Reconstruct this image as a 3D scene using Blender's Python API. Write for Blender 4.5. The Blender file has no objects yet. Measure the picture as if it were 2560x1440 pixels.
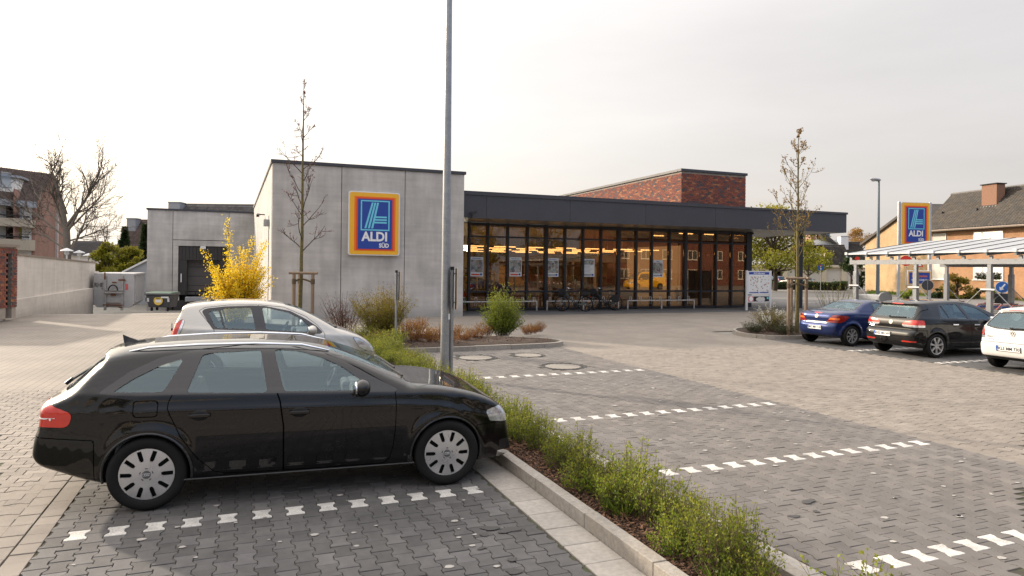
import bpy, bmesh, math, random
import numpy as np
from mathutils import Matrix, Vector
R=math.radians
S=bpy.context.scene
C=S.collection
rng=np.random.default_rng(7)

# ------------------------------------------------------------------ camera, sky, sun, exposure
HCAM=2.1
YAW=R(21.63); ROLL=.011
cam=bpy.data.cameras.new('camera'); camo=bpy.data.objects.new('camera',cam); C.objects.link(camo)
cam.sensor_fit='HORIZONTAL'; cam.sensor_width=36.0; cam.lens=36.0*1707/2560
cam.shift_y=-47.6/2560; cam.clip_end=3000; cam.clip_start=.05
camo.matrix_world=Matrix.Translation((0,0,HCAM))@Matrix.Rotation(-YAW,4,'Z')@Matrix.Rotation(R(90),4,'X')@Matrix.Rotation(ROLL,4,'Z')
S.camera=camo

SUN_AZ=-36.0; SUN_EL=21.0      # degrees from +Y towards +X, elevation
sdir=Vector((math.sin(R(SUN_AZ))*math.cos(R(SUN_EL)),math.cos(R(SUN_AZ))*math.cos(R(SUN_EL)),math.sin(R(SUN_EL))))
W=bpy.data.worlds.new('World'); S.world=W; W.use_nodes=True
nt=W.node_tree; nt.nodes.clear()
def wn(t,**k):
    n=nt.nodes.new(t)
    for a,b in k.items(): setattr(n,a,b)
    return n
out=wn('ShaderNodeOutputWorld'); bg=wn('ShaderNodeBackground'); bg2=wn('ShaderNodeBackground'); add=wn('ShaderNodeAddShader')
sky=wn('ShaderNodeTexSky'); sky.sky_type='NISHITA'; sky.sun_disc=False
sky.sun_elevation=R(SUN_EL); sky.sun_rotation=R(SUN_AZ)
sky.air_density=1.0; sky.dust_density=7.0; sky.ozone_density=1.0; sky.altitude=20
nt.links.new(sky.outputs[0],bg.inputs[0]); bg.inputs[1].default_value=.05
# thin high overcast that whitens the sky: brightest around the sun, pinkish grey away from it
tc=wn('ShaderNodeTexCoord'); dot=wn('ShaderNodeVectorMath',operation='DOT_PRODUCT'); dot.inputs[1].default_value=sdir
nrm=wn('ShaderNodeVectorMath',operation='NORMALIZE')
nt.links.new(tc.outputs['Generated'],nrm.inputs[0]); nt.links.new(nrm.outputs[0],dot.inputs[0])
mr=wn('ShaderNodeMapRange'); mr.inputs[1].default_value=-.6; mr.inputs[2].default_value=1.0
nt.links.new(dot.outputs['Value'],mr.inputs[0])
cr=wn('ShaderNodeValToRGB'); e=cr.color_ramp.elements
e[0].position=0; e[0].color=(.31,.36,.47,1); e[1].position=1; e[1].color=(.86,.82,.76,1)
for p,c in((.28,(.50,.468,.452,1)),(.55,(.575,.535,.505,1)),(.74,(.66,.62,.58,1)),(.87,(.75,.715,.67,1))):
    x=cr.color_ramp.elements.new(p); x.color=c
nt.links.new(mr.outputs[0],cr.inputs[0])
# faint streaks in the overcast
mp=wn('ShaderNodeMapping'); mp.inputs['Scale'].default_value=(1.2,1.2,6.0)
nz=wn('ShaderNodeTexNoise'); nz.inputs['Scale'].default_value=2.2; nz.inputs['Detail'].default_value=5
nt.links.new(nrm.outputs[0],mp.inputs[0]); nt.links.new(mp.outputs[0],nz.inputs['Vector'])
mr2=wn('ShaderNodeMapRange'); mr2.inputs[1].default_value=.3; mr2.inputs[2].default_value=.7; mr2.inputs[3].default_value=.94; mr2.inputs[4].default_value=1.06
nt.links.new(nz.outputs[0],mr2.inputs[0])
ml=wn('ShaderNodeVectorMath',operation='MULTIPLY'); nt.links.new(cr.outputs[0],ml.inputs[0]); nt.links.new(mr2.outputs[0],ml.inputs[1])
sepz=wn('ShaderNodeSeparateXYZ'); nt.links.new(nrm.outputs[0],sepz.inputs[0])
# sky brightened overhead, out of view, to lift the shaded front walls
mz=wn('ShaderNodeMapRange',interpolation_type='SMOOTHSTEP'); mz.inputs[1].default_value=.25; mz.inputs[2].default_value=.95; mz.inputs[3].default_value=1.0; mz.inputs[4].default_value=2.7
nt.links.new(sepz.outputs['Z'],mz.inputs[0])
ml2=wn('ShaderNodeVectorMath',operation='SCALE'); nt.links.new(ml.outputs[0],ml2.inputs[0]); nt.links.new(mz.outputs[0],ml2.inputs['Scale'])
nt.links.new(ml2.outputs[0],bg2.inputs[0]); bg2.inputs[1].default_value=1.0
nt.links.new(bg.outputs[0],add.inputs[0]); nt.links.new(bg2.outputs[0],add.inputs[1]); nt.links.new(add.outputs[0],out.inputs[0])
sl=bpy.data.lights.new('sun','SUN'); sl.energy=3.9; sl.angle=R(1.5); sl.color=(1.0,.87,.71)
so=bpy.data.objects.new('sun',sl); C.objects.link(so); so.rotation_euler=(-sdir).to_track_quat('-Z','Y').to_euler()
so.location=(-20,30,30)
vs=S.view_settings; vs.view_transform='Standard'; vs.look='None'; vs.exposure=0.35; vs.gamma=1.0; vs.use_curve_mapping=False
S.cycles.max_bounces=8; S.cycles.transparent_max_bounces=16; S.cycles.glossy_bounces=4; S.cycles.diffuse_bounces=3
S.cycles.use_denoising=True; S.cycles.caustics_reflective=False; S.cycles.caustics_refractive=False
S.cycles.sample_clamp_indirect=6

# ------------------------------------------------------------------ pixel helpers used to lay the place out in metres
def uv(px,py):
    dx,dy=px-1280.,py-672.4; c,s=math.cos(ROLL),math.sin(ROLL)
    return (dx*c+dy*s)/1707.,(-dx*s+dy*c)/1707.
def ray(px,py):
    u,v=uv(px,py); return Vector((u*math.cos(YAW)+math.sin(YAW),-u*math.sin(YAW)+math.cos(YAW),-v))
def gnd(px,py,h=0.):
    d=ray(px,py); t=(h-HCAM)/d.z; return Vector((d.x*t,d.y*t,h))
def onY(px,py,Y):
    d=ray(px,py); t=Y/d.y; return Vector((d.x*t,Y,HCAM+d.z*t))
def onX(px,py,X):
    d=ray(px,py); t=X/d.x; return Vector((X,d.y*t,HCAM+d.z*t))
def at(px,py,z):
    d=ray(px,py)*z; return Vector((d.x,d.y,HCAM+d.z))

# ------------------------------------------------------------------ materials
MATS={}
def newmat(name):
    m=bpy.data.materials.new(name); m.use_nodes=True; MATS[name]=m
    t=m.node_tree; b=t.nodes['Principled BSDF']
    return m,t,b
def nd(t,typ,ins=None,**k):
    n=t.nodes.new(typ)
    for a,b in k.items(): setattr(n,a,b)
    if ins:
        for i,v in ins.items():
            if hasattr(v,'is_output') or isinstance(v,bpy.types.NodeSocket): t.links.new(v,n.inputs[i])
            else: n.inputs[i].default_value=v
    return n
def rgba(c): return (c[0],c[1],c[2],1.0)
def pm(name,col,rough=.6,metal=0.,var=.15,scale=6.,bump=.0,bscale=80.,spec=.5,coat=0.,tint=0.,orand=0.,col2=None,world=True,stretch=(1,1,1),emit=0.,hue=0.,cellvar=0.,tr=0.):
    """generic procedural surface: base colour broken up by two noises, per-piece tint, fine relief"""
    m,t,b=newmat(name)
    b.inputs['Roughness'].default_value=rough; b.inputs['Metallic'].default_value=metal
    b.inputs['Specular IOR Level'].default_value=spec
    b.inputs['Coat Weight'].default_value=coat; b.inputs['Coat Roughness'].default_value=.04
    tcn=nd(t,'ShaderNodeTexCoord')
    geo=nd(t,'ShaderNodeNewGeometry')
    vec=geo.outputs['Position'] if world else tcn.outputs['Object']
    mpn=nd(t,'ShaderNodeMapping',{0:vec,'Scale':stretch})
    n1=nd(t,'ShaderNodeTexNoise',{'Vector':mpn.outputs[0],'Scale':scale,'Detail':6.,'Roughness':.6})
    n2=nd(t,'ShaderNodeTexNoise',{'Vector':mpn.outputs[0],'Scale':scale*9,'Detail':3.})
    mixn=nd(t,'ShaderNodeMath',{0:n1.outputs[0],1:n2.outputs[0]},operation='ADD')
    mrn=nd(t,'ShaderNodeMapRange',{0:mixn.outputs[0],1:.65,2:1.35,3:1-var,4:1+var})
    base=rgba(col)
    cin=None
    if col2 is not None:
        f=nd(t,'ShaderNodeMapRange',{0:n1.outputs[0],1:.42,2:.62,3:0.,4:1.})
        mx=nd(t,'ShaderNodeMix',{'Factor':f.outputs[0]},data_type='RGBA'); mx.inputs[6].default_value=base; mx.inputs[7].default_value=rgba(col2)
        cin=mx.outputs[2]
    sc=mrn.outputs[0]
    if tint:
        a=nd(t,'ShaderNodeAttribute',attribute_name='tint')
        q=nd(t,'ShaderNodeMapRange',{0:a.outputs['Fac'],1:0.,2:1.,3:1-tint,4:1+tint})
        sc=nd(t,'ShaderNodeMath',{0:sc,1:q.outputs[0]},operation='MULTIPLY').outputs[0]
    if orand:
        oi=nd(t,'ShaderNodeObjectInfo')
        q=nd(t,'ShaderNodeMapRange',{0:oi.outputs['Random'],1:0.,2:1.,3:1-orand,4:1+orand})
        sc=nd(t,'ShaderNodeMath',{0:sc,1:q.outputs[0]},operation='MULTIPLY').outputs[0]
    vm=nd(t,'ShaderNodeVectorMath',operation='SCALE')
    if cin is not None: t.links.new(cin,vm.inputs[0])
    else: vm.inputs[0].default_value=col
    t.links.new(sc,vm.inputs['Scale'])
    colout=vm.outputs[0]
    t.links.new(colout,b.inputs['Base Color'])
    if bump:
        n3=nd(t,'ShaderNodeTexNoise',{'Vector':mpn.outputs[0],'Scale':bscale,'Detail':4.})
        bp=nd(t,'ShaderNodeBump',{'Height':n3.outputs[0],'Strength':bump,'Distance':.01})
        t.links.new(bp.outputs[0],b.inputs['Normal'])
    if emit:
        t.links.new(colout,b.inputs['Emission Color']); b.inputs['Emission Strength'].default_value=emit
    rr=nd(t,'ShaderNodeMapRange',{0:n1.outputs[0],1:.3,2:.7,3:max(0,rough-.08),4:min(1,rough+.08)})
    if rough>.12: t.links.new(rr.outputs[0],b.inputs['Roughness'])
    return m
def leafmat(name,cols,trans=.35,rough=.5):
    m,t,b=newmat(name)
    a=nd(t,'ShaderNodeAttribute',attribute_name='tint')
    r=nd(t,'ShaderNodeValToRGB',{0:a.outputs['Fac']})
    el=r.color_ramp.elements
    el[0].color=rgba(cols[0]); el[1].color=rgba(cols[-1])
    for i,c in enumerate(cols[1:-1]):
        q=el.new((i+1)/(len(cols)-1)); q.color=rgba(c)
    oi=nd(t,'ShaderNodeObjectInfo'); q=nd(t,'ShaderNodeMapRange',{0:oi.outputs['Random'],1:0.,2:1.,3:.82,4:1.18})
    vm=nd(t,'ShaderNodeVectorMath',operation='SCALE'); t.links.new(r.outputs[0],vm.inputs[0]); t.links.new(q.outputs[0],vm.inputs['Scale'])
    t.links.new(vm.outputs[0],b.inputs['Base Color']); b.inputs['Roughness'].default_value=rough; b.inputs['Specular IOR Level'].default_value=.3
    tl=nd(t,'ShaderNodeBsdfTranslucent'); t.links.new(vm.outputs[0],tl.inputs[0])
    mx=nd(t,'ShaderNodeMixShader',{0:trans,1:b.outputs[0],2:tl.outputs[0]})
    t.links.new(mx.outputs[0],t.nodes['Material Output'].inputs[0])
    return m
def glassmat(name,tint,refl=.06,rough=.0,grime=.0,rtint=(1,1,1)):
    m,t,b=newmat(name); t.nodes.remove(b)
    fr=nd(t,'ShaderNodeFresnel',{'IOR':1.5})
    f=nd(t,'ShaderNodeMapRange',{0:fr.outputs[0],1:0.,2:1.,3:refl,4:1.})
    tr=nd(t,'ShaderNodeBsdfTransparent'); tr.inputs[0].default_value=rgba(tint)
    gl=nd(t,'ShaderNodeBsdfGlossy'); gl.inputs[0].default_value=rgba(rtint); gl.inputs['Roughness'].default_value=rough
    mx=nd(t,'ShaderNodeMixShader',{0:f.outputs[0],1:tr.outputs[0],2:gl.outputs[0]})
    last=mx
    if grime:
        df=nd(t,'ShaderNodeBsdfDiffuse'); df.inputs[0].default_value=(.35,.36,.37,1)
        n=nd(t,'ShaderNodeTexNoise',{'Scale':14.,'Detail':5.}); q=nd(t,'ShaderNodeMapRange',{0:n.outputs[0],1:.35,2:.75,3:grime*.4,4:grime*1.4})
        last=nd(t,'ShaderNodeMixShader',{0:q.outputs[0],1:mx.outputs[0],2:df.outputs[0]})
    t.links.new(last.outputs[0],t.nodes['Material Output'].inputs[0])
    return m
def paintmat(name,col,rough=.3,metal=0.,coat=.85,dust=.05,flake=0.):
    m,t,b=newmat(name)
    b.inputs['Metallic'].default_value=metal; b.inputs['Coat Weight'].default_value=coat; b.inputs['Coat Roughness'].default_value=.015; b.inputs['Specular IOR Level'].default_value=.1
    geo=nd(t,'ShaderNodeNewGeometry')
    n=nd(t,'ShaderNodeTexNoise',{'Vector':geo.outputs['Position'],'Scale':5.,'Detail':8.,'Roughness':.7})
    q=nd(t,'ShaderNodeMapRange',{0:n.outputs[0],1:.4,2:.75,3:0.,4:dust})
    mx=nd(t,'ShaderNodeMix',{'Factor':q.outputs[0]},data_type='RGBA'); mx.inputs[6].default_value=rgba(col); mx.inputs[7].default_value=(.32,.29,.26,1)
    # inside faces of the sheet metal are dark
    bk=nd(t,'ShaderNodeMix',{'Factor':geo.outputs['Backfacing']},data_type='RGBA'); t.links.new(mx.outputs[2],bk.inputs[6]); bk.inputs[7].default_value=(.03,.03,.032,1)
    t.links.new(bk.outputs[2],b.inputs['Base Color']); b.inputs['Roughness'].default_value=rough
    q2=nd(t,'ShaderNodeMapRange',{0:n.outputs[0],1:.4,2:.75,3:.01,4:.01+dust*.8}); t.links.new(q2.outputs[0],b.inputs['Coat Roughness'])
    return m

# ------------------------------------------------------------------ mesh collecting
class MB:
    def __init__(s): s.v=[]; s.f=[]; s.m=[]; s.t=[]; s.cm=0; s.ct=.5
    def _add(s,vs,fs):
        o=len(s.v); s.v.extend([tuple(p) for p in vs]); s.f.extend([tuple(i+o for i in f) for f in fs]); s.m.extend([s.cm]*len(fs)); s.t.extend([s.ct]*len(vs)); return s
    def box(s,x0,x1,y0,y1,z0,z1):
        return s._add([(x0,y0,z0),(x1,y0,z0),(x1,y1,z0),(x0,y1,z0),(x0,y0,z1),(x1,y0,z1),(x1,y1,z1),(x0,y1,z1)],
          [(3,2,1,0),(4,5,6,7),(0,1,5,4),(1,2,6,5),(2,3,7,6),(3,0,4,7)])
    def obox(s,c,sx,sy,sz,rz=0.,M=None):
        if M is None: M=Matrix.Translation(c)@Matrix.Rotation(rz,4,'Z')
        P=[M@Vector((a*sx/2,b*sy/2,d*sz/2)) for d in(-1,1) for a,b in((-1,-1),(1,-1),(1,1),(-1,1))]
        return s._add(P,[(3,2,1,0),(4,5,6,7),(0,1,5,4),(1,2,6,5),(2,3,7,6),(3,0,4,7)])
    def beam(s,p0,p1,w,h,up=(0,0,1)):
        p0,p1=Vector(p0),Vector(p1); d=(p1-p0); L=d.length; d.normalize(); up=Vector(up)
        if abs(d.dot(up))>.98: up=Vector((1,0,0))
        sd=d.cross(up).normalized(); u2=sd.cross(d)
        P=[]
        for e in(p0,p1):
            for a,b in((-1,-1),(1,-1),(1,1),(-1,1)): P.append(e+sd*a*w/2+u2*b*h/2)
        return s._add(P,[(0,1,2,3),(7,6,5,4),(0,4,5,1),(1,5,6,2),(2,6,7,3),(3,7,4,0)])
    def quad(s,*p): return s._add(p,[tuple(range(len(p)))])
    def hexa(s,b,t):
        n=len(b); return s._add(list(b)+list(t),[tuple(range(n))[::-1],tuple(range(n,2*n))]+[(i,(i+1)%n,n+(i+1)%n,n+i) for i in range(n)])
    def prism(s,pts,off):
        off=Vector(off); return s.hexa([Vector(p) for p in pts],[Vector(p)+off for p in pts])
    def tube(s,pts,rad,n=6,cap=True):
        pts=[Vector(p) for p in pts]
        if not hasattr(rad,'__len__'): rad=[rad]*len(pts)
        N=len(pts); V=[];F=[]; up=None
        for i,p in enumerate(pts):
            d=(pts[min(i+1,N-1)]-pts[max(i-1,0)])
            if d.length<1e-9: d=Vector((0,0,1))
            d.normalize()
            if up is None:
                up=Vector((0,0,1)) if abs(d.z)<.9 else Vector((1,0,0))
            a=d.cross(up).normalized(); b=a.cross(d).normalized(); up=b
            for k in range(n):
                q=2*math.pi*k/n; V.append(p+(a*math.cos(q)+b*math.sin(q))*rad[i])
        for i in range(N-1):
            for k in range(n):
                k2=(k+1)%n; F.append((i*n+k,i*n+k2,(i+1)*n+k2,(i+1)*n+k))
        if cap: F.append(tuple(range(n))[::-1]); F.append(tuple((N-1)*n+k for k in range(n)))
        return s._add(V,F)
    def ring(s,c,ax,r,t,n=32,m=8):
        ax=Vector(ax).normalized(); u=ax.orthogonal().normalized(); w=ax.cross(u); V=[];F=[]
        for i in range(n):
            a=2*math.pi*i/n; d=u*math.cos(a)+w*math.sin(a)
            for k in range(m):
                b=2*math.pi*k/m; V.append(Vector(c)+d*(r+t*math.cos(b))+ax*t*math.sin(b))
        for i in range(n):
            for k in range(m): F.append((i*m+k,((i+1)%n)*m+k,((i+1)%n)*m+(k+1)%m,i*m+(k+1)%m))
        return s._add(V,F)
    def lathe(s,prof,c,ax,n=32,cap=False):
        ax=Vector(ax).normalized(); u=ax.orthogonal().normalized(); w=ax.cross(u); V=[];F=[]; m=len(prof)
        for i in range(n):
            a=2*math.pi*i/n; d=u*math.cos(a)+w*math.sin(a)
            for r,h in prof: V.append(Vector(c)+d*r+ax*h)
        for i in range(n):
            for k in range(m-1): F.append((i*m+k,((i+1)%n)*m+k,((i+1)%n)*m+k+1,i*m+k+1))
        if cap: F.append(tuple(i*m for i in range(n))[::-1]); F.append(tuple(i*m+m-1 for i in range(n)))
        return s._add(V,F)
    def ball(s,c,rx,ry,rz,n=10,m=7):
        V=[];F=[]
        for j in range(m+1):
            th=math.pi*j/m
            for i in range(n):
                a=2*math.pi*i/n; V.append((c[0]+rx*math.sin(th)*math.cos(a),c[1]+ry*math.sin(th)*math.sin(a),c[2]+rz*math.cos(th)))
        for j in range(m):
            for i in range(n): F.append((j*n+i,(j+1)*n+i,(j+1)*n+(i+1)%n,j*n+(i+1)%n))
        return s._add(V,F)
    def text(s,txt,size,M,bold=0.,ext=.002,align='CENTER',sx=1.):
        cu=bpy.data.curves.new('t','FONT'); cu.body=txt; cu.size=size; cu.offset=bold*size; cu.extrude=ext; cu.align_x=align; cu.align_y='CENTER'; cu.resolution_u=3
        o=bpy.data.objects.new('t',cu); C.objects.link(o); dg=bpy.context.evaluated_depsgraph_get(); dg.update()
        me=bpy.data.meshes.new_from_object(o.evaluated_get(dg))
        s._add([M@Vector((v.co.x*sx,v.co.y,v.co.z)) for v in me.vertices],[tuple(p.vertices) for p in me.polygons])
        bpy.data.objects.remove(o); bpy.data.curves.remove(cu); bpy.data.meshes.remove(me); return s
    def mesh(s,name,mats,smooth=False,org=(0,0,0),ang=None):
        me=bpy.data.meshes.new(name)
        o=Vector(org); me.from_pydata([Vector(p)-o for p in s.v],[],s.f)
        if not isinstance(mats,(list,tuple)): mats=[mats]
        for m in mats: me.materials.append(m)
        if len(mats)>1: me.polygons.foreach_set('material_index',s.m)
        a=me.attributes.new('tint','FLOAT','POINT'); a.data.foreach_set('value',s.t)
        if smooth:
            me.polygons.foreach_set('use_smooth',[True]*len(s.f)); me.update()
            me.set_sharp_from_angle(angle=R(ang or 35))
        me.update(); return me
    def build(s,name,mats,parent=None,smooth=False,local=False,bevel=0.,ang=None):
        org=(0,0,0)
        if parent is not None and not local: org=root_of(parent).location
        o=bpy.data.objects.new(name,s.mesh(name,mats,smooth,org,ang)); C.objects.link(o)
        if parent is not None: o.parent=parent
        if bevel:
            b=o.modifiers.new('bevel','BEVEL'); b.width=bevel; b.segments=2; b.limit_method='ANGLE'; b.angle_limit=R(40)
        return o
def root_of(o):
    while o.parent is not None: o=o.parent
    return o
def tag(o,label=None,cat=None,group=None,kind=None):
    if label: o['label']=label
    if cat: o['category']=cat
    if group: o['group']=group
    if kind: o['kind']=kind
    return o
def thing(name,label,cat,loc=(0,0,0),rz=0.,group=None,scale=1.):
    o=bpy.data.objects.new(name,None); C.objects.link(o); o.location=loc; o.rotation_euler=(0,0,rz); o.scale=(scale,)*3
    o.empty_display_size=.2
    return tag(o,label,cat,group)
def dup(root,loc,rz=None,label=None,group=None,scale=None):
    kids={}
    for o in list(C.objects):
        if o.parent is not None: kids.setdefault(o.parent.name,[]).append(o)
    def rec(o,p):
        c=o.copy(); C.objects.link(c)
        if p is not None: c.parent=p
        for k in kids.get(o.name,[]): rec(k,c)
        return c
    r=rec(root,None); r.location=loc
    if rz is not None: r.rotation_euler=(0,0,rz)
    if scale is not None: r.scale=(scale,)*3 if not hasattr(scale,'__len__') else scale
    if label: r['label']=label
    if group: r['group']=group
    return r
def npmesh(name,V,F,mat,tint=None,smooth=False,parent=None):
    """object from numpy arrays; F all of one face size"""
    me=bpy.data.meshes.new(name); V=np.asarray(V,np.float32); F=np.asarray(F,np.int32); k=F.shape[1]
    me.vertices.add(len(V)); me.vertices.foreach_set('co',V.ravel())
    me.loops.add(F.size); me.loops.foreach_set('vertex_index',F.ravel())
    me.polygons.add(len(F)); me.polygons.foreach_set('loop_start',np.arange(0,F.size,k,dtype=np.int32)); me.polygons.foreach_set('loop_total',np.full(len(F),k,np.int32))
    if smooth: me.polygons.foreach_set('use_smooth',np.ones(len(F),bool))
    if tint is not None:
        a=me.attributes.new('tint','FLOAT','POINT'); a.data.foreach_set('value',np.asarray(tint,np.float32))
    me.materials.append(mat); me.update(calc_edges=True); me.validate()
    o=bpy.data.objects.new(name,me); C.objects.link(o)
    if parent is not None: o.parent=parent
    return o
# ------------------------------------------------------------------ car bodies: carved from side view, plan and section, then cut into panels
def crom(P,seg=6,closed=True):
    P=np.asarray(P,float); n=len(P); out=[]
    rngi=range(n) if closed else range(n-1)
    for i in rngi:
        if closed: p0,p1,p2,p3=P[(i-1)%n],P[i],P[(i+1)%n],P[(i+2)%n]
        else: p0,p1,p2,p3=P[max(i-1,0)],P[i],P[i+1],P[min(i+2,n-1)]
        # centripetal parameterisation keeps the curve from overshooting
        t0=0.; t1=t0+max(np.linalg.norm(p1-p0),1e-6)**.5; t2=t1+max(np.linalg.norm(p2-p1),1e-6)**.5; t3=t2+max(np.linalg.norm(p3-p2),1e-6)**.5
        for k in range(seg):
            t=t1+(t2-t1)*k/seg
            A1=(t1-t)/(t1-t0)*p0+(t-t0)/(t1-t0)*p1 if t1-t0>2e-3 else p1
            A2=(t2-t)/(t2-t1)*p1+(t-t1)/(t2-t1)*p2
            A3=(t3-t)/(t3-t2)*p2+(t-t2)/(t3-t2)*p3 if t3-t2>2e-3 else p2
            B1=(t2-t)/(t2-t0)*A1+(t-t0)/(t2-t0)*A2; B2=(t3-t)/(t3-t1)*A2+(t-t1)/(t3-t1)*A3
            out.append((t2-t)/(t2-t1)*B1+(t-t1)/(t2-t1)*B2)
    if not closed: out.append(P[-1])
    return np.array(out)
def chaik(P,n=2,closed=True,step=.07):
    P=np.asarray(P,float); Q=[]
    for a,b in zip(P,np.roll(P,-1,0)):      # densify first, so that corners are rounded by a few centimetres only
        k=max(1,int(np.ceil(np.linalg.norm(b-a)/step)))
        for i in range(k): Q.append(a+(b-a)*i/k)
    P=np.array(Q)
    for _ in range(n):
        Q=np.roll(P,-1,0); P=np.stack([.75*P+.25*Q,.25*P+.75*Q],1).reshape(-1,2)
    return P
def sdpoly(P,X,Z):
    P=np.asarray(P,float); X=np.asarray(X,float); Z=np.asarray(Z,float)
    d=np.full(X.shape,1e9); w=np.zeros(X.shape,int); n=len(P)
    for i in range(n):
        ax,az=P[i]; bx,bz=P[(i+1)%n]; ex,ez=bx-ax,bz-az; L=ex*ex+ez*ez
        if L<1e-14: continue
        t=np.clip(((X-ax)*ex+(Z-az)*ez)/L,0,1); dx=X-ax-t*ex; dz=Z-az-t*ez
        np.minimum(d,dx*dx+dz*dz,out=d)
        cr=ex*(Z-az)-ez*(X-ax)
        w+=((az<=Z)&(bz>Z)&(cr>0)).astype(int)-((az>Z)&(bz<=Z)&(cr<0)).astype(int)
    return np.where(w!=0,-1,1)*np.sqrt(d)
def surfnets(F,o,h):
    ins=F<0; nx,ny,nz=F.shape
    acc=np.zeros((nx-1,ny-1,nz-1,3)); cnt=np.zeros((nx-1,ny-1,nz-1))
    for ax in range(3):
        for a in(0,1):
            for b in(0,1):
                s0=[slice(0,-1)]*3; s1=[slice(0,-1)]*3; oth=[i for i in range(3) if i!=ax]
                offs={oth[0]:a,oth[1]:b}
                for q in oth:
                    s0[q]=slice(offs[q],F.shape[q]-1+offs[q]); s1[q]=s0[q]
                s0[ax]=slice(0,-1); s1[ax]=slice(1,None)
                f0=F[tuple(s0)]; f1=F[tuple(s1)]; m=(f0<0)!=(f1<0)
                t=np.where(m,f0/np.where(m,f0-f1,1),0)
                acc[...,ax]+=np.where(m,t,0)
                for q in oth: acc[...,q]+=np.where(m,offs[q],0)
                cnt+=m
    act=cnt>0; idx=-np.ones(act.shape,int); idx[act]=np.arange(act.sum())
    ijk=np.argwhere(act); V=(ijk+acc[act]/cnt[act][:,None])*h+np.array(o)
    Q=[]
    for ax in range(3):
        s0=[slice(None)]*3; s1=[slice(None)]*3; s0[ax]=slice(0,-1); s1[ax]=slice(1,None)
        m=ins[tuple(s0)]!=ins[tuple(s1)]; e=np.argwhere(m)
        b,c=[(1,2),(2,0),(0,1)][ax]
        ok=(e[:,b]>0)&(e[:,c]>0)&(e[:,b]<act.shape[b])&(e[:,c]<act.shape[c]); e=e[ok]
        def cell(db,dc):
            q=e.copy(); q[:,b]-=db; q[:,c]-=dc; return idx[q[:,0],q[:,1],q[:,2]]
        q=np.stack([cell(1,1),cell(0,1),cell(0,0),cell(1,0)],1)
        fl=~ins[e[:,0],e[:,1],e[:,2]]
        q[fl]=q[fl][:,::-1]; Q.append(q)
    Q=np.concatenate(Q); return V,Q
def lerp3(G,V,o,h):
    p=(V-np.array(o))/h; i=np.floor(p).astype(int)
    for k in range(3): i[:,k]=np.clip(i[:,k],0,G.shape[k]-2)
    f=p-i; r=0
    for a in(0,1):
        for b in(0,1):
            for c in(0,1):
                wgt=(f[:,0] if a else 1-f[:,0])*(f[:,1] if b else 1-f[:,1])*(f[:,2] if c else 1-f[:,2])
                g=G[i[:,0]+a,i[:,1]+b,i[:,2]+c]
                r=r+(wgt[:,None]*g if g.ndim==2 else wgt*g)
    return r
def split(V,T,g):
    """cut triangles along g=0 -> (V, inside triangles, outside triangles)"""
    g=np.where(np.abs(g)<1e-6,1e-6,g); s=(g>0).astype(int); k=s[T].sum(1)
    tin=T[k==0]; tout=T[k==3]; mix=T[(k==1)|(k==2)]
    if len(mix)==0: return V,tin,tout
    km=s[mix]; lone=np.where(km.sum(1)==1,1,0)
    pos=(km==lone[:,None]).argmax(1); r=np.arange(len(mix))
    a=mix[r,pos]; b=mix[r,(pos+1)%3]; c=mix[r,(pos+2)%3]
    E=np.concatenate([np.stack([a,b],1),np.stack([a,c],1)]); E2=np.sort(E,1)
    key=E2[:,0].astype(np.int64)*len(V)+E2[:,1]; u,first,inv=np.unique(key,return_index=True,return_inverse=True)
    e=E2[first]; t=g[e[:,0]]/(g[e[:,0]]-g[e[:,1]]); nv=V[e[:,0]]+(V[e[:,1]]-V[e[:,0]])*t[:,None]
    ni=len(V)+inv.reshape(-1); p=ni[:len(mix)]; q=ni[len(mix):]; V2=np.concatenate([V,nv])
    L=np.stack([a,p,q],1); M=np.concatenate([np.stack([p,b,c],1),np.stack([p,c,q],1)]); lo2=np.concatenate([lone,lone])
    return V2,np.concatenate([tin,L[lone==0],M[lo2==1]]),np.concatenate([tout,L[lone==1],M[lo2==0]])
def sstep(x,a,b):
    t=np.clip((x-a)/(b-a),0,1); return t*t*(3-2*t)

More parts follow.
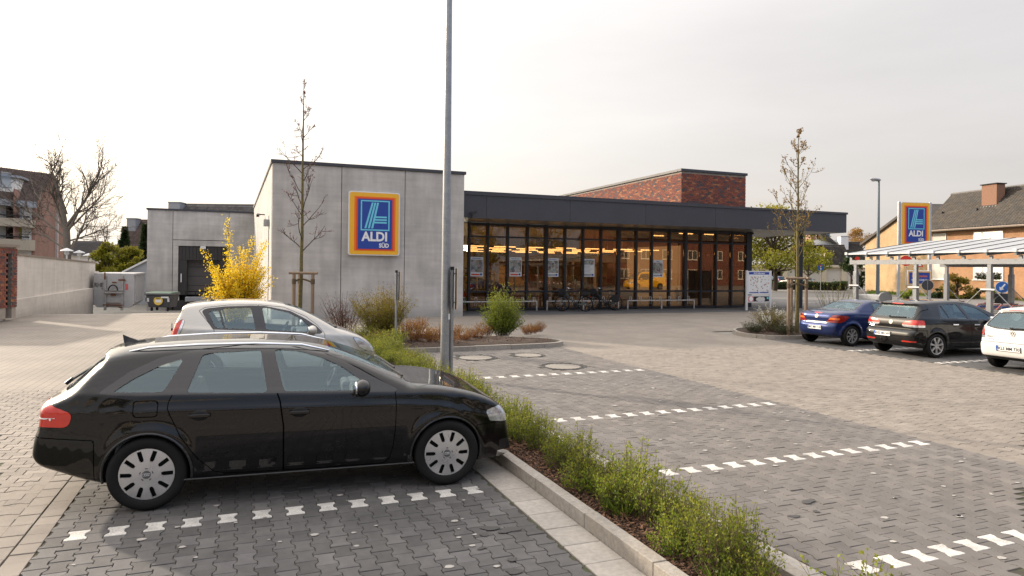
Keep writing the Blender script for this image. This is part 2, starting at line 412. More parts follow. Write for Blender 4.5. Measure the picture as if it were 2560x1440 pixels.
class Body:
    def __init__(s,sp):
        s.sp=sp; h=sp.get('h',.03); s.h=h
        sil=crom(sp['sil'],6); s.sil=sil
        x0,x1=sil[:,0].min()-3*h,sil[:,0].max()+3*h; z0,z1=sil[:,1].min()-3*h,sil[:,1].max()+3*h; y1=sp['w']+3*h
        s.o=(x0,-y1,z0); nx=int((x1-x0)/h)+2; nz=int((z1-z0)/h)+2; ny=int(2*y1/h)+2
        s.o=(x0,-(ny-1)*h/2,z0)
        X=x0+h*np.arange(nx); Y=s.o[1]+h*np.arange(ny); Z=z0+h*np.arange(nz)
        GX,GZ=np.meshgrid(X,Z,indexing='ij')
        fs=sdpoly(sil,GX,GZ); w=s.width(GX,GZ); s.fs=fs; s.w2=w
        r=sp.get('r',.06); k=sp.get('k',.4)
        if sp.get('rear_r'): r=(r+sp['rear_r']*sstep(-GX,-.75,-.25)*sstep(GZ,.95,1.1))[:,None,:]
        if sp.get('front_r'): r=r-(sp['front_r'][1]*sstep(GX,sp['front_r'][0],sp['front_r'][0]+.4))[:,None,:]
        a=fs[:,None,:]; b=(np.abs(Y)[None,:,None]-w[:,None,:])
        b=np.where(b<0,b*k,b)
        F=np.minimum(np.maximum(a,b),-r)+np.sqrt(np.maximum(a+r,0)**2+np.maximum(b+r,0)**2)
        # the side itself stays at w: shift so that a deep-inside column reaches zero at w
        s.F=F; s.G=np.stack(np.gradient(F,h),-1)
        V,Q=surfnets(F,s.o,h)
        for _ in range(2):
            f=lerp3(F,V,s.o,h); g=lerp3(s.G,V,s.o,h); V=V-(f/np.maximum((g*g).sum(1),.05))[:,None]*g*.9
        T=np.concatenate([Q[:,[0,1,2]],Q[:,[0,2,3]]])
        s.V,s.T=V,T
    def width(s,x,z):
        sp=s.sp; (bx0,bz0),(bx1,bz1)=sp['belt']; zb=bz0+(bz1-bz0)*(x-bx0)/(bx1-bx0)
        W=sp['w']; zc=sp.get('zmax',.62)
        low=W*(1-sp.get('tuck',.10)*np.clip((zc-z)/.45,0,1.4)**2-sp.get('shoulder',.055)*np.clip((z-zc)/(zb-zc),0,1)**2)
        wb=W*(1-sp.get('shoulder',.055))-sp.get('ledge',.012)
        up=wb-sp['tumble']*(z-zb)-.12*np.clip(z-zb-.15,0,1)**2
        t=sstep(z,zb-.02,zb+.02); w=low*(1-t)+up*t
        cl=sp.get('crease')
        if cl:
            zz=np.interp(x,[p[0] for p in cl],[p[1] for p in cl]); w=w+sp.get('creased',.011)*np.clip(1-np.abs(z-zz)/.07,0,1)*(z<zb)*np.where(z>zz,np.clip(1-(z-zz)/.03,0,1),1)
        for wx in sp['axles']:
            d=np.hypot(x-wx,z-sp['R']); w=w+sp.get('flare',.014)*np.exp(-((d-sp['Ra']-.02)/.05)**2)*(z<zb)
        f=sp['front']; q=sp['rear']
        P=1-f[1]*np.clip((x-f[0])/(sp['L']-f[0]),0,1.1)**f[2]-q[1]*np.clip((q[0]-x)/q[0],0,1.1)**q[2]
        return w*P
    def surf(s,x,z):
        x=np.atleast_1d(np.asarray(x,float)); z=np.atleast_1d(np.asarray(z,float))
        fx=(x-s.o[0])/s.h; fz=(z-s.o[2])/s.h
        i=np.clip(fx.astype(int),0,s.w2.shape[0]-2); k=np.clip(fz.astype(int),0,s.w2.shape[1]-2); a=fx-i; c=fz-k
        w=s.w2; return w[i,k]*(1-a)*(1-c)+w[i+1,k]*a*(1-c)+w[i,k+1]*(1-a)*c+w[i+1,k+1]*a*c
    def emit(s,name,T,mat,parent,off=0.,V=None,smooth=True):
        V=s.V if V is None else V
        if len(T)==0: return None
        u,inv=np.unique(T.ravel(),return_inverse=True); P=V[u]; F=inv.reshape(-1,3)
        n=lerp3(s.G,P,s.o,s.h); n/=np.maximum(np.linalg.norm(n,axis=1),1e-6)[:,None]
        # fall back to face normals where the field is sharp
        fn=np.cross(P[F[:,1]]-P[F[:,0]],P[F[:,2]]-P[F[:,0]])
        vn=np.zeros_like(P)
        for k in range(3): np.add.at(vn,F[:,k],fn)
        vn/=np.maximum(np.linalg.norm(vn,axis=1),1e-12)[:,None]
        bad=(vn*n).sum(1)<.5; n[bad]=vn[bad]
        P=P+n*off
        me_o=npmesh(name,P,F,mat,smooth=True,parent=parent)
        me=me_o.data
        if len(me.vertices)==len(P):
            me.normals_split_custom_set_from_vertices([tuple(q) for q in n])
        return me_o
    def take(s,T,g):
        s.V,i,o=split(s.V,T,g(s.V)); return i,o
def poly_xz(P,ylim=None,xr=None,smooth=0):
    P=chaik(P,smooth) if smooth else np.asarray(P,float)
    def g(V):
        d=np.full(len(V),.5); lo=P.min(0)-.12; hi=P.max(0)+.12
        m=(V[:,0]>lo[0])&(V[:,0]<hi[0])&(V[:,2]>lo[1])&(V[:,2]<hi[1])
        if m.any(): d[m]=sdpoly(P,V[m,0],V[m,2])
        if ylim is not None: d=np.maximum(d,ylim-np.abs(V[:,1]))
        return d
    return g
def poly_yz(P,xlo=-9,xhi=9,smooth=0,sym=True):
    P=chaik(P,smooth) if smooth else np.asarray(P,float)
    def g(V):
        y=np.abs(V[:,1]) if sym else V[:,1]
        d=sdpoly(P,y,V[:,2]); return np.maximum(d,np.maximum(xlo-V[:,0],V[:,0]-xhi))
    return g
def shift(g,d): return lambda V: g(V)+d

def wheel(parent,x,y,Rw,rim,width,style,m,side):
    """one wheel standing on z=0, outer face towards side*y"""
    w=MB(); s=side; h=width/2
    prof=[(rim*.97,-h*.8),(rim*1.06,-h*.92),(Rw*.86,-h),(Rw*.95,-h*.93),(Rw*.99,-h*.72),(Rw,-h*.55)]
    for q in(-.3,0.,.3): prof+=[(Rw,h*(q-.06)),(Rw-.008,h*(q-.05)),(Rw-.008,h*(q+.05)),(Rw,h*(q+.06))]
    prof+=[(Rw,h*.55),(Rw*.99,h*.72),(Rw*.95,h*.93),(Rw*.86,h),(rim*1.1,h*.94),(rim*1.03,h*.86),(rim*.98,h*.72)]
    w.lathe([(r,a*s) for r,a in prof],(x,y,Rw),(0,1,0),n=48)
    o=w.build('wheel',m['tyre'],parent,smooth=True,local=True,ang=50)
    b=MB(); b.lathe([(.02,h*.2*s),(rim*.95,h*.2*s)],(x,y,Rw),(0,1,0),n=32); b.build('brake_disc',m['dark'],o,local=True)
    r=MB(); c=Vector((x,y,Rw)); yo=h*.80*s
    def P(a,rad,dep): return c+Vector((math.cos(a)*rad,0,math.sin(a)*rad))+Vector((0,yo+dep*s,0))
    def slab(pts2,z0=-.014,z1=.0,bulge=None):
        A=[P(a,q,(bulge(q) if bulge else 0)+z1) for a,q in pts2]; B=[P(a,q,(bulge(q) if bulge else 0)+z0) for a,q in pts2]; r.hexa(B,A)
    N=style[1]; kind=style[0]; ro=rim*.985
    bul=lambda q: .018*(1-(q/rim)**2)
    if kind=='cover':       # domed cover: broad petals with bent slots between them
        for i in range(N):
            a0=2*math.pi*i/N+style[2]; st=2*math.pi/N; sw=.145
            n=5
            for j in range(n):
                q0,q1=[rim*(.52+.42*t/n) for t in(j,j+1)]
                da0=st/2-sw*(.55 if j==0 else 1.)*rim*.75/q0*.75; da1=st/2-sw*rim*.75/q1*.75
                for t in range(3):
                    l0,l1=-1+2*t/3,-1+2*(t+1)/3
                    slab([(a0+da0*l0,q0),(a0+da1*l0,q1),(a0+da1*l1,q1),(a0+da0*l1,q0)],bulge=bul)
        k=36
        for i in range(k):
            a,b2=2*math.pi*i/k,2*math.pi*(i+1)/k
            slab([(a,rim*.94),(a,rim*1.0),(b2,rim*1.0),(b2,rim*.94)],bulge=bul)
            for q0,q1 in((.16,.3),(.3,.42),(.42,.52)): slab([(a,rim*q0),(a,rim*q1),(b2,rim*q1),(b2,rim*q0)],bulge=bul)
        hc=r.build('hubcap',m['silver'],o,smooth=True,local=True,ang=25)
        e=MB(); 
        for i in range(24):
            a,b2=2*math.pi*i/24,2*math.pi*(i+1)/24
            e._add([P(0,0,.024),P(a,rim*.155,.021),P(b2,rim*.155,.021)],[(0,1,2)] if s>0 else [(0,2,1)])
            e._add([P(a,rim*.155,.021),P(a,rim*.165,.0),P(b2,rim*.165,.0),P(b2,rim*.155,.021)],[(0,1,2,3)] if s>0 else [(3,2,1,0)])
        em=e.build('wheel_emblem',m['grey_plastic'],o,local=True)
        g=MB()
        for i in range(4): g.ring(c+Vector(((i-1.5)*rim*.062,yo+.0245*s,0)),(0,1,0),rim*.042,rim*.008,n=14,m=4)
        if style[0]=='cover' and m.get('rings'): g.build('ring_emblem',m['silver'],em,local=True)
        # little black clips round the hub
        for i in range(5):
            cl=MB(); a=2*math.pi*(i+.25)/5; cl.obox((0,0,0),1,1,1,M=Matrix.Translation(P(a,rim*.235,.016))@Matrix.Rotation(-a,4,'Y')@Matrix.Diagonal((rim*.03,.006,rim*.09,1)))
            cl.build('clip',m['black'],o,local=True)
    else:                   # spoked alloy
        for i in range(N):
            a0=2*math.pi*i/N+style[2]; wid=style[3]
            pr=[(.12,wid*1.1),(.35,wid*.95),(.7,wid),(.95,wid*1.25)]
            for (q0,w0),(q1,w1) in zip(pr,pr[1:]):
                for l0,l1 in((-1,0),(0,1)):
                    slab([(a0+l0*w0/q0*.5,rim*q0),(a0+l0*w1/q1*.5,rim*q1),(a0+l1*w1/q1*.5,rim*q1),(a0+l1*w0/q0*.5,rim*q0)],z0=-.03,bulge=lambda q:.004+.006*math.sin(q/rim*3))
        r.lathe([(rim*.9,(yo*s-.05)),(rim*.93,(yo*s+.004)),(rim*1.0,(yo*s+.008)),(rim*1.0,(yo*s-.03))] if s>0 else [(rim*.9,-(yo*s-.05)),(rim*.93,-(yo*s+.004)),(rim*1.0,-(yo*s+.008)),(rim*1.0,-(yo*s-.03))],(x,y,Rw),(0,1,0),n=40)
        r.lathe([(0.001,(h*.8+.01)*s),(rim*.17,(h*.8+.008)*s),(rim*.2,(h*.8-.02)*s)],(x,y,Rw),(0,1,0),n=20)
        r.build('hubcap',m['silver'],o,smooth=True,local=True,ang=30)
    return o

def plate(parent,x,y,z,txt,m,rz=0.,tilt=0.,facing=-1):
    """EU number plate on the tail"""
    M=Matrix.Translation((x,y,z))@Matrix.Rotation(tilt,4,'Y')
    p=MB(); p.obox((0,0,0),1,1,1,M=M@Matrix.Diagonal((.012,.54,.125,1))); o=p.build('licence_plate',m['black'],parent,local=True,bevel=.004)
    w=MB(); w.obox((0,0,0),1,1,1,M=M@Matrix.Translation((-.005,0,0))@Matrix.Diagonal((.008,.52,.11,1))); w.build('plate_face',m['white'],o,local=True)
    b=MB(); b.obox((0,0,0),1,1,1,M=M@Matrix.Translation((-.0065,.237,0))@Matrix.Diagonal((.008,.044,.11,1))); b.build('country_band',m['blueband'],o,local=True)
    T=M@Matrix.Translation((-.0115,-.02,0))@Matrix.Rotation(R(-90),4,'Z')@Matrix.Rotation(R(90),4,'X')
    t=MB(); t.text(txt,.098,T,bold=.012,ext=.001,sx=.9); t.build('lettering',m['black'],o,local=True)
    q=MB(); M2=M@Matrix.Translation((-.0115,.232,-.03))@Matrix.Rotation(R(-90),4,'Z')@Matrix.Rotation(R(90),4,'X'); q.text('D',.034,M2,bold=.01,ext=.001); q.build('country_letter',m['white'],o,local=True)
    return o

def make_car(sp,loc,rz,scale=1.):
    m=sp['mats']; B=Body(sp); root=thing(sp['name'],sp['label'],'car',loc,rz,sp.get('group'),scale)
    T=B.T; paint=m['paint']; blk=m['black']
    # inner lining: the same skin 3 cm further in, open at every window
    V0,T0=B.V.copy(),B.T.copy()
    holes=[]
    # wheel arches
    for ax in sp['axles']:
        g=lambda V,ax=ax: np.maximum(np.hypot(V[:,0]-ax,V[:,2]-sp['R'])-sp['Ra'],.45-np.abs(V[:,1]))
        _,T=B.take(T,g); holes.append(g)
    # side windows: dark surround with panes in it
    for dlo,panes in sp['windows']:
        g=poly_xz(dlo,.25,smooth=2); i,T=B.take(T,g)
        for p in panes:
            gp=poly_xz(p,.25,smooth=2); a,i=B.take(i,gp); holes.append(shift(gp,-.03))
            for sg in(-1,1):
                c=B.V[a].mean(1)[:,1]*sg>0; B.emit('window',a[c],m['glass'],root,-.006)
        for sg in(-1,1):
            c=B.V[i].mean(1)[:,1]*sg>0; B.emit('window_trim',i[c],m['trim'],root,.002)
    def pane(name,g,rim,mat=None):
        nonlocal T
        i,T=B.take(T,shift(g,-rim)); a,i=B.take(i,g); holes.append(shift(g,-.02))
        B.emit(name,a,mat or m['glass'],root,-.004); B.emit(name+'_trim',i,m['trim'],root,.001)
    ws=sp['windscreen']
    def gws(V):
        w=B.surf(V[:,0],V[:,2]); zs=np.interp(V[:,0],[ws[0],ws[1]],[ws[3],ws[2]])
        return np.maximum.reduce([ws[0]-V[:,0],V[:,0]-ws[1],np.abs(V[:,1])-(w-ws[4]),zs-V[:,2]])
    pane('windscreen',gws,.03)
    if sp.get('rear_glass'): pane('rear_window',poly_yz(sp['rear_glass'][0],xhi=sp['rear_glass'][1],smooth=2),.03)
    # lamps
    for nm,P,yl,mk in sp.get('lamps',[]):
        g=poly_xz(P,yl,smooth=1) if not callable(P) else P
        i,T=B.take(T,shift(g,-.006)); a,i=B.take(i,g); [B.emit('lamp_seal',i[B.V[i].mean(1)[:,1]*q>0],blk,root,-.002) for q in(-1,1)]
        subs=sp.get('lampsub',{}).get(nm,[])
        for sg in(-1,1):
            c=B.V[a].mean(1)[:,1]*sg>0; aa=a[c]; lens=[]
            for gs,mk2,sn in subs:
                ii,aa=B.take(aa,gs); lens.append((ii,mk2,sn))
            lo=B.emit(nm,aa,m[mk],root,.003)
            for ii,mk2,sn in lens:
                if len(ii): B.emit(sn,ii,m[mk2],lo or root,.004)
    for nm,g,mk in sp.get('zones',[]):
        i,T=B.take(T,g)
        if nm in('bumper_lip','fog_lamp_grille','bumper_reflector'): [B.emit(nm,i[B.V[i].mean(1)[:,1]*q>0],m[mk],root,.001) for q in(-1,1)]
        else: B.emit(nm,i,m[mk],root,.001)
    # doors and lids, with an open gap round each
    for nm,g in sp.get('panels',[]):
        i,T=B.take(T,shift(g,-.004)); a,i=B.take(i,shift(g,.004))
        if nm in('bonnet','tailgate','bootlid','rear_bumper','front_bumper'): B.emit(nm,a,paint,root)
        else:
            for sg in(-1,1):
                c=B.V[a].mean(1)[:,1]*sg>0; B.emit(nm,a[c],paint,root)
    B.emit('body',T,paint,root)
    Vs,Ts=B.V,B.T; B.V=V0
    for g in holes: B.V,_,T0=split(B.V,T0,g(B.V))
    B.emit('lining',T0,m['lining'],root,-.035); B.V=Vs
    # arch liners and lips
    for ax in sp['axles']:
        for sg in(-1,1):
            q=MB(); l=MB(); n=26; pts=[]
            for k in range(n+1):
                a=math.pi*(-.06+1.12*k/n); px,pz=ax+sp['Ra']*math.cos(a),sp['R']+sp['Ra']*math.sin(a)
                y=float(B.surf(px,max(pz,.22))[0])*sg; pts.append((px,y-.004*sg,pz))
            for (a,b) in zip(pts,pts[1:]):
                q.quad(a,b,(b[0],.45*sg,b[2]),(a[0],.45*sg,a[2]))
            q.build('wheel_arch',m['dark'],root,local=True)
            if sp.get('lip'): l.tube(pts,sp['lip'],n=6); l.build('arch_trim',m[sp.get('lipmat','paint')],root,smooth=True,local=True)
    tw=sp['tyre'][1]
    for ax in sp['axles']:
        for sg in(-1,1):
            yw=(sp['w']-tw/2-sp.get('wheelin',.0))*sg
            wheel(root,ax,yw,sp['R'],sp['tyre'][0],tw,sp['rim'],m,sg)
    # floor, seats, dashboard
    xs=sp['seats']; fb=MB(); fb.box(xs[2]-.3,xs[3]+.3,-sp['w']+.15,sp['w']-.15,.24,.34); fb.build('floor',m['lining'],root,local=True)
    for x in(xs[0],):
        for y in(-.36,.36):
            b=MB(); M=Matrix.Translation((x,y,.42))
            b.obox((0,0,0),1,1,1,M=M@Matrix.Translation((.18,0,.04))@Matrix.Diagonal((.5,.5,.16,1)))
            b.obox((0,0,0),1,1,1,M=M@Matrix.Translation((-.12,0,.36))@Matrix.Rotation(R(-14),4,'Y')@Matrix.Diagonal((.13,.48,.62,1)))
            st=b.build('seat',m['seat'],root,local=True,bevel=.05)
            hd=MB(); hd.obox((0,0,0),1,1,1,M=M@Matrix.Translation((-.235,0,.76))@Matrix.Rotation(R(-10),4,'Y')@Matrix.Diagonal((.1,.26,.2,1))); hd.build('headrest',m['seat'],st,local=True,bevel=.045)
    if xs[1] is not None:
        b=MB(); b.box(xs[1]-.05,xs[1]+.45,-.62,.62,.42,.56); b.obox((0,0,0),1,1,1,M=Matrix.Translation((xs[1]-.1,0,.76))@Matrix.Rotation(R(-14),4,'Y')@Matrix.Diagonal((.13,1.24,.5,1)))
        st=b.build('rear_bench',m['seat'],root,local=True,bevel=.04)
        for y in(-.38,.38):
            hd=MB(); hd.obox((0,0,0),1,1,1,M=Matrix.Translation((xs[1]-.19,y,1.05))@Matrix.Diagonal((.09,.26,.15,1))); hd.build('headrest',m['seat'],st,local=True,bevel=.04)
    b=MB(); d=xs[4]; b.box(d-.12,d+.5,-.66,.66,.66,.94); b.box(d-.2,d-.1,.18,.55,.8,.95); ds=b.build('dashboard',m['seat'],root,local=True,bevel=.04)
    b=MB(); b.ring((d-.34,.36,.9),(1,0,-.45),.185,.016,n=32); b.obox((d-.33,.36,.885),.04,.3,.05); b.tube([(d-.33,.36,.88),(d-.1,.36,.78)],.03); b.build('steering_wheel',m['dark'],root,smooth=True,local=True)
    # handles, mirrors
    for x,z,L in sp.get('handles',[]):
        for sg in(-1,1):
            y=float(B.surf(x,z)[0])*sg; b=MB(); b.obox((x,y+.022*sg,z),L,.022,.035); hn=b.build('door_handle',m[sp.get('handlemat','paint')],root,local=True,bevel=.008)
            b=MB(); b.ball((x,y-.002*sg,z),L*.42,.012,.05); b.build('handle_recess',m['dark'],hn,smooth=True,local=True)
    if sp.get('mirror'):
        mx,mz,s1=sp['mirror']
        for sg in(-1,1):
            y=float(B.surf(mx,mz-.06)[0])*sg
            b=MB(); b.ball((mx,y+.13*sg,mz),.085*s1,.115*s1,.085*s1,n=14,m=9); mo=b.build('mirror',m[sp.get('mirrormat','paint')],root,smooth=True,local=True)
            b=MB(); b.beam((mx+.03,y-.02*sg,mz-.07),(mx+.02,y+.08*sg,mz-.05),.07,.035); b.build('mirror_arm',blk,mo,local=True,bevel=.01)
            b=MB(); b.ball((mx-.06*s1,y+.13*sg,mz),.03,.098*s1,.07*s1,n=14,m=9); b.build('mirror_glass',m['chrome'],mo,smooth=True,local=True)
    return root,B
# ------------------------------------------------------------------ the cars
BLK=pm('black_plastic',(.012,.012,.013),rough=.45,var=.1,scale=12)
def carmats(paint,**k):
    d=dict(paint=paint,black=BLK,dark=MATS['dark'],tyre=MATS['tyre'],silver=MATS['cover_silver'],grey_plastic=MATS['hub_grey'],glass=MATS['car_glass'],trim=MATS['gloss_trim'],
      lining=MATS['lining'],seat=MATS['seat'],red=MATS['lamp_red'],clear=MATS['lamp_clear'],white=MATS['white_print'],blueband=MATS['blue_print'],chrome=MATS['chrome'],orange=MATS['lamp_orange'],darkred=MATS['lamp_darkred'])
    d.update(k); return d
pm('dark',(.008,.008,.009),rough=.8,var=.1)
pm('tyre',(.012,.012,.0125),rough=.8,spec=.2,var=.25,scale=14,bump=.15,bscale=120)
pm('cover_silver',(.52,.52,.53),rough=.34,metal=.65,var=.08,scale=10)
pm('hub_grey',(.11,.115,.12),rough=.35,metal=.3)
pm('gloss_trim',(.012,.012,.014),rough=.22,coat=.4,var=.05)
m_,t_,b_=newmat('lining'); g_=nd(t_,'ShaderNodeNewGeometry'); x_=nd(t_,'ShaderNodeMix',{'Factor':g_.outputs['Backfacing']},data_type='RGBA'); x_.inputs[6].default_value=(.006,.006,.006,1); x_.inputs[7].default_value=(.20,.205,.21,1); t_.links.new(x_.outputs[2],b_.inputs['Base Color']); b_.inputs['Roughness'].default_value=.9; b_.inputs['Specular IOR Level'].default_value=.1   # outside painted near black as the shade in panel gaps, trim colour inside
pm('seat',(.15,.145,.14),rough=.85,var=.15,scale=20)
pm('lamp_red',(.55,.018,.008),rough=.12,var=.12,scale=30,coat=1.)
pm('lamp_darkred',(.22,.01,.008),rough=.12,var=.12,scale=30,coat=1.)
pm('lamp_orange',(.75,.16,.02),rough=.12,var=.1,scale=30,coat=1.)
pm('lamp_clear',(.55,.57,.6),rough=.1,metal=.55,var=.5,scale=16,coat=1.)
pm('white_print',(.84,.84,.82),rough=.5,var=.04)
pm('blue_print',(.02,.10,.42),rough=.5,var=.04)
pm('chrome',(.75,.76,.78),rough=.1,metal=1.,var=.05)
glassmat('car_glass',(.74,.84,.86),refl=.075,grime=.012,rtint=(.72,.92,1.))
paintmat('paint_black',(.003,.003,.004),rough=.3,dust=.006)
paintmat('paint_black2',(.004,.004,.0045),rough=.3,dust=.012)
paintmat('paint_silver',(.50,.48,.44),rough=.35,metal=.55,dust=.12)
paintmat('paint_blue',(.008,.022,.10),rough=.3,metal=.35,dust=.03)
paintmat('paint_white',(.72,.71,.69),rough=.35,dust=.06)

def local_on(pt_rr,ang,sc,xr,yoff):
    """origin of a car whose rear near-side wheel foot stands at pt_rr"""
    d=Vector((math.cos(ang),math.sin(ang),0)); n=Vector((-math.sin(ang),math.cos(ang),0))
    return Vector((pt_rr[0],pt_rr[1],0))-d*xr*sc+n*yoff*sc

def z_line(x0,z0,x1,z1): return lambda V: V[:,2]-(z0+(z1-z0)*(V[:,0]-x0)/(x1-x0))
def g_max(*gs): return lambda V: np.maximum.reduce([g(V) for g in gs])
def xlt(x): return lambda V: V[:,0]-x
def xgt(x): return lambda V: x-V[:,0]
def ylt(y): return lambda V: np.abs(V[:,1])-y
def ygt(y): return lambda V: y-np.abs(V[:,1])
def zlt(z): return lambda V: V[:,2]-z
def zgt(z): return lambda V: z-V[:,2]
def disc_yz(y,z,r,xhi=9,sx=1.): return lambda V: np.maximum(np.hypot(np.abs(V[:,1])-y,V[:,2]-z)-r,V[:,0]-xhi)

# black estate in the nearest bay
ESTATE=dict(name='parked_car',label='black estate car with roof rails and silver slotted wheel covers, nearest of all the cars',h=.026,
 sil=[(-.015,.50),(-.01,.60),(.01,.70),(.035,.77),(.045,.85),(.05,.93),(.08,.995),(.15,1.045),(.30,1.19),(.45,1.325),(.53,1.385),(.515,1.415),(.56,1.435),(.75,1.465),(1.1,1.49),(1.5,1.50),(1.9,1.497),(2.25,1.48),(2.55,1.435),(2.83,1.35),(3.1,1.235),(3.36,1.105),(3.44,1.05),(3.62,1.03),(3.9,.985),(4.2,.90),(4.40,.80),(4.495,.70),(4.535,.56),(4.56,.42),(4.595,.30),(4.59,.215),(4.5,.185),(4.0,.19),(3.0,.20),(1.6,.20),(.85,.20),(.55,.225),(.25,.32),(.05,.40)],
 w=.913,belt=((.6,1.085),(3.3,1.0)),tumble=.62,shoulder=.05,ledge=.008,L=4.63,front=(3.55,.30,2.3),rear=(1.1,.22,2.0),axles=(1.0,3.803),R=.338,Ra=.378,r=.10,k=.32,rear_r=.12,front_r=(3.2,.055),flare=.02,
 crease=[(0,.93),(.4,.925),(1.17,.922),(2.16,.908),(3.26,.878),(3.86,.825),(4.25,.69)],creased=.013,
 windows=[([(.58,1.075),(.83,1.055),(1.19,1.052),(2.2,1.025),(3.27,.99),(3.30,1.01),(3.02,1.155),(2.77,1.292),(2.53,1.385),(2.22,1.445),(1.8,1.462),(1.34,1.432),(1.06,1.375),(.82,1.262),(.62,1.115)],
   [[(.70,1.09),(.86,1.20),(1.06,1.30),(1.25,1.365),(1.27,1.36),(1.125,1.085),(1.05,1.08)],
    [(1.32,1.065),(1.43,1.39),(1.5,1.405),(1.96,1.425),(2.035,1.045),(2.0,1.035)],
    [(2.19,1.04),(2.085,1.42),(2.15,1.42),(2.34,1.40),(2.55,1.335),(2.75,1.24),(2.93,1.11),(2.99,1.03),(2.9,1.02)]])],
 windscreen=(2.62,3.40,1.10,1.40,.09),
 rear_glass=([(0,1.075),(.62,1.075),(.60,1.2),(.54,1.375),(0,1.385)],.60),
 lamps=[('tail_light',[(-.2,.795),(.315,.785),(.355,.815),(.372,.885),(.36,.915),(.14,1.0),(-.2,1.01)],.40,'red'),
        ('headlight',[(4.24,.735),(4.30,.755),(4.40,.775),(4.7,.70),(4.7,.595),(4.44,.60),(4.29,.625)],.36,'clear')],
 lampsub={'tail_light':[(poly_xz([(-.1,.845),(.22,.845),(.245,.87),(-.1,.87)],.4),'white','reversing_light')]},
 panels=[('fuel_flap',g_max(poly_xz([(.88,.865),(1.08,.862),(1.085,1.005),(.88,1.008)],.3,smooth=2),lambda V:V[:,1])),
  ('door',poly_xz([(1.205,1.06),(1.17,.985),(1.165,.93),(1.19,.865),(1.275,.68),(1.43,.45),(1.56,.32),(1.66,.285),(2.186,.27),(2.184,.71),(2.15,.95),(2.12,1.035),(2.03,1.45),(1.8,1.468),(1.42,1.44)],.3)),
  ('door',poly_xz([(2.192,.27),(2.19,.71),(2.156,.95),(2.126,1.035),(2.036,1.45),(2.3,1.435),(2.60,1.36),(2.9,1.23),(3.18,1.07),(3.265,.99),(3.275,.87),(3.265,.62),(3.245,.45),(3.215,.33),(3.15,.265)],.3)),
  ('bonnet',g_max(xgt(3.40),xlt(4.44),ylt(.60),zgt(.70))),
  ('front_bumper',g_max(xgt(4.13),zlt(.60))),
  ('rear_bumper',g_max(xlt(.56),z_line(.0,.70,.56,.665))),
  ('tailgate',g_max(xlt(.56),zgt(.70),ylt(.60)))],
 zones=[('grille',g_max(xgt(4.4),ylt(.42),zgt(.33),zlt(.70)),'black'),
        ('bumper_lip',g_max(xgt(4.40),zlt(.275),zgt(.20),ygt(.2)),'chrome'),
        ('fog_lamp_grille',g_max(xgt(4.42),zlt(.40),zgt(.285),ygt(.45)),'black'),
        ('sill',g_max(xgt(1.3),xlt(3.5),zlt(.252)),'black')],
 tyre=(.234,.225),rim=('cover',10,.31,0),seats=(2.25,1.4,1.3,3.1,3.0),handles=[(1.44,.855,.19),(2.335,.84,.19)],mirror=(2.92,1.065,1.),lip=.012)
rr=gnd(365,1279); fr=gnd(1117,1214); ang=math.atan2(fr.y-rr.y,fr.x-rr.x); sc=(fr-rr).length/2.803
ESTATE['mats']=carmats(MATS['paint_black'],rings=True)
EST,EB=make_car(ESTATE,local_on(rr,ang,sc,1.0,.905),ang,sc)
EST.name='parked_car'
m=ESTATE['mats']
for sg in(-1,1):
    pts=[(.78,.555,1.445),(.95,.565,1.47),(1.4,.575,1.49),(1.9,.58,1.492),(2.35,.565,1.468),(2.62,.545,1.41)]
    b=MB(); b.tube([(x,y*sg,z+(-.006 if 0<i<5 else -.015)) for i,(x,y,z) in enumerate(pts)],[.008,.011,.012,.012,.011,.008],n=8); b.build('roof_rail',MATS['chrome_satin'] if 'chrome_satin' in MATS else m['chrome'],EST,smooth=True,local=True)
b=MB(); b.hexa([(.62,-.025,1.44),(.80,-.035,1.46),(.80,.035,1.46),(.62,.025,1.44)],[(.60,-.004,1.545),(.66,-.006,1.515),(.66,.006,1.515),(.60,.004,1.545)]); b.hexa([(.60,-.04,1.437),(.86,-.03,1.462),(.86,.03,1.462),(.60,.04,1.437)],[(.64,-.02,1.465),(.80,-.012,1.49),(.80,.012,1.49),(.64,.02,1.465)]); b.build('antenna',m['black'],EST,local=True,bevel=.006)
b=MB(); b.tube([(.10,0,1.06),(.16,.0,1.11)],.02,n=8); b.beam((.155,.02,1.105),(.20,.52,1.15),.02,.022); b.build('rear_wiper',m['black'],EST,local=True)
plate(EST,-.035,0,.80,'WES FK 88',m) if False else None
for y0,y1 in((-.62,-.05),(.0,.6)):
    b=MB(); b.beam((3.37,y0,1.115),(3.22,y1,1.185),.018,.02); b.build('wiper',m['black'],EST,local=True)
for y in(-.9,.9): b=MB(); b.box(1.30,3.46,y-.005,y+.005,.262,.270); b.build('sill_strip',m['grey_plastic'],EST,local=True)
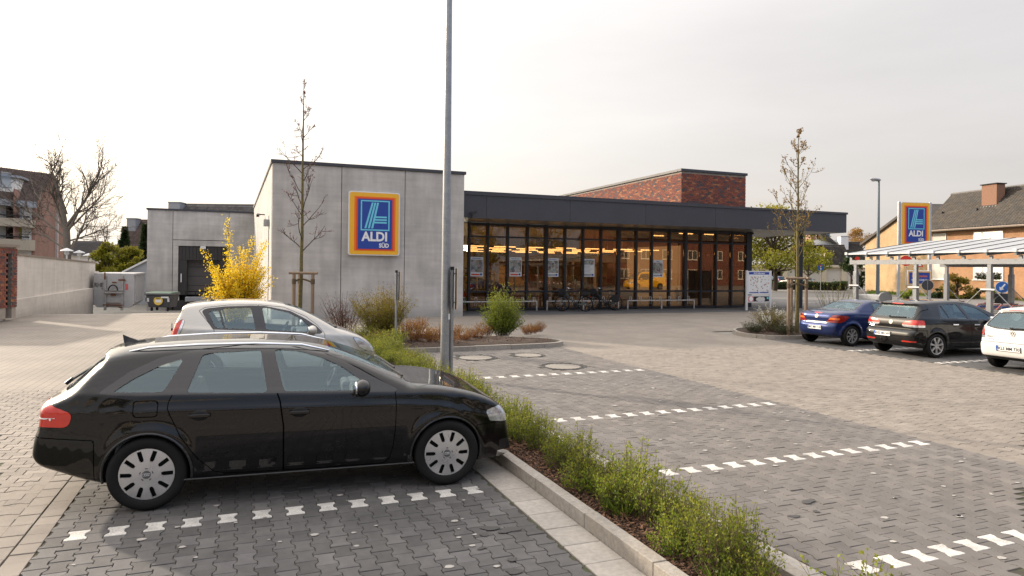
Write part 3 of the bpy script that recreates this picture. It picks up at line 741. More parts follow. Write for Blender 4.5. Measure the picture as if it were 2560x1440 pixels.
# ------------------------------------------------------------------ four more cars
def rear_x(B,y,z):
    xs=np.linspace(B.o[0],B.o[0]+1.6,200); f=lerp3(B.F,np.stack([xs,np.full(200,y),np.full(200,z)],1),B.o,B.h); i=np.argmax(f<0); return xs[i]
def rear_frame(B,y,z,d=.15):
    x0=rear_x(B,y,z-d/2); x1=rear_x(B,y,z+d/2); return rear_x(B,y,z),math.atan2(x1-x0,d)
def badge(root,B,z,kind,m,r=.05):
    x,tl=rear_frame(B,0,z); M=Matrix.Translation((x,0,z))@Matrix.Rotation(tl,4,'Y')@Matrix.Rotation(R(-90),4,'Z')@Matrix.Rotation(R(90),4,'X')
    b=MB(); b.lathe([(0.,.004),(r*.9,.004),(r*.9,0)],(0,0,0),(0,0,1),n=28); b.v=[tuple(M@Vector(v)) for v in b.v]; o=b.build('emblem',m['hubdark'],root,local=True)
    b=MB(); b.ring((0,0,.006),(0,0,1),r,r*.11,n=32,m=6)
    def st(x0,y0,x1,y1,w=.2): b.beam((x0*r,y0*r,.008),(x1*r,y1*r,.008),w*r,.006,up=(0,0,1))
    if kind=='vw':
        for s in(-1,1): st(s*.42,.86,s*.02,.12); st(s*.86,.36,s*.40,-.82); st(s*.40,-.82,s*.0,.0)
    else:
        st(-1.0,-.16,.25,-.05); st(.25,-.05,-.25,.07); st(-.25,.07,1.0,.18)
    b.v=[tuple(M@Vector(v)) for v in b.v]; b.build('emblem_ring',m['chrome'],o,smooth=True,local=True)
def script(root,B,y,z,txt,m,size=.055):
    x,tl=rear_frame(B,y,z); M=Matrix.Translation((x-.004,y,z))@Matrix.Rotation(tl,4,'Y')@Matrix.Rotation(R(-90),4,'Z')@Matrix.Rotation(R(90),4,'X'); b=MB(); b.text(txt,size,M,bold=.02,ext=.003); b.build('model_lettering',m['chrome'],root,local=True)
def rplate(root,B,y,z,txt,m):
    x,tl=rear_frame(B,y,z,.1); plate(root,x-.012,y,z,txt,m,tilt=max(-.2,min(.2,tl)))
def wiper(root,B,z0,z1,y0,y1,m):
    x0=rear_x(B,y0,z0); x1=rear_x(B,y1,z1); b=MB(); b.tube([(x0-.03,y0,z0),(x0+.02,y0,z0)],.025,n=8); b.beam((x0-.035,y0,z0),(x1-.02,y1,z1),.03,.02); b.build('rear_wiper',m['black'],root,local=True)
brk=lambda z0,z1,y,x: g_max(xlt(x),ylt(y),zgt(z0),zlt(z1))
# black five-door
HB5=dict(name='parked_car',label='black five-door hatchback with tow bar and number plate WES MG 497',group='cars parked nose-in on the right',h=.03,
 sil=[(.0,.44),(-.012,.56),(.01,.655),(.045,.70),(.085,.715),(.09,.80),(.10,.90),(.135,1.0),(.27,1.19),(.38,1.345),(.335,1.395),(.40,1.425),(.7,1.455),(1.2,1.48),(1.7,1.482),(2.1,1.455),(2.45,1.375),(2.8,1.225),(3.15,1.03),(3.25,.985),(3.6,.925),(3.9,.83),(4.1,.69),(4.18,.52),(4.19,.34),(4.15,.22),(3.8,.2),(2,.2),(1.2,.2),(.5,.22),(.2,.28),(.05,.34)],
 w=.892,belt=((.6,1.03),(3.1,.945)),tumble=.56,shoulder=.05,L=4.19,front=(3.2,.30,2.3),rear=(.75,.16,2.2),axles=(.71,3.28),R=.318,Ra=.355,flare=.02,crease=[(0,.90),(.7,.90),(2,.87),(3.3,.82),(4,.7)],
 windows=[([(.86,1.015),(3.02,.945),(2.75,1.17),(2.45,1.315),(2.1,1.395),(1.6,1.425),(1.2,1.415),(1.0,1.375)],[[(.93,1.04),(1.055,1.345),(1.11,1.36),(1.20,1.035)],[(1.24,1.03),(1.15,1.37),(1.4,1.39),(1.70,1.385),(1.88,1.01)],[(1.99,1.0),(1.83,1.38),(2.1,1.35),(2.4,1.265),(2.66,1.12),(2.82,.975)]])],
 windscreen=(2.2,3.18,1.02,1.42,.09),rear_glass=([(0,1.035),(.60,1.045),(.63,1.08),(.555,1.33),(0,1.345)],.45),
 lamps=[('tail_light',g_max(poly_yz([(.37,.815),(.355,.865),(.42,.935),(.60,.975),(.8,.985),(1.0,.955),(1.0,.80),(.45,.795)],xhi=.34)),.3,'red'),('headlight',[(3.75,.84),(4.05,.74),(4.3,.6),(4.3,.55),(3.95,.6)],.4,'clear')],
 lampsub={'tail_light':[(zlt(.852),'clear','reversing_light'),(lambda V:np.abs(np.abs(V[:,1])-.565)-.006,'black','lamp_joint')]},
 panels=[('door',poly_xz([(.98,1.0),(1.02,.9),(1.12,.68),(1.2,.45),(1.25,.28),(1.95,.27),(1.95,.9),(1.93,1.0),(1.775,1.43),(1.4,1.42),(1.06,1.39)],.3)),('door',poly_xz([(1.957,.27),(1.957,.9),(1.937,1.0),(1.782,1.43),(2.2,1.38),(2.6,1.24),(2.95,1.0),(3.03,.94),(3.04,.6),(2.95,.3),(2.9,.27)],.3)),
  ('tailgate',g_max(xlt(.6),zgt(.73),ylt(.70),zlt(1.385))),('rear_bumper',g_max(xlt(.40),zlt(.722)))],
 zones=[('brake_light',brk(1.375,1.405,.17,.5),'red'),('bumper_reflector',g_max(xlt(.2),zgt(.40),zlt(.44),ygt(.42),ylt(.78)),'red'),('lower_skirt',g_max(xlt(.3),zlt(.36)),'black')],
 tyre=(.225,.195),rim=('spoke',7,.2,.20),seats=(1.95,1.2,1.1,2.7,2.65),handles=[(1.35,.865,.19),(2.12,.85,.19)],handlemat='chrome',mirror=(2.6,1.0,1.))
HB5['mats']=carmats(MATS['paint_black2'],hubdark=BLK); mm=HB5['mats']
o=Vector((15.47,12.75,0)); c5,B5=make_car(HB5,o,R(-3),.95)
badge(c5,B5,.895,'vw',mm); script(c5,B5,.60,.775,'GOLF',mm); rplate(c5,B5,.17,.575,'WES MG 497',mm); wiper(c5,B5,1.04,1.05,.08,-.42,mm)
b=MB(); b.tube([(.02,.12,.36),(-.06,.12,.35),(-.10,.12,.42)],.018,n=8); b.ball((-.10,.12,.45),.028,.028,.028); b.build('tow_bar',mm['dark'],c5,smooth=True,local=True)
# dark blue coupe-cabriolet
CAB=dict(name='parked_car',label='dark blue two-seat coupe cabriolet with number plate MO MN 110',group='cars parked nose-in on the right',h=.03,
 sil=[(.01,.40),(-.012,.52),(.0,.62),(.045,.685),(.055,.75),(.06,.86),(.10,.955),(.2,1.0),(.5,1.045),(.88,1.075),(1.1,1.185),(1.35,1.29),(1.6,1.345),(1.9,1.36),(2.15,1.325),(2.45,1.225),(2.75,1.06),(2.95,.955),(3.3,.87),(3.6,.765),(3.8,.63),(3.89,.48),(3.9,.3),(3.8,.2),(3,.19),(1.2,.2),(.5,.22),(.2,.26),(.06,.32)],
 w=.845,belt=((.6,1.0),(2.8,.91)),tumble=.62,shoulder=.05,L=3.9,front=(3.0,.32,2.2),rear=(.7,.22,2.0),axles=(.60,3.09),R=.312,Ra=.355,flare=.035,r=.08,k=.3,
 windows=[([(1.62,.985),(2.70,.92),(2.48,1.13),(2.2,1.245),(1.95,1.285),(1.68,1.29)],[[(1.66,1.0),(1.72,1.27),(1.95,1.265),(2.18,1.225),(2.42,1.105),(2.58,.945)]])],
 windscreen=(1.95,2.85,.98,1.31,.08),rear_glass=([(0,1.095),(.60,1.08),(.61,1.10),(.50,1.27),(0,1.29)],1.45),
 lamps=[('tail_light',g_max(poly_xz([(-.2,.705),(.22,.705),(.36,.76),(.52,.88),(.40,.915),(.2,.93),(-.2,.925)],.3),lambda V:.36+(V[:,2]-.70)*.95-np.abs(V[:,1])),.3,'darkred')],
 lampsub={'tail_light':[(g_max(zgt(.79),zlt(.845),xlt(.2)),'orange','indicator')]},
 panels=[('door',poly_xz([(1.615,.98),(1.63,.6),(1.7,.3),(1.8,.26),(2.72,.25),(2.8,.5),(2.78,.9),(2.7,.92),(2.4,1.19),(2.0,1.30),(1.67,1.305)],.3)),('bootlid',g_max(xlt(.86),zgt(.72),lambda V:np.abs(V[:,1])-(.36+(V[:,2]-.70)*.93))),('rear_bumper',g_max(xlt(.36),zlt(.70))),('roof_panel',g_max(xgt(1.02),xlt(1.6),zgt(1.02)))],
 zones=[('chrome_strip',brk(.672,.715,.40,.3),'chrome'),('brake_light',g_max(xgt(.08),xlt(.17),ylt(.14),zgt(.96)),'red'),('lower_skirt',g_max(xlt(.5),zlt(.27)),'black')],
 tyre=(.215,.205),rim=('spoke',8,.1,.17),seats=(1.75,None,1.3,2.5,2.35),handles=[(1.85,.86,.17)],mirror=(2.42,.98,.95))
CAB['mats']=carmats(MATS['paint_blue'],hubdark=BLK); mm=CAB['mats']
cc,BC=make_car(CAB,Vector((15.60,15.27,0)),R(1.5),.95); badge(cc,BC,.875,'bolt',mm,.055); rplate(cc,BC,.02,.535,'MO MN 110',mm)
b=MB(); b.tube([(1.35,.45,1.12),(1.42,.25,1.2),(1.45,.05,1.09),(1.45,-.15,1.09),(1.42,-.35,1.18),(1.35,-.5,1.12)],.018,n=8); b.build('roll_hoop',mm['white'],cc,smooth=True,local=True)
# white three-door
WHT=dict(name='parked_car',label='white hatchback with round tail lights and number plate KLE MM 730',group='cars parked nose-in on the right',h=.03,
 sil=[(.02,.36),(-.005,.48),(-.012,.585),(.02,.645),(.06,.67),(.075,.75),(.085,.90),(.125,1.0),(.28,1.18),(.42,1.335),(.375,1.375),(.43,1.40),(.8,1.445),(1.3,1.462),(1.7,1.45),(2.1,1.375),(2.5,1.2),(2.85,1.0),(3.2,.93),(3.6,.80),(3.85,.62),(3.91,.45),(3.9,.28),(3.8,.2),(2,.19),(1.0,.2),(.5,.22),(.2,.26),(.08,.30)],
 w=.825,belt=((.6,1.0),(2.8,.93)),tumble=.55,shoulder=.05,L=3.91,front=(3.0,.3,2.2),rear=(.7,.17,2.2),axles=(.71,3.17),R=.30,Ra=.335,flare=.02,
 windows=[([(.75,.99),(2.75,.93),(2.4,1.19),(2.1,1.31),(1.7,1.385),(1.3,1.395),(.95,1.34)],[[(.85,1.01),(1.0,1.31),(1.3,1.365),(1.42,1.365),(1.5,.99)],[(1.58,.985),(1.5,1.365),(1.7,1.36),(2.08,1.28),(2.35,1.16),(2.58,.955)]])],
 windscreen=(1.95,2.80,1.02,1.39,.08),rear_glass=([(0,.965),(.4,.985),(.625,1.035),(.60,1.12),(.525,1.30),(0,1.325)],.46),
 lamps=[('tail_light',g_max(poly_yz([(.615,.735),(.635,.87),(.655,.965),(.72,.99),(1.0,.99),(1.0,.735)],xhi=.25)),.3,'darkred')],
 lampsub={'tail_light':[(disc_yz(.725,.885,.03),'red','lamp_core'),(disc_yz(.725,.885,.045),'clear','lamp_ring'),(disc_yz(.725,.885,.085),'red','round_lens'),(disc_yz(.725,.885,.098),'clear','lamp_ring'),(zlt(.785),'clear','reversing_light')]},
 panels=[('door',poly_xz([(1.53,.98),(1.55,.5),(1.6,.28),(2.7,.26),(2.8,.6),(2.76,.93),(2.4,1.2),(2.0,1.35),(1.5,1.4)],.3)),('tailgate',g_max(xlt(.6),zgt(.66),ylt(.645),zlt(1.37))),('rear_bumper',g_max(xlt(.42),zlt(.645),zgt(.30)))],
 zones=[('brake_light',brk(1.378,1.398,.30,.5),'red'),('lower_skirt',g_max(xlt(.5),zlt(.335)),'black')],
 tyre=(.20,.185),rim=('spoke',6,.1,.2),seats=(1.75,1.05,1.0,2.5,2.4),handles=[(1.72,.85,.18)],mirror=(2.4,.98,1.))
WHT['mats']=carmats(MATS['paint_white'],hubdark=BLK); mm=WHT['mats']
cw_,BW=make_car(WHT,Vector((15.33,9.66,0)),R(-1),.95); badge(cw_,BW,.865,'vw',mm,.055); script(cw_,BW,.50,.765,'POLO',dict(chrome=mm['grey_plastic']),.05); rplate(cw_,BW,.03,.525,'KLE MM 730',mm); wiper(cw_,BW,.985,1.0,.05,-.45,mm)
b=MB(); x,_=rear_frame(BW,0,.745); b.obox((x,0,.745),.03,.2,.035); b.build('tailgate_handle',mm['paint'],cw_,local=True,bevel=.012)
b=MB(); x,tl=rear_frame(BW,.47,.705); pts=[(x-.004,.52-.1*t,.705+.02*math.sin(t*math.pi)*s) for s in(1,) for t in np.linspace(0,1,8)]; b.tube(pts,.005,n=5); pts=[(x-.004,.52-.1*t,.705-.02*math.sin(t*math.pi)) for t in np.linspace(0,1,8)]; b.tube(pts,.005,n=5); b.tube([(x-.004,.42,.705),(x-.004,.39,.722)],.005,n=5); b.tube([(x-.004,.42,.705),(x-.004,.39,.688)],.005,n=5); b.build('fish_sticker',mm['blueband'],cw_,local=True)
b=MB(); b.tube([(.75,0,1.44),(.62,0,1.62)],[.012,.004],n=6); b.build('antenna',mm['black'],cw_,local=True)
# silver five-door behind the estate
SIL=dict(name='parked_car',label='silver beige small hatchback parked two bays behind the black estate car',h=.028,
 sil=[(.02,.36),(-.01,.48),(-.01,.60),(.02,.68),(.03,.80),(.045,.95),(.10,1.15),(.19,1.36),(.22,1.44),(.30,1.475),(.5,1.51),(1.0,1.545),(1.4,1.545),(1.8,1.515),(2.2,1.425),(2.55,1.265),(2.85,1.09),(3.0,1.0),(3.2,.935),(3.5,.81),(3.68,.67),(3.77,.54),(3.80,.40),(3.78,.25),(3.6,.2),(2,.19),(1.,.2),(.5,.22),(.2,.26),(.08,.30)],
 w=.848,belt=((.5,1.06),(2.75,.915)),tumble=.50,shoulder=.05,L=3.8,front=(2.7,.34,2.1),rear=(.8,.15,2.0),axles=(.60,3.06),R=.30,Ra=.34,flare=.02,
 windows=[([(.74,1.035),(.55,1.35),(.58,1.395),(.66,1.415),(.95,1.445),(1.42,1.455),(1.65,1.445),(2.12,1.345),(2.38,1.205),(2.60,1.055),(2.72,.93),(2.65,.905),(1.9,.965)],[[(.80,1.06),(.66,1.33),(.70,1.36),(.83,1.385),(.93,1.05)],[(.96,1.05),(.87,1.39),(1.0,1.41),(1.40,1.42),(1.49,1.015)],[(1.68,1.005),(1.60,1.41),(1.7,1.405),(2.08,1.315),(2.32,1.185),(2.46,1.05),(2.50,.955),(2.4,.945)]])],
 windscreen=(2.05,2.95,1.03,1.46,.08),rear_glass=([(0,1.06),(.60,1.06),(.55,1.38),(0,1.40)],.22),
 lamps=[('tail_light',[(-.1,.86),(.13,.86),(.21,1.0),(.27,1.20),(.22,1.22),(.12,1.14),(-.1,.98)],.45,'red'),('headlight',[(3.30,.82),(3.42,.80),(3.62,.665),(3.80,.55),(3.80,.50),(3.6,.525),(3.42,.62)],.35,'clear')],
 lampsub={'tail_light':[(g_max(lambda V:.16-(V[:,0]-(V[:,2]-1.0)*.35)),'clear','reversing_light')]},
 panels=[('door',poly_xz([(.77,1.02),(.75,.8),(.85,.55),(1.0,.3),(1.6,.28),(1.6,.98),(1.525,1.47),(1.0,1.47),(.6,1.43),(.5,1.37)],.3)),('door',poly_xz([(1.607,.28),(1.607,.98),(1.532,1.47),(2.0,1.42),(2.4,1.24),(2.62,1.07),(2.75,.91),(2.75,.5),(2.65,.28)],.3)),('bonnet',g_max(xgt(2.97),xlt(3.62),ylt(.56),zgt(.6))),('front_bumper',g_max(xgt(3.36),zlt(.53)))],
 tyre=(.20,.185),rim=('spoke',6,.1,.2),seats=(1.75,1.05,.9,2.6,2.4),handles=[(.95,.90,.18),(1.78,.87,.18)],mirror=(2.50,.99,1.1),mirrormat='paint')
SIL['mats']=carmats(MATS['paint_silver'],hubdark=BLK); mm=SIL['mats']
cs,BS=make_car(SIL,Vector((-1.16,13.0+.848*.95,0)),0.,.95)
b=MB(); b.hexa([(.66,-.02,1.525),(.76,-.02,1.53),(.76,.02,1.53),(.66,.02,1.525)],[(.68,-.012,1.55),(.73,-.012,1.55),(.73,.012,1.55),(.68,.012,1.55)]); b.tube([(.70,0,1.545),(.57,0,1.75)],[.008,.003],n=6); b.build('antenna',mm['black'],cs,local=True)
b=MB(); b.beam((2.86,-.55,1.075),(2.66,.0,1.19),.02,.02); b.beam((2.88,.1,1.07),(2.70,.6,1.17),.02,.02); b.box(2.86,3.0,-.62,.62,.985,1.03); b.build('wiper',mm['black'],cs,local=True)
b=MB(); b.beam((-.0,.0,.98),(-.03,.35,1.05),.03,.05); b.build('rear_wiper',mm['black'],cs,local=True)
def recolor(root,old,new):
    for o in C.objects:
        if o.type=='MESH' and o.parent is not None and root_of(o)==root and o.data.materials and o.data.materials[0]==old: o.material_slots[0].link='OBJECT'; o.material_slots[0].material=new
p=at(2032,700,86.); q=at(1950,700,90.); an=math.atan2(p.y-q.y,p.x-q.x)
w1=dup(EST,(p.x,p.y,0),an+math.pi,'silver estate car parked behind the hedge in front of the garages',None,1.0); recolor(w1,MATS['paint_black'],MATS['paint_silver'])
p=at(1958,700,92.); w2=dup(cs,(p.x,p.y,0),an+math.pi,'blue car half hidden by the tree trunk and hedge before the garages',None,1.0); recolor(w2,MATS['paint_silver'],MATS['paint_blue'])
# ------------------------------------------------------------------ ground, paving, kerbs
pm('ground_far',(.22,.21,.19),rough=.95,var=.25,scale=.3)
pm('asphalt',(.155,.148,.142),rough=.9,var=.14,scale=.35,bump=.25,bscale=60)
pm('asphalt_dark',(.10,.098,.096),rough=.9,var=.12,scale=.35,bump=.25,bscale=60)
pm('joint_soil',(.055,.047,.035),rough=1.,var=.5,scale=9,col2=(.05,.055,.025))
pm('paver_dark',(.088,.084,.084),rough=.78,var=.22,scale=1.1,bump=.35,bscale=240,tint=.2,orand=.17,col2=(.105,.10,.097))
pm('paver_dark_worn',(.155,.138,.124),rough=.8,var=.26,scale=.4,bump=.35,bscale=240,tint=.14,orand=.1,col2=(.125,.115,.107))
pm('paver_light',(.235,.203,.172),rough=.85,var=.2,scale=.45,bump=.35,bscale=240,tint=.10,orand=.08,col2=(.215,.188,.16))
pm('paver_white',(.52,.50,.465),rough=.75,var=.42,scale=8,bump=.3,bscale=200,orand=.07)
pm('slab',(.34,.31,.275),rough=.85,var=.22,scale=2.6,bump=.3,bscale=180,orand=.10,tint=.1)
pm('kerb',(.33,.30,.265),rough=.9,var=.28,scale=3.2,bump=.4,bscale=120,orand=.10,col2=(.27,.24,.205))
pm('soil',(.045,.028,.018),rough=1.,var=.6,scale=14,bump=1.,bscale=50)
pm('bark',(.11,.055,.03),rough=1.,var=.4,scale=20,tint=.75)
pm('stain',(.055,.052,.05),rough=.7,var=.3,scale=20)
pm('road_paint',(.6,.6,.57),rough=.8,var=.2,scale=5)
# far paving: the same stones seen too far off to tell apart, drawn by a brick pattern with sunk joints
def pavmat(name,c1,c2,cj,bw,bh,rot=0.):
    m,t,b=newmat(name); geo=nd(t,'ShaderNodeNewGeometry'); mpn=nd(t,'ShaderNodeMapping',{0:geo.outputs['Position'],'Rotation':(0,0,rot)})
    br=nd(t,'ShaderNodeTexBrick',{0:mpn.outputs[0],'Scale':1.,'Mortar Size':.006,'Brick Width':bw,'Row Height':bh,'Bias':0.})
    br.inputs['Color1'].default_value=rgba(c1); br.inputs['Color2'].default_value=rgba(c2); br.inputs['Mortar'].default_value=rgba(cj)
    n=nd(t,'ShaderNodeTexNoise',{'Vector':geo.outputs['Position'],'Scale':.8,'Detail':7.}); q=nd(t,'ShaderNodeMapRange',{0:n.outputs[0],1:.3,2:.7,3:.86,4:1.14})
    vm=nd(t,'ShaderNodeVectorMath',operation='SCALE'); t.links.new(br.outputs[0],vm.inputs[0]); t.links.new(q.outputs[0],vm.inputs['Scale']); t.links.new(vm.outputs[0],b.inputs['Base Color'])
    b.inputs['Roughness'].default_value=.85
    bp=nd(t,'ShaderNodeBump',{'Height':br.outputs['Fac'],'Strength':.35,'Distance':.004}); bp.invert=True; t.links.new(bp.outputs[0],b.inputs['Normal'])
    return m
pavmat('paving_light_far',(.245,.212,.178),(.22,.192,.163),(.11,.095,.075),.2,.14,R(90))
pavmat('paving_dark_far',(.10,.098,.098),(.082,.08,.082),(.04,.036,.03),.2,.14,R(0))
pavmat('paving_strip_far',(.125,.122,.122),(.11,.108,.108),(.06,.055,.05),.2,.1,0)

RAMP=lambda X,Y: -.068*max(0,min(Y-33.5,15)) if X<.95 else 0.
def sheet(name,x0,x1,y0,y1,z,mat,nx=1,ny=1,hf=None):
    b=MB(); xs=np.linspace(x0,x1,nx+1); ys=np.linspace(y0,y1,ny+1)
    for j in range(ny+1):
        for i in range(nx+1): b.v.append((xs[i],ys[j],z+(hf(xs[i],ys[j]) if hf else 0))); b.t.append(.5)
    for j in range(ny):
        for i in range(nx): k=j*(nx+1)+i; b.f.append((k,k+1,k+nx+2,k+nx+1)); b.m.append(0)
    return tag(b.build(name,mat),kind='structure')
g=MB(); xs=[-380,-60,-40,-30,-20,-10,-5,.9,1.0,5,20,60,200,420]; ys=[-250,-40,0,33.5,36,40,44,48.5,52,60,120,300,480]
for y in ys:
    for x in xs: g.v.append((x,y,-.03+RAMP(x,y)*(1 if x>-45 else 0)*(1 if y<55 else max(0,1-(y-55)/30)))); g.t.append(.5)
n=len(xs)
for j in range(len(ys)-1):
    for i in range(n-1): g.f.append((j*n+i,j*n+i+1,(j+1)*n+i+1,(j+1)*n+i)); g.m.append(0)
tag(g.build('ground',MATS['ground_far']),kind='structure')

def bone(lx,ly,a,gap):
    """double-T stone: long axis y, waist in x"""
    p=lx/2; h=ly/2-gap/2; w=p+a-gap/2; n=p-a-gap/2
    return [(-w,-h),(w,-h),(w,-h+.030),(n,-.030),(n,.030),(w,h-.030),(w,h),(-w,h),(-w,h-.030),(-n,.030),(-n,-.030),(-w,-h+.030)]
def stone_mb(pts,x,y,dep=.03,top=0.,tilt=(0,0)):
    P=[(x+a,y+b,top+a*tilt[0]+b*tilt[1]) for a,b in pts]; n=len(P); c=.003
    I=[(x+a*(1-c/max(abs(a),.02)) ,y+b*(1-c/max(abs(b),.02)),top+a*tilt[0]+b*tilt[1]) for a,b in pts]
    O=[(q[0],q[1],q[2]-c) for q in P]; B=[(q[0],q[1],q[2]-dep) for q in P]
    return I+O+B,[tuple(range(n))]+[(n+i,n+(i+1)%n,(i+1)%n,i) for i in range(n)]+[(2*n+i,2*n+(i+1)%n,n+(i+1)%n,n+i) for i in range(n)]
def paving(name,label_base,cells,shape,mat,nparts,parent,white=None,whitemat=None,lim=None):
    """cells: stone centres; nearest become parts 'paver', the rest one part of kind stuff"""
    cells=sorted(cells,key=lambda c:c[0]**2+c[1]**2)
    vis=lim or (lambda x,y:True)
    front=[c for c in cells if vis(c[0],c[1]) and not (white and white(c))]; wh=[c for c in cells if white and white(c)]
    near=front[:nparts]; ns=set((c[0],c[1]) for c in near); ws=set((c[0],c[1]) for c in wh)
    meshes=[]
    for k in range(10):
        b=MB(); b.ct=rng.random(); V,F=stone_mb(shape,0,0,tilt=rng.normal(0,.008,2)); b._add(V,F); meshes.append(b.mesh('paver',mat))
    for c in near:
        o=bpy.data.objects.new('paver',meshes[rng.integers(10)]); C.objects.link(o); o.parent=parent; o.location=(c[0],c[1],rng.normal(0,.0012))
    b=MB(); b.ct=.5; V,F=stone_mb(shape,0,0); b._add(V,F); wm=b.mesh('marking_stone',whitemat) if whitemat else None
    for c in wh:
        o=bpy.data.objects.new('marking_stone',wm); C.objects.link(o); o.parent=parent; o.location=(c[0],c[1],.0012)
    b=MB()
    for c in cells:
        if (c[0],c[1]) in ns or (c[0],c[1]) in ws: continue
        b.ct=rng.random(); V,F=stone_mb(shape,c[0],c[1],top=rng.normal(0,.0012),tilt=rng.normal(0,.008,2)); b._add(V,F)
    if b.v: tag(b.build('small_pavers',mat,parent),kind='stuff')
def base(name,x0,x1,y0,y1,z=-.009):
    b=MB(); b.quad((x0,y0,z),(x1,y0,z),(x1,y1,z),(x0,y1,z)); return tag(b.build(name,MATS['joint_soil']),kind='structure')
def inview(x,y):
    xc=x*math.cos(YAW)-y*math.sin(YAW); z=x*math.sin(YAW)+y*math.cos(YAW)
    return z>1 and abs(xc/z)<.76 and HCAM/z<(1440-660)/1707*1.02
def grid(x0,x1,y0,y1,px,py,half=True,axis='y'):
    out=[]
    if axis=='y':
        for i in range(int(round((x1-x0)/px))):
            x=x0+(i+.5)*px
            for j in range(int((y1-y0)/py)+1):
                y=y0+(j+.5)*py+(py/2 if (i%2 and half) else 0)
                if y<y1: out.append((x,y,i,j))
    else:
        for i in range(int(round((y1-y0)/px))):
            y=y0+(i+.5)*px
            for j in range(int((x1-x0)/py)+1):
                x=x0+(j+.5)*py+(py/2 if (i%2 and half) else 0)
                if x+py*.45<x1: out.append((x,y,i,j))
    return out
# bay under the black estate
PXL=.1343; bayL=base('left_bay_paving',-1.36,2.29,3.2,8.8)
cl=grid(-1.36,2.27,3.35,8.7,PXL,.2)
rowy=6.15
def near_row(rows,par,x0,x1,py=.2):
    def f(c):
        return c[2]%2==par and x0<c[0]<x1 and any(abs(c[1]-r)<py/2-.001 for r in rows)
    return f
paving('bay','',cl,bone(PXL,.2,.012,.006),MATS['paver_dark'],300,bayL,near_row([rowy],1,-1.3,2.1),MATS['paver_white'],inview)
tag(sheet('left_bay_far',-1.36,2.29,8.8,18.2,-.004,MATS['paving_dark_far']))
# bays to the right of the planted strip
PXR=.1416; bayR=base('right_bay_paving',3.8,8.06,2.6,17.4)
cl=grid(3.80,8.05,2.7,17.3,PXR,.2)
hole=[(5.16,15.28,.5),(6.53,15.34,.42),(6.50,13.34,.5)]
cl=[c for c in cl if all(math.hypot(c[0]-h[0],c[1]-h[1])>h[2]+.02 for h in hole)]
RY=[3.57,6.08,8.65,12.48]
cl=[c for c in cl if inview(c[0],c[1])]
paving('bay','',cl,bone(PXR,.2,.012,.006),MATS['paver_dark_worn'],300,bayR,near_row(RY,0,4.0,7.9),MATS['paver_white'])
tag(sheet('right_bay_far',3.8,8.06,17.4,19.0,-.004,MATS['paving_dark_far']))
# driving lane on the left, stones turned a quarter
laneL=base('left_lane_paving',-14,-1.70,5.2,13.5)
sh=[(b,a) for a,b in bone(.14,.2,.012,.006)][::-1]
cl=[c for c in grid(-13,-1.70,5.3,13.4,.14,.2,axis='x') if inview(c[0],c[1])]
paving('lane','',cl,sh,MATS['paver_light'],300,laneL)
sheet('left_lane_far',-30,-1.36,13.4,33.5,-.004,MATS['paving_light_far'])
sheet('left_lane_edge',-60,-14,-5,33.5,-.012,MATS['asphalt'])
b=MB(); b.box(-12,.9,33.0,33.35,-.03,.0); tag(b.build('drain_strip',MATS['slab']),kind='structure')
sheet('loading_ramp',-30,.9,33.5,48.8,-.01,MATS['asphalt'],8,8,RAMP)
# two rows of edging stones between lane and bay
edgeL=base('left_edging',-1.70,-1.36,3.2,13.4)
def rect(w,h,g): return [(-w/2+g/2,-h/2+g/2),(w/2-g/2,-h/2+g/2),(w/2-g/2,h/2-g/2),(-w/2+g/2,h/2-g/2)]
cl=[(-1.62,3.3+.24*j,0,j) for j in range(42)]+[(-1.45,3.2+.2*j,1,j) for j in range(51)]
paving('edge','',cl,rect(.165,.235,.007),MATS['paver_light'],60,edgeL)
# lane on the right
laneR=base('right_lane_paving',8.06,15.2,4.0,15.5)
cl=[c for c in grid(8.20,15.2,4.1,15.4,.14,.2,axis='x') if inview(c[0],c[1])]
cl+=[(8.13,4.1+.2*j,0,j) for j in range(57)]
paving('lane','',cl,sh,MATS['paver_light'],300,laneR)
b=MB(); z=-.004
b.quad((8.06,15.4,z),(15.2,15.4,z),(15.2,28.7,z),(8.06,28.7,z)); b.quad((9.0,4.0,-.02),(15.2,4.0,-.02),(15.2,15.4,-.02),(9.0,15.4,-.02))
b.quad((-1.36,18.2,z),(8.06,18.2,z),(8.06,28.7,z),(-1.36,28.7,z)); b.quad((15.2,19.5,z),(27.5,19.5,z),(27.5,28.7,z),(15.2,28.7,z))
tag(b.build('right_lane_far',MATS['paving_light_far']),kind='structure')
# dark strip under the canopy
b=MB(); b.quad((9.2,28.7,-.003),(32.3,28.7,-.003),(32.3,32.4,-.003),(9.2,32.4,-.003)); tag(b.build('canopy_pavement',MATS['paving_strip_far']),kind='structure')
# bays of the cars on the right, with their white stones
b=MB(); b.quad((15.2,-2,-.003),(21.2,-2,-.003),(21.2,16.6,-.003),(15.2,16.6,-.003)); bay3=tag(b.build('far_bay_paving',MATS['paving_dark_far']),kind='structure')
b=MB(); V,F=stone_mb(bone(.14,.2,.012,.006),0,0,dep=.01); b._add(V,F); wm=b.mesh('marking_stone',MATS['paver_white'])
for yy in(13.68,11.2,8.7):
    for k in range(15):
        o=bpy.data.objects.new('marking_stone',wm); C.objects.link(o); o.parent=bay3; o.location=(15.3+.283*k,yy,.004)
b=MB(); b.quad((21.2,-20,-.006),(27.5,-20,-.006),(27.5,19.5,-.006),(21.2,19.5,-.006)); tag(b.build('trolley_bay_paving',MATS['paving_light_far']),kind='structure')
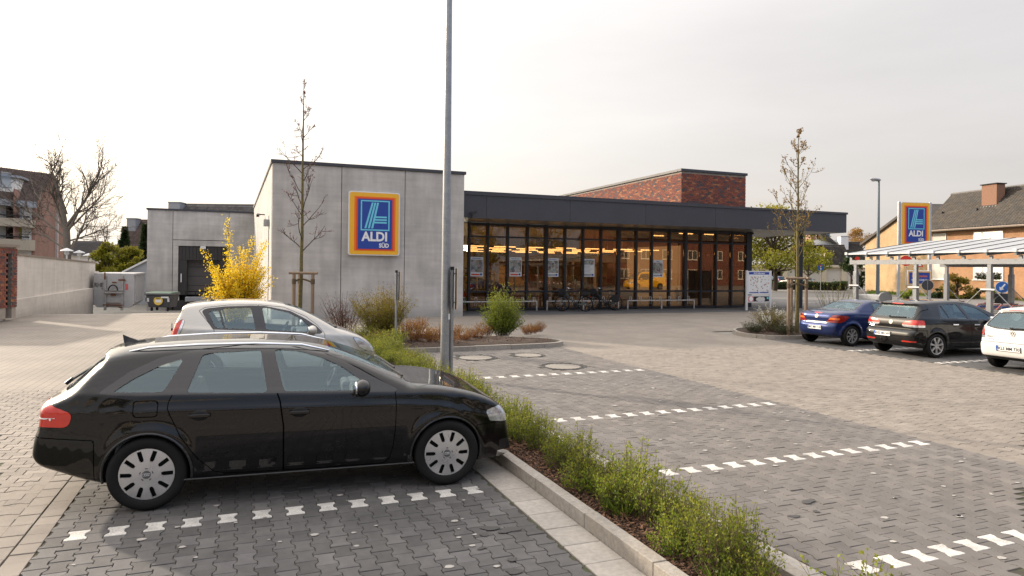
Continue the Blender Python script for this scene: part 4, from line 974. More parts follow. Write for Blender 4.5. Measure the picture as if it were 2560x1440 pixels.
# cut stones along the edges of the lanes
pm('edge_fill',(.21,.18,.15),rough=.85,var=.2,scale=3)
for x0,x1,y0,y1 in((8.055,8.35,4.,15.5),(-1.95,-1.70,5.2,13.4)): b=MB(); b.quad((x0,y0,-.002),(x1,y0,-.002),(x1,y1,-.002),(x0,y1,-.002)); tag(b.build('edge_strip',MATS['edge_fill']),kind='structure')
# manholes in the right bays
pm('iron',(.075,.072,.07),rough=.55,metal=.6,var=.3,scale=18)
pm('manhole_fill',(.25,.225,.195),rough=.85,var=.15,scale=8,bump=.4,bscale=80)
for (x,y,r),lb in zip(hole,('manhole cover in the dark bay behind the tall grey pole','manhole cover nearest to the planted island kerb','manhole cover in front of the other two')):
    t=thing('manhole_cover',lb,'manhole',(x,y,0),0,'manhole covers in the parking bays')
    b=MB(); b.lathe([(r*1.0,-.02),(r*1.0,.002),(r*.92,.003),(r*.92,-.005),(r*.87,-.005),(r*.87,.004),(r*.82,.004),(r*.82,-.004)],(x,y,0),(0,0,1),n=40); b.build('frame',MATS['iron'],t)
    b=MB(); pts=[]
    for k in range(96): a=2*math.pi*k/96; q=r*(.80 if k%4<2 else .75); pts.append((x+q*math.cos(a),y+q*math.sin(a),.0035))
    b.quad(*pts); b.build('lid',MATS['manhole_fill'],t)
    b=MB(); b.lathe([(r*.82,-.0035),(.02,-.0035)],(x,y,0),(0,0,1),n=40); b.build('lid_rim',MATS['iron'],t)
    b=MB(); b.quad(*[(x+(r*1.04)*math.cos(2*math.pi*k/32),y+(r*1.04)*math.sin(2*math.pi*k/32),-.007) for k in range(32)]); b.build('seat_ring',MATS['joint_soil'],t)

# planted strip: slabs, kerbs, soil
strip=base('strip_edge_bed',2.29,3.8,2.4,19.0,-.014)
def pieces(name,fn,y0,y1,step,mat,parent,gap=.006):
    y=y0; k=0
    while y<y1:
        b=MB(); fn(b,y+gap/2,min(y+step,y1)-gap/2); b.ct=rng.random()
        o=b.build(name,mat,parent,bevel=.006); y+=step
pieces('edge_slab',lambda b,a,c:b.box(2.298,2.615,a,c,-.05,rng.normal(0,.001)),2.6,17.9,.345,MATS['slab'],strip)
pieces('edge_slab',lambda b,a,c:b.box(3.50,3.792,a,c,-.05,rng.normal(0,.001)),2.6,16.9,.345,MATS['slab'],strip)
pieces('kerb_stone',lambda b,a,c:b.box(2.62,2.735,a,c,-.1,.115+rng.normal(0,.0015)),1.95,18.2,1.0,MATS['kerb'],strip)
pieces('kerb_stone',lambda b,a,c:b.box(3.385,3.49,a,c,-.1,.115+rng.normal(0,.0015)),2.2,16.2,1.0,MATS['kerb'],strip)
def bumpy(name,outline,z,mat,h=.05,step=.12):
    """a bed of soil filling an outline"""
    P=np.array(outline); x0,y0=P.min(0); x1,y1=P.max(0); X,Y=np.meshgrid(np.arange(x0,x1+step,step),np.arange(y0,y1+step,step),indexing='ij')
    d=sdpoly(P,X,Y); Z=z+h*np.clip(-d/.35,0,1)+rng.normal(0,.012,X.shape); nx,ny=X.shape; idx=np.arange(nx*ny).reshape(nx,ny)
    q=np.stack([idx[:-1,:-1],idx[1:,:-1],idx[1:,1:],idx[:-1,1:]],-1).reshape(-1,4); keep=(d.ravel()[q]<.0).any(1)
    # pull the outer ring onto the outline
    V=np.stack([X,Y,Z],-1).reshape(-1,3); dd=d.ravel(); out=(dd>0)
    gx,gy=np.gradient(d,step); gg=np.stack([gx,gy],-1).reshape(-1,2); V[out,:2]-=gg[out]*dd[out][:,None]; V[out,2]=z-.01
    return tag(npmesh(name,V,q[keep],mat),kind='structure')
soil1=bumpy('planting_soil',[(2.735,2.0),(3.385,2.0),(3.385,16.6),(2.735,18.2)],.03,MATS['soil'],.05,.1)
def chips(name,outline,n,z,parent_soil):
    P=np.array(outline); x0,y0=P.min(0); x1,y1=P.max(0); V=[];F=[];t=[]
    c=np.stack([rng.uniform(x0,x1,n*2),rng.uniform(y0,y1,n*2)],1); c=c[sdpoly(P,c[:,0],c[:,1])<-.03][:n]; m=len(c)
    L=rng.uniform(.006,.024,m); w=rng.uniform(.003,.009,m); a=rng.uniform(0,6.28,m); tl=rng.normal(0,.35,m)
    ux=np.stack([np.cos(a)*np.cos(tl),np.sin(a)*np.cos(tl),np.sin(tl)],1)*L[:,None]; uy=np.stack([-np.sin(a),np.cos(a),rng.normal(0,.3,m)],1)*w[:,None]
    ce=np.concatenate([c,(z+rng.uniform(0,.03,m))[:,None]],1)
    V=np.stack([ce-ux-uy,ce+ux-uy,ce+ux+uy,ce-ux+uy],1).reshape(-1,3); F=np.arange(4*m).reshape(m,4)
    o=npmesh(name,V,F,MATS['bark'],np.repeat(rng.random(m),4)); return tag(o,'brown bark mulch chips scattered over the planting soil','bark mulch',None,'stuff')
chips('bark_mulch',[(2.74,2.2),(3.38,2.2),(3.38,11),(2.74,11)],16000,.07,soil1)
# curved island bed on the far side of the bays
ISL=[(3.6,16.75),(4.3,16.62),(7.2,16.72),(8.0,16.85),(8.32,17.15),(8.38,17.5),(8.2,17.95),(7.6,18.5),(6.4,19.3),(5.0,20.3),(3.5,21.2),(1.5,21.6),(-.5,21.5),(-.6,19.5),(1.0,18.6),(2.735,18.3),(3.4,17.4)]
isl=crom(ISL,5)
def kerb_line(name,pts,parent,closed,w=.1,h=.115,step=1.0,zb=-.1):
    P=np.array(pts); P=np.concatenate([P,P[:1]]) if closed else P
    L=np.concatenate([[0],np.cumsum(np.linalg.norm(np.diff(P,axis=0),axis=1))]); tot=L[-1]; n=max(1,int(tot/step))
    for k in range(n):
        s=np.linspace(tot*k/n+.004,tot*(k+1)/n-.004,5); X=np.interp(s,L,P[:,0]); Y=np.interp(s,L,P[:,1])
        d=np.stack([np.gradient(X),np.gradient(Y)],1); d/=np.linalg.norm(d,axis=1)[:,None]; nn=np.stack([d[:,1],-d[:,0]],1)
        b=MB(); b.ct=rng.random(); hh=h+rng.normal(0,.002)
        for i in range(4):
            A=[(X[j]+nn[j,0]*q,Y[j]+nn[j,1]*q) for j,q in((i,-w/2),(i+1,-w/2),(i+1,w/2),(i,w/2))]
            b.hexa([(x,y,zb) for x,y in A],[(x,y,hh) for x,y in A])
        b.build('kerb_stone',MATS['kerb'],parent)
islo=bumpy('island_soil',isl,.04,MATS['soil'],.10,.16)
kerb_line('kerb',isl,islo,True)
chips('bark_mulch',[(3.2,16.9),(8.1,17.1),(8.2,17.6),(5,20),(3,20)],5000,.13,islo)
# bed at the right, beside the blue car
ISR=[(15.2,17.2),(15.45,16.8),(16.3,16.62),(18,16.6),(21,16.6),(21,19.3),(17,19.6),(16.1,19.3),(15.5,18.6),(15.2,17.9)]
isr=crom(ISR,5); isro=bumpy('right_bed_soil',isr,.04,MATS['soil'],.1,.16); kerb_line('kerb',isr,isro,True)
chips('bark_mulch',[(15.3,17),(21,16.8),(21,19),(16,19)],2500,.13,isro)
# bed with the yellow shrub, left of the store
ISF=[(-1.6,25.2),(.8,25.2),(.9,28.8),(-1.6,28.8)]; isfo=bumpy('left_bed_soil',ISF,.02,MATS['soil'],.06,.2); kerb_line('kerb',ISF,isfo,True)
# asphalt drive and road beyond, verge
sheet('store_drive',27.5,120,-30,44,-.008,MATS['asphalt'])
sheet('store_back_drive',32.3,90,44,58,-.010,MATS['asphalt_dark'])
b=MB()
for (x0,y0,x1,y1) in((34,31,60,33.5),(36,36.5,70,40)):
    b.quad((x0,y0,-.003),(x1,y1,-.003),(x1,y1+.14,-.003),(x0,y0+.12,-.003))
tag(b.build('lane_line',MATS['road_paint']),kind='structure')
# oil stains on the stones
b=MB()
for px,py,r in((1225,1322,.10),(1275,1326,.12),(1205,1372,.05),(1660,1255,.06),(2020,1255,.10),(1985,1292,.07),(1210,1338,.06),(1280,1400,.06),(2040,1280,.05),(1285,1430,.09)):
    p=gnd(px,py); r*=.6; k=14; ph=rng.uniform(0,6.28,3)
    b.quad(*[(p.x+r*(1+.25*math.sin(2*a+ph[0])+.15*math.sin(3*a+ph[1]))*math.cos(a)*1.2,p.y+r*.8*(1+.25*math.sin(2*a+ph[0])+.15*math.sin(3*a+ph[1]))*math.sin(a),.0075) for a in [2*math.pi*i/k for i in range(k)]])
tag(b.build('oil_stain',MATS['stain']),'dark oil stains soaked into the paving stones','stain',None,'stuff')

# trodden-in gum spots and small litter
pm('gum',(.36,.34,.31),rough=.8,var=.2); b=MB()
for k in range(130):
    x,y=(rng.uniform(3.9,8.,),rng.uniform(3.3,12)) if k%3 else (rng.uniform(-1.2,2.2),rng.uniform(3.9,6.5)); r=rng.uniform(.008,.028); a0=rng.uniform(0,6)
    b.quad(*[(x+r*1.3*math.cos(a)*(1+.2*math.sin(3*a+a0)),y+r*math.sin(a),.0065) for a in np.linspace(0,2*math.pi,9,endpoint=False)])
tag(b.build('gum_spots',MATS['gum']),'pale trodden gum spots and specks scattered over the dark paving','gum spots',None,'stuff')
# ------------------------------------------------------------------ the store
def concretemat(name,col,stain=.2):
    m,t,b=newmat(name); geo=nd(t,'ShaderNodeNewGeometry'); pos=geo.outputs['Position']
    a=nd(t,'ShaderNodeTexNoise',{'Vector':pos,'Scale':.9,'Detail':8.,'Roughness':.6})
    mp1=nd(t,'ShaderNodeMapping',{0:pos,'Scale':(3.5,3.5,.35)}); s1=nd(t,'ShaderNodeTexNoise',{'Vector':mp1.outputs[0],'Scale':1.,'Detail':5.})
    mp2=nd(t,'ShaderNodeMapping',{0:pos,'Scale':(.5,.5,7.)}); s2=nd(t,'ShaderNodeTexNoise',{'Vector':mp2.outputs[0],'Scale':1.,'Detail':4.})
    vo=nd(t,'ShaderNodeTexVoronoi',{'Vector':pos,'Scale':5.5}); pit=nd(t,'ShaderNodeMapRange',{0:vo.outputs['Distance'],1:.03,2:.09,3:.72,4:1.})
    oi=nd(t,'ShaderNodeObjectInfo')
    q1=nd(t,'ShaderNodeMapRange',{0:a.outputs[0],1:.3,2:.7,3:1-stain,4:1+stain*.6}); q2=nd(t,'ShaderNodeMapRange',{0:s1.outputs[0],1:.35,2:.65,3:1-stain*.5,4:1+stain*.3}); q3=nd(t,'ShaderNodeMapRange',{0:s2.outputs[0],1:.35,2:.65,3:1-stain*.3,4:1.04}); q4=nd(t,'ShaderNodeMapRange',{0:oi.outputs['Random'],1:0.,2:1.,3:.95,4:1.05})
    x=q1.outputs[0]
    for q in(q2,q3,q4,pit): x=nd(t,'ShaderNodeMath',{0:x,1:q.outputs[0]},operation='MULTIPLY').outputs[0]
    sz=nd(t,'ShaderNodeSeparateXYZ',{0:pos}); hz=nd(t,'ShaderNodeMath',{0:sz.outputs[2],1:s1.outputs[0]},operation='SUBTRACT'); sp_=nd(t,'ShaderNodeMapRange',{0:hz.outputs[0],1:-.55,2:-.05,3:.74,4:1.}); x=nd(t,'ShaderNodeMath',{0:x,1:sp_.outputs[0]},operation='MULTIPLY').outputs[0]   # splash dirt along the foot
    vm=nd(t,'ShaderNodeVectorMath',operation='SCALE'); vm.inputs[0].default_value=col; t.links.new(x,vm.inputs['Scale']); t.links.new(vm.outputs[0],b.inputs['Base Color'])
    b.inputs['Roughness'].default_value=.85; n=nd(t,'ShaderNodeTexNoise',{'Vector':pos,'Scale':60.,'Detail':4.}); bp=nd(t,'ShaderNodeBump',{'Height':n.outputs[0],'Strength':.25,'Distance':.01}); t.links.new(bp.outputs[0],b.inputs['Normal'])
    return m
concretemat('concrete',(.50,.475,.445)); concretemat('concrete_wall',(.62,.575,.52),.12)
pm('anthracite',(.062,.062,.070),rough=.38,metal=.25,var=.08,scale=.8,spec=.5,orand=.05)
pm('anthracite_dark',(.022,.024,.03),rough=.4,metal=.2,var=.08)
pm('soffit',(.30,.27,.22),rough=.35,metal=.2,var=.1,scale=1.2)
pm('galv',(.36,.37,.38),rough=.42,metal=.7,var=.32,scale=7,col2=(.25,.26,.275))
pm('white_metal',(.70,.70,.70),rough=.4,var=.05)
pm('grey_metal',(.33,.34,.36),rough=.5,metal=.2,var=.15,scale=4)
def brickpmat(name,cols,rough=.85):
    """single bricks: colour picked from the brick's own random tint"""
    m,t,b=newmat(name); a=nd(t,'ShaderNodeAttribute',attribute_name='tint'); r=nd(t,'ShaderNodeValToRGB',{0:a.outputs['Fac']}); r.color_ramp.interpolation='CONSTANT'
    el=r.color_ramp.elements; n=len(cols); el[0].color=rgba(cols[0]); el[1].position=1/n; el[1].color=rgba(cols[1])
    for i in range(2,n): q=el.new(i/n); q.color=rgba(cols[i])
    geo=nd(t,'ShaderNodeNewGeometry'); nz=nd(t,'ShaderNodeTexNoise',{'Vector':geo.outputs['Position'],'Scale':14.,'Detail':5.}); q=nd(t,'ShaderNodeMapRange',{0:nz.outputs[0],1:.3,2:.7,3:.75,4:1.25})
    vm=nd(t,'ShaderNodeVectorMath',operation='SCALE'); t.links.new(r.outputs[0],vm.inputs[0]); t.links.new(q.outputs[0],vm.inputs['Scale']); t.links.new(vm.outputs[0],b.inputs['Base Color']); b.inputs['Roughness'].default_value=rough
    bp=nd(t,'ShaderNodeBump',{'Height':nz.outputs[0],'Strength':.3,'Distance':.01}); t.links.new(bp.outputs[0],b.inputs['Normal']); return m
brickpmat('clinker',[(.20,.062,.042),(.24,.075,.045),(.15,.055,.045),(.075,.058,.062),(.27,.085,.045),(.19,.06,.045),(.11,.075,.075),(.22,.07,.045),(.17,.055,.04),(.34,.14,.07)])
pm('mortar',(.36,.31,.26),rough=.95,var=.2,scale=5)
def brickwall(parent,P0,U,N,L,Hh,bl,bh,nparts,mat,mortar,name='brick',skip=None,thick=.02):
    """stretcher-bond courses on a wall face; P0 lower corner, U along, N outward"""
    U=Vector(U).normalized(); N=Vector(N).normalized(); P0=Vector(P0); org=root_of(parent).location
    b=MB(); M=Matrix((U.to_4d(),N.to_4d(),Vector((0,0,1,0)),Vector((0,0,0,1)))).transposed(); M[0][3]=M[1][3]=M[2][3]=0; 
    ms=[]
    for k in range(14):
        q=MB(); q.ct=rng.random(); q.box(0,bl-.012,-.004,thick,0,bh-.011); ms.append(q.mesh('brick',mat))
    half=[]
    for k in range(6):
        q=MB(); q.ct=rng.random(); q.box(0,bl/2-.012,-.004,thick,0,bh-.011); half.append(q.mesh('brick',mat))
    cells=[]
    for r in range(int(Hh/bh)):
        x=-(bl/2 if r%2 else 0); x0=0
        while x<L-.02:
            a=max(0,x); e=min(L,x+bl)
            if e-a>.06 and not (skip and skip((a+e)/2,(r+.5)*bh)): cells.append((a,r*bh,e-a))
            x+=bl
    rest=MB()
    for i,(a,z,w) in enumerate(cells):
        off=rng.uniform(0,.004); p=P0+U*a+Vector((0,0,z))+N*off
        if i<nparts and abs(w-bl)<.01 or i<nparts and abs(w-bl/2)<.01:
            o=bpy.data.objects.new(name,(ms if abs(w-bl)<.01 else half)[rng.integers(14 if abs(w-bl)<.01 else 6)]); C.objects.link(o); o.parent=parent
            Mo=M.copy(); q=p-org; Mo[0][3],Mo[1][3],Mo[2][3]=q.x,q.y,q.z; o.matrix_basis=Mo
        else:
            rest.ct=rng.random(); Mo=M.copy(); q=p; Mo[0][3],Mo[1][3],Mo[2][3]=q.x,q.y,q.z
            V=[Mo@Vector(c) for c in((0,-.004,0),(w-.012,-.004,0),(w-.012,thick,0),(0,thick,0),(0,-.004,bh-.011),(w-.012,-.004,bh-.011),(w-.012,thick,bh-.011),(0,thick,bh-.011))]
            rest._add(V,[(3,2,1,0),(4,5,6,7),(0,1,5,4),(1,2,6,5),(2,3,7,6),(3,0,4,7)])
    if rest.v: tag(rest.build('small_bricks',mat,parent),kind='stuff')

STORE=thing('supermarket','flat-roofed discount supermarket of grey concrete panels with long glazed front','supermarket',(1.12,29.04,0))
YB=29.04; XL=1.12; XR=9.2; HB=6.27
bx=[XL]+[onY(853,600,YB).x,onY(1011.5,600,YB).x]+[XR]
for a,c in zip(bx,bx[1:]):
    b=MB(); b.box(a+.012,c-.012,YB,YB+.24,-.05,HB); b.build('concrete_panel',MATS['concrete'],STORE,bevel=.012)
b=MB(); b.box(XL+.1,XR-.1,YB+.1,YB+.2,-.05,HB-.02); b.build('joint_backing',MATS['dark'],STORE)
PD=at(635,526,49.5); YD=PD.y; XD=PD.x
LU=Vector((XD-XL,YD-YB,0)); LL=LU.length; LU.normalize(); LN=Vector((-LU.y,LU.x,0))
def LP(s,z,o=0.): p=Vector((XL,YB,z))+LU*s+LN*o; return p
js=[.25,2.05,2.75,6.0,9.2,12.5,16.0,LL]
for i,(a,c) in enumerate(zip(js,js[1:])):
    b=MB()
    if i==1:
        zs=[(3.0,HB)]
        b.hexa([LP(a+.01,4.3),LP(c-.01,4.3),LP(c-.01,4.3,-.24),LP(a+.01,4.3,-.24)],[LP(a+.01,HB),LP(c-.01,HB),LP(c-.01,HB,-.24),LP(a+.01,HB,-.24)]); b.build('concrete_panel',MATS['concrete'],STORE)
        b=MB(); b.hexa([LP(a,-.05,-.12),LP(c,-.05,-.12),LP(c,-.05,-.2),LP(a,-.05,-.2)],[LP(a,4.3,-.12),LP(c,4.3,-.12),LP(c,4.3,-.2),LP(a,4.3,-.2)]); b.build('concrete_panel',MATS['concrete'],STORE)
        b=MB(); b.hexa([LP(a+.08,.45,-.08),LP(c-.08,.45,-.08),LP(c-.08,.45,-.118),LP(a+.08,.45,-.118)],[LP(a+.08,3.1,-.08),LP(c-.08,3.1,-.08),LP(c-.08,3.1,-.118),LP(a+.08,3.1,-.118)]); b.build('slit_window',MATS['anthracite_dark'],STORE)
        continue
    b.hexa([LP(a+.01,-1.2),LP(c-.01,-1.2),LP(c-.01,-1.2,-.24),LP(a+.01,-1.2,-.24)],[LP(a+.01,HB),LP(c-.01,HB),LP(c-.01,HB,-.24),LP(a+.01,HB,-.24)])
    b.build('concrete_panel',MATS['concrete'],STORE,bevel=.01)
b=MB(); b.hexa([LP(-.06,HB,.06),LP(LL,HB,.06),LP(LL,HB,-.3),LP(-.06,HB,-.3)],[LP(-.06,HB+.13,.06),LP(LL,HB+.13,.06),LP(LL,HB+.13,-.3),LP(-.06,HB+.13,-.3)]); b.build('roof_edge',MATS['anthracite'],STORE)
b=MB(); b.box(XL-.06,XR+.06,YB-.06,YB+.3,HB+.002,HB+.132); b.build('roof_edge',MATS['anthracite'],STORE,bevel=.008)
b=MB(); b.quad((XL,YB+.2,HB-.1),(XR-.05,YB+.2,HB-.1),(XR-.05,YD,HB-.1),(XD,YD,HB-.1)); b.box(XR-.24,XR-.02,YB+.25,YD,-.05,HB); b.build('roof_slab',MATS['anthracite'],STORE)
b=MB(); b.box(XR-.24,XR-.04,YB+.24,YB+3.4,-.05,HB); b.build('concrete_panel',MATS['concrete'],STORE)
# wall lamp and camera on the side wall
p=LP(1.9,3.95,.0); b=MB(); b.obox(p+LN*.12,.22,.24,.3,math.atan2(LU.y,LU.x)); b.build('wall_lamp',MATS['grey_metal'],STORE,bevel=.02)
p=LP(6.2,4.6,0.); b=MB(); b.beam(p,p+LN*.3,.05,.05); b.beam(p+LN*.3+LU*.1,p+LN*.34-LU*.3+Vector((0,0,-.08)),.12,.12); b.build('security_camera',MATS['black_plastic'],STORE)
# loading dock
def DY(px,py,o=0.): v=onY(px,py,YD); v.y-=o; return v
x0=DY(368,600).x; x1=DY(632,600).x; zt=DY(500,524.5).z; zb=-1.15
xj1=DY(432,600).x; xj2=DY(572,600).x; xo1=DY(446,650).x; xo2=DY(570,650).x; zo=DY(500,616).z; zl=DY(500,601).z; zf=DY(450,738).z; ze=DY(450,600).z
def pbox(name,xa,xb,ya,yb,za,zc,mat,bev=0.,par=STORE):
    b=MB(); b.box(min(xa,xb),max(xa,xb),ya,yb,min(za,zc),max(za,zc)); return b.build(name,MATS[mat],par,bevel=bev)
pbox('concrete_panel',x0,xj1-.015,YD,YD+.25,zb,zt-.12,'concrete',.012)
pbox('concrete_panel',xj1+.015,xj2-.015,YD,YD+.25,zl+.02,zt-.12,'concrete',.012)
pbox('concrete_panel',xj2+.015,x1+.4,YD,YD+.25,zb,zt-.12,'concrete',.012)
pbox('lintel',xj1+.015,xj2-.015,YD-.03,YD+.22,zo+.02,zl-.02,'concrete',.01)
pbox('jamb',xj1+.015,xo1-.01,YD-.03,YD+.22,zf-.35,zo+.015,'concrete',.01); pbox('jamb',xo2+.01,xj2-.015,YD-.03,YD+.22,zf-.35,zo+.015,'concrete',.01)
pbox('roof_edge',x0-.07,x1+.2,YD-.07,YD+.3,zt-.118,zt,'anthracite')
pbox('joint_backing',x0+.1,xo1-.02,YD+.26,YD+.3,zb,zt-.15,'dark'); pbox('joint_backing',xo1,x1,YD+.9,YD+.95,zb,zt-.2,'dark')
pbox('side_wall',x0,x0+.25,YD+.26,YD+14,zb,zt-.12,'concrete')
pm('dock_rubber',(.038,.034,.034),rough=.75,var=.2,scale=3); pm('dock_door',(.10,.088,.085),rough=.6,var=.06,scale=2)
nz_=14
for k in range(nz_):      # hanging strips of the dock curtain
    a=xo1+(xo2-xo1)*k/nz_; c=xo1+(xo2-xo1)*(k+1)/nz_; pbox('curtain_strip',a+.01,c-.01,YD+.02+.015*(k%2),YD+.04+.015*(k%2),zo-.28*(zo-zf),zo,'dock_rubber')
for a in(xo1,xo2-.55): pbox('dock_cushion',a,a+.55,YD+.05,YD+.5,zf,zo-.28*(zo-zf),'dock_rubber',.03)
for k in range(5): h=(zo-zf)/5.2; pbox('door_section',xo1+.55,xo2-.55,YD+.6,YD+.65,zf+h*k+.01,zf+h*(k+1)-.01,'dock_door',.01)
pbox('guide_light',xo1+.15,xo1+.22,YD-.02,YD+.02,zf+.35*(zo-zf)-.3,zf+.35*(zo-zf)+.3,'white_metal')
pbox('pit_wall',xj1-.3,x1,YD-.25,YD-.01,zb,zf-.36,'dock_rubber')
t=STORE; pbox('dock_leveller',DY(466,730).x,DY(560,730).x,YD-1.2,YD-.26,DY(470,752).z,DY(470,741).z,'grey_metal',.02)
b=MB()
for px in(466,490,515): b.beam(DY(px,745,.6),DY(px,727,.6),.05,.05)
b.beam(DY(464,728,.6),DY(518,728.5,.6),.07,.07); b.build('dock_railing',MATS['dark'],STORE)
# board on the dock
b=MB(); a=DY(501,615,.05); c=DY(514,623,.05); b.box(a.x,c.x,YD-.08,YD-.05,c.z,a.z); b.build('dock_sign',MATS['white_metal'],STORE)

# glazed front
YG=32.2; GX=[onY(p,700,YG).x for p in (1171,1217,1267,1316,1363,1410,1455,1500,1544,1588,1627,1671,1711,1749,1787,1826,1864)]
glassmat('store_glass',(.58,.43,.27),refl=.10,rtint=(.95,.80,.62),grime=.012)
ZT=[.03,.92,3.66,4.26]
for i,x in enumerate(GX):
    w=.055 if i not in(4,8,12) else .09
    b=MB(); b.box(x-w,x+w,YG-.14,YG+.08,.02,4.40); b.build('mullion',MATS['anthracite_dark'],STORE,bevel=.006)
b=MB(); b.box(9.25,9.9,YG-.1,YG+.1,.02,4.4); b.build('cladding',MATS['anthracite_dark'],STORE)
for i in range(len(GX)-1):
    a,c=GX[i],GX[i+1]; wa=.055 if i not in(4,8,12) else .09; wc=.055 if i+1 not in(4,8,12) else .09
    for z,h in((.03,.10),(.92,.09),(3.66,.08),(4.24,.14)):
        b=MB(); b.box(a+wa+.002,c-wc-.002,YG-.12,YG+.06,z,z+h); b.build('transom',MATS['anthracite_dark'],STORE)
    for z0,z1 in((.131,.918),(1.012,3.658),(3.742,4.238)):
        b=MB(); b.box(a+wa+.003,c-wc-.003,YG-.028,YG-.010,z0,z1); b.build('pane',MATS['store_glass'],STORE)
# right-hand return of the glazing
for i in range(4):
    y0=YG+.1+i*1.6
    b=MB(); b.box(GX[-1]+.02,GX[-1]+.14,y0,y0+.1,.02,4.4); b.build('mullion',MATS['anthracite_dark'],STORE)
    b=MB(); b.box(GX[-1]+.06,GX[-1]+.08,y0+.102,y0+1.598,.1,4.3); b.build('pane',MATS['store_glass'],STORE)
pbox('cladding',GX[-1]+.06,GX[-1]+.35,YG-.12,YG+.12,.02,4.4,'anthracite_dark')
# fascia, soffit, roof
YF=29.3; XE=32.2; fj=[9.23]+[onY(p,560,YF).x for p in(1216,1425,1614.5,1789)]+[28.3,XE]
for a,c in zip(fj,fj[1:]): b=MB(); b.box(a+.006,c-.006,YF,YF+.06,4.385,5.42); b.build('fascia_panel',MATS['anthracite'],STORE)
pbox('roof_edge',9.23,XE+.05,YF-.05,YF+.25,5.425,5.54,'anthracite'); pbox('roof_edge',9.23,24.0,YF+.5,YF+.8,5.541,5.66,'anthracite')
pbox('fascia_backing',9.25,XE-.05,YF+.062,YF+.12,4.41,5.41,'dark')
pbox('end_fascia',XE-.06,XE,YF+.062,36.2,4.385,5.42,'anthracite'); pbox('roof_edge',XE-.2,XE+.05,YF+.252,36.2,5.425,5.54,'anthracite')
pbox('soffit',9.25,XE-.07,YF+.125,YG-.16,4.40,4.44,'soffit'); pbox('soffit',GX[-1]+.4,XE-.07,YG-.155,36.2,4.40,4.44,'soffit')
pbox('roof_slab',9.25,XE-.1,YF+.13,36.2,5.3,5.4,'anthracite'); pbox('roof_slab',9.25,27.9,36.21,52,5.3,5.4,'anthracite')
p=onY(1997,700,31.0); pbox('canopy_column',p.x-.16,p.x+.16,30.85,31.15,0,4.39,'anthracite_dark',.01)
b=MB(); q=onY(1176,532,YF); b.beam(q+Vector((0,-.02,0)),q+Vector((0,-.25,0)),.05,.05); b.beam(q+Vector((-.05,-.2,-.05)),q+Vector((.22,-.3,.03)),.09,.09); b.beam(q+Vector((.02,-.2,-.05)),q+Vector((-.02,-.22,-.25)),.07,.06); b.build('security_camera',MATS['black_plastic'],STORE)
b=MB(); q=onY(1872,578,YG-.3); b.beam(q,q+Vector((.25,-.1,-.15)),.1,.1); b.beam(q+Vector((0,.1,.02)),q+Vector((.25,0,.05)),.05,.05); b.build('security_camera',MATS['black_plastic'],STORE)
# brick tower behind the roof
YT=36.0; T0=onY(1704,422,YT); T1=onY(1865,432,YT); zt=T0.z-.0; yb=onX(1395,490,T0.x).y
pbox('tower_core',T0.x+.02,T1.x,YT+.02,yb,4.0,zt-.1,'mortar'); pbox('roof_edge',T0.x-.08,T1.x+.08,YT-.08,YT+.3,zt-.14,zt+.02,'anthracite',.01); pbox('roof_edge',T0.x-.08,T0.x+.3,YT+.302,yb,zt-.14,zt+.02,'anthracite',.01)
brickwall(STORE,(T0.x,YT+.02,5.45),(1,0,0),(0,-1,0),T1.x-T0.x,zt-.16-5.45,.27,.108,300,MATS['clinker'],None)
brickwall(STORE,(T0.x+.02,YT+16.,5.45),(0,-1,0),(-1,0,0),16.,zt-.16-5.45,.27,.108,0,MATS['clinker'],None)
brickwall(STORE,(T0.x+.02,yb,5.45),(0,-1,0),(-1,0,0),yb-YT-16.,zt-.16-5.45,.54,.108,0,MATS['clinker'],None)
# inside
pm('store_floor',(.30,.26,.20),rough=.35,var=.1,scale=1.); pm('store_wall',(.50,.38,.22),rough=.8,var=.12,scale=.7); pm('store_ceiling',(.55,.42,.25),rough=.8,var=.08)
pbox('floor',9.3,27.6,YG+.1,50,-.02,.015,'store_floor'); pbox('back_wall',9.3,27.6,48,48.2,.015,4.5,'store_wall'); pbox('inner_wall',9.22,9.3,YG+.15,48,.015,4.5,'store_wall')
pbox('inner_wall',22.9,23.0,38,48,.015,4.5,'store_wall')
pbox('ceiling',9.3,27.5,YG+.12,48,4.36,4.39,'store_ceiling')
m,t_,b_=newmat('tube_light'); b_.inputs['Emission Color'].default_value=(1,.86,.62,1); b_.inputs['Emission Strength'].default_value=6.
for j in range(5):
    for i in range(7):
        x=10.6+i*1.8+(.5 if j%2 else 0); y=33.8+j*2.6; b=MB(); b.box(x,x+1.2,y,y+.08,3.25,3.30); lo=b.build('ceiling_lamp',m,STORE)
        b=MB(); b.box(x+.55,x+.58,y+.02,y+.05,3.3,4.36); b.build('lamp_rod',MATS['white_metal'],lo)
for x,y in((24.2,34),(26,34),(24.2,37),(26,37)): pbox('ceiling_lamp',x,x+.9,y,y+.12,4.30,4.34,'tube_light')
brickpmat('goods',[(.55,.10,.05),(.6,.42,.08),(.10,.16,.4),(.7,.66,.6),(.35,.2,.08),(.15,.3,.1),(.62,.3,.1),(.8,.75,.65),(.25,.08,.06),(.5,.35,.2)])
pm('shelf_wood',(.32,.2,.1),rough=.7,var=.1)
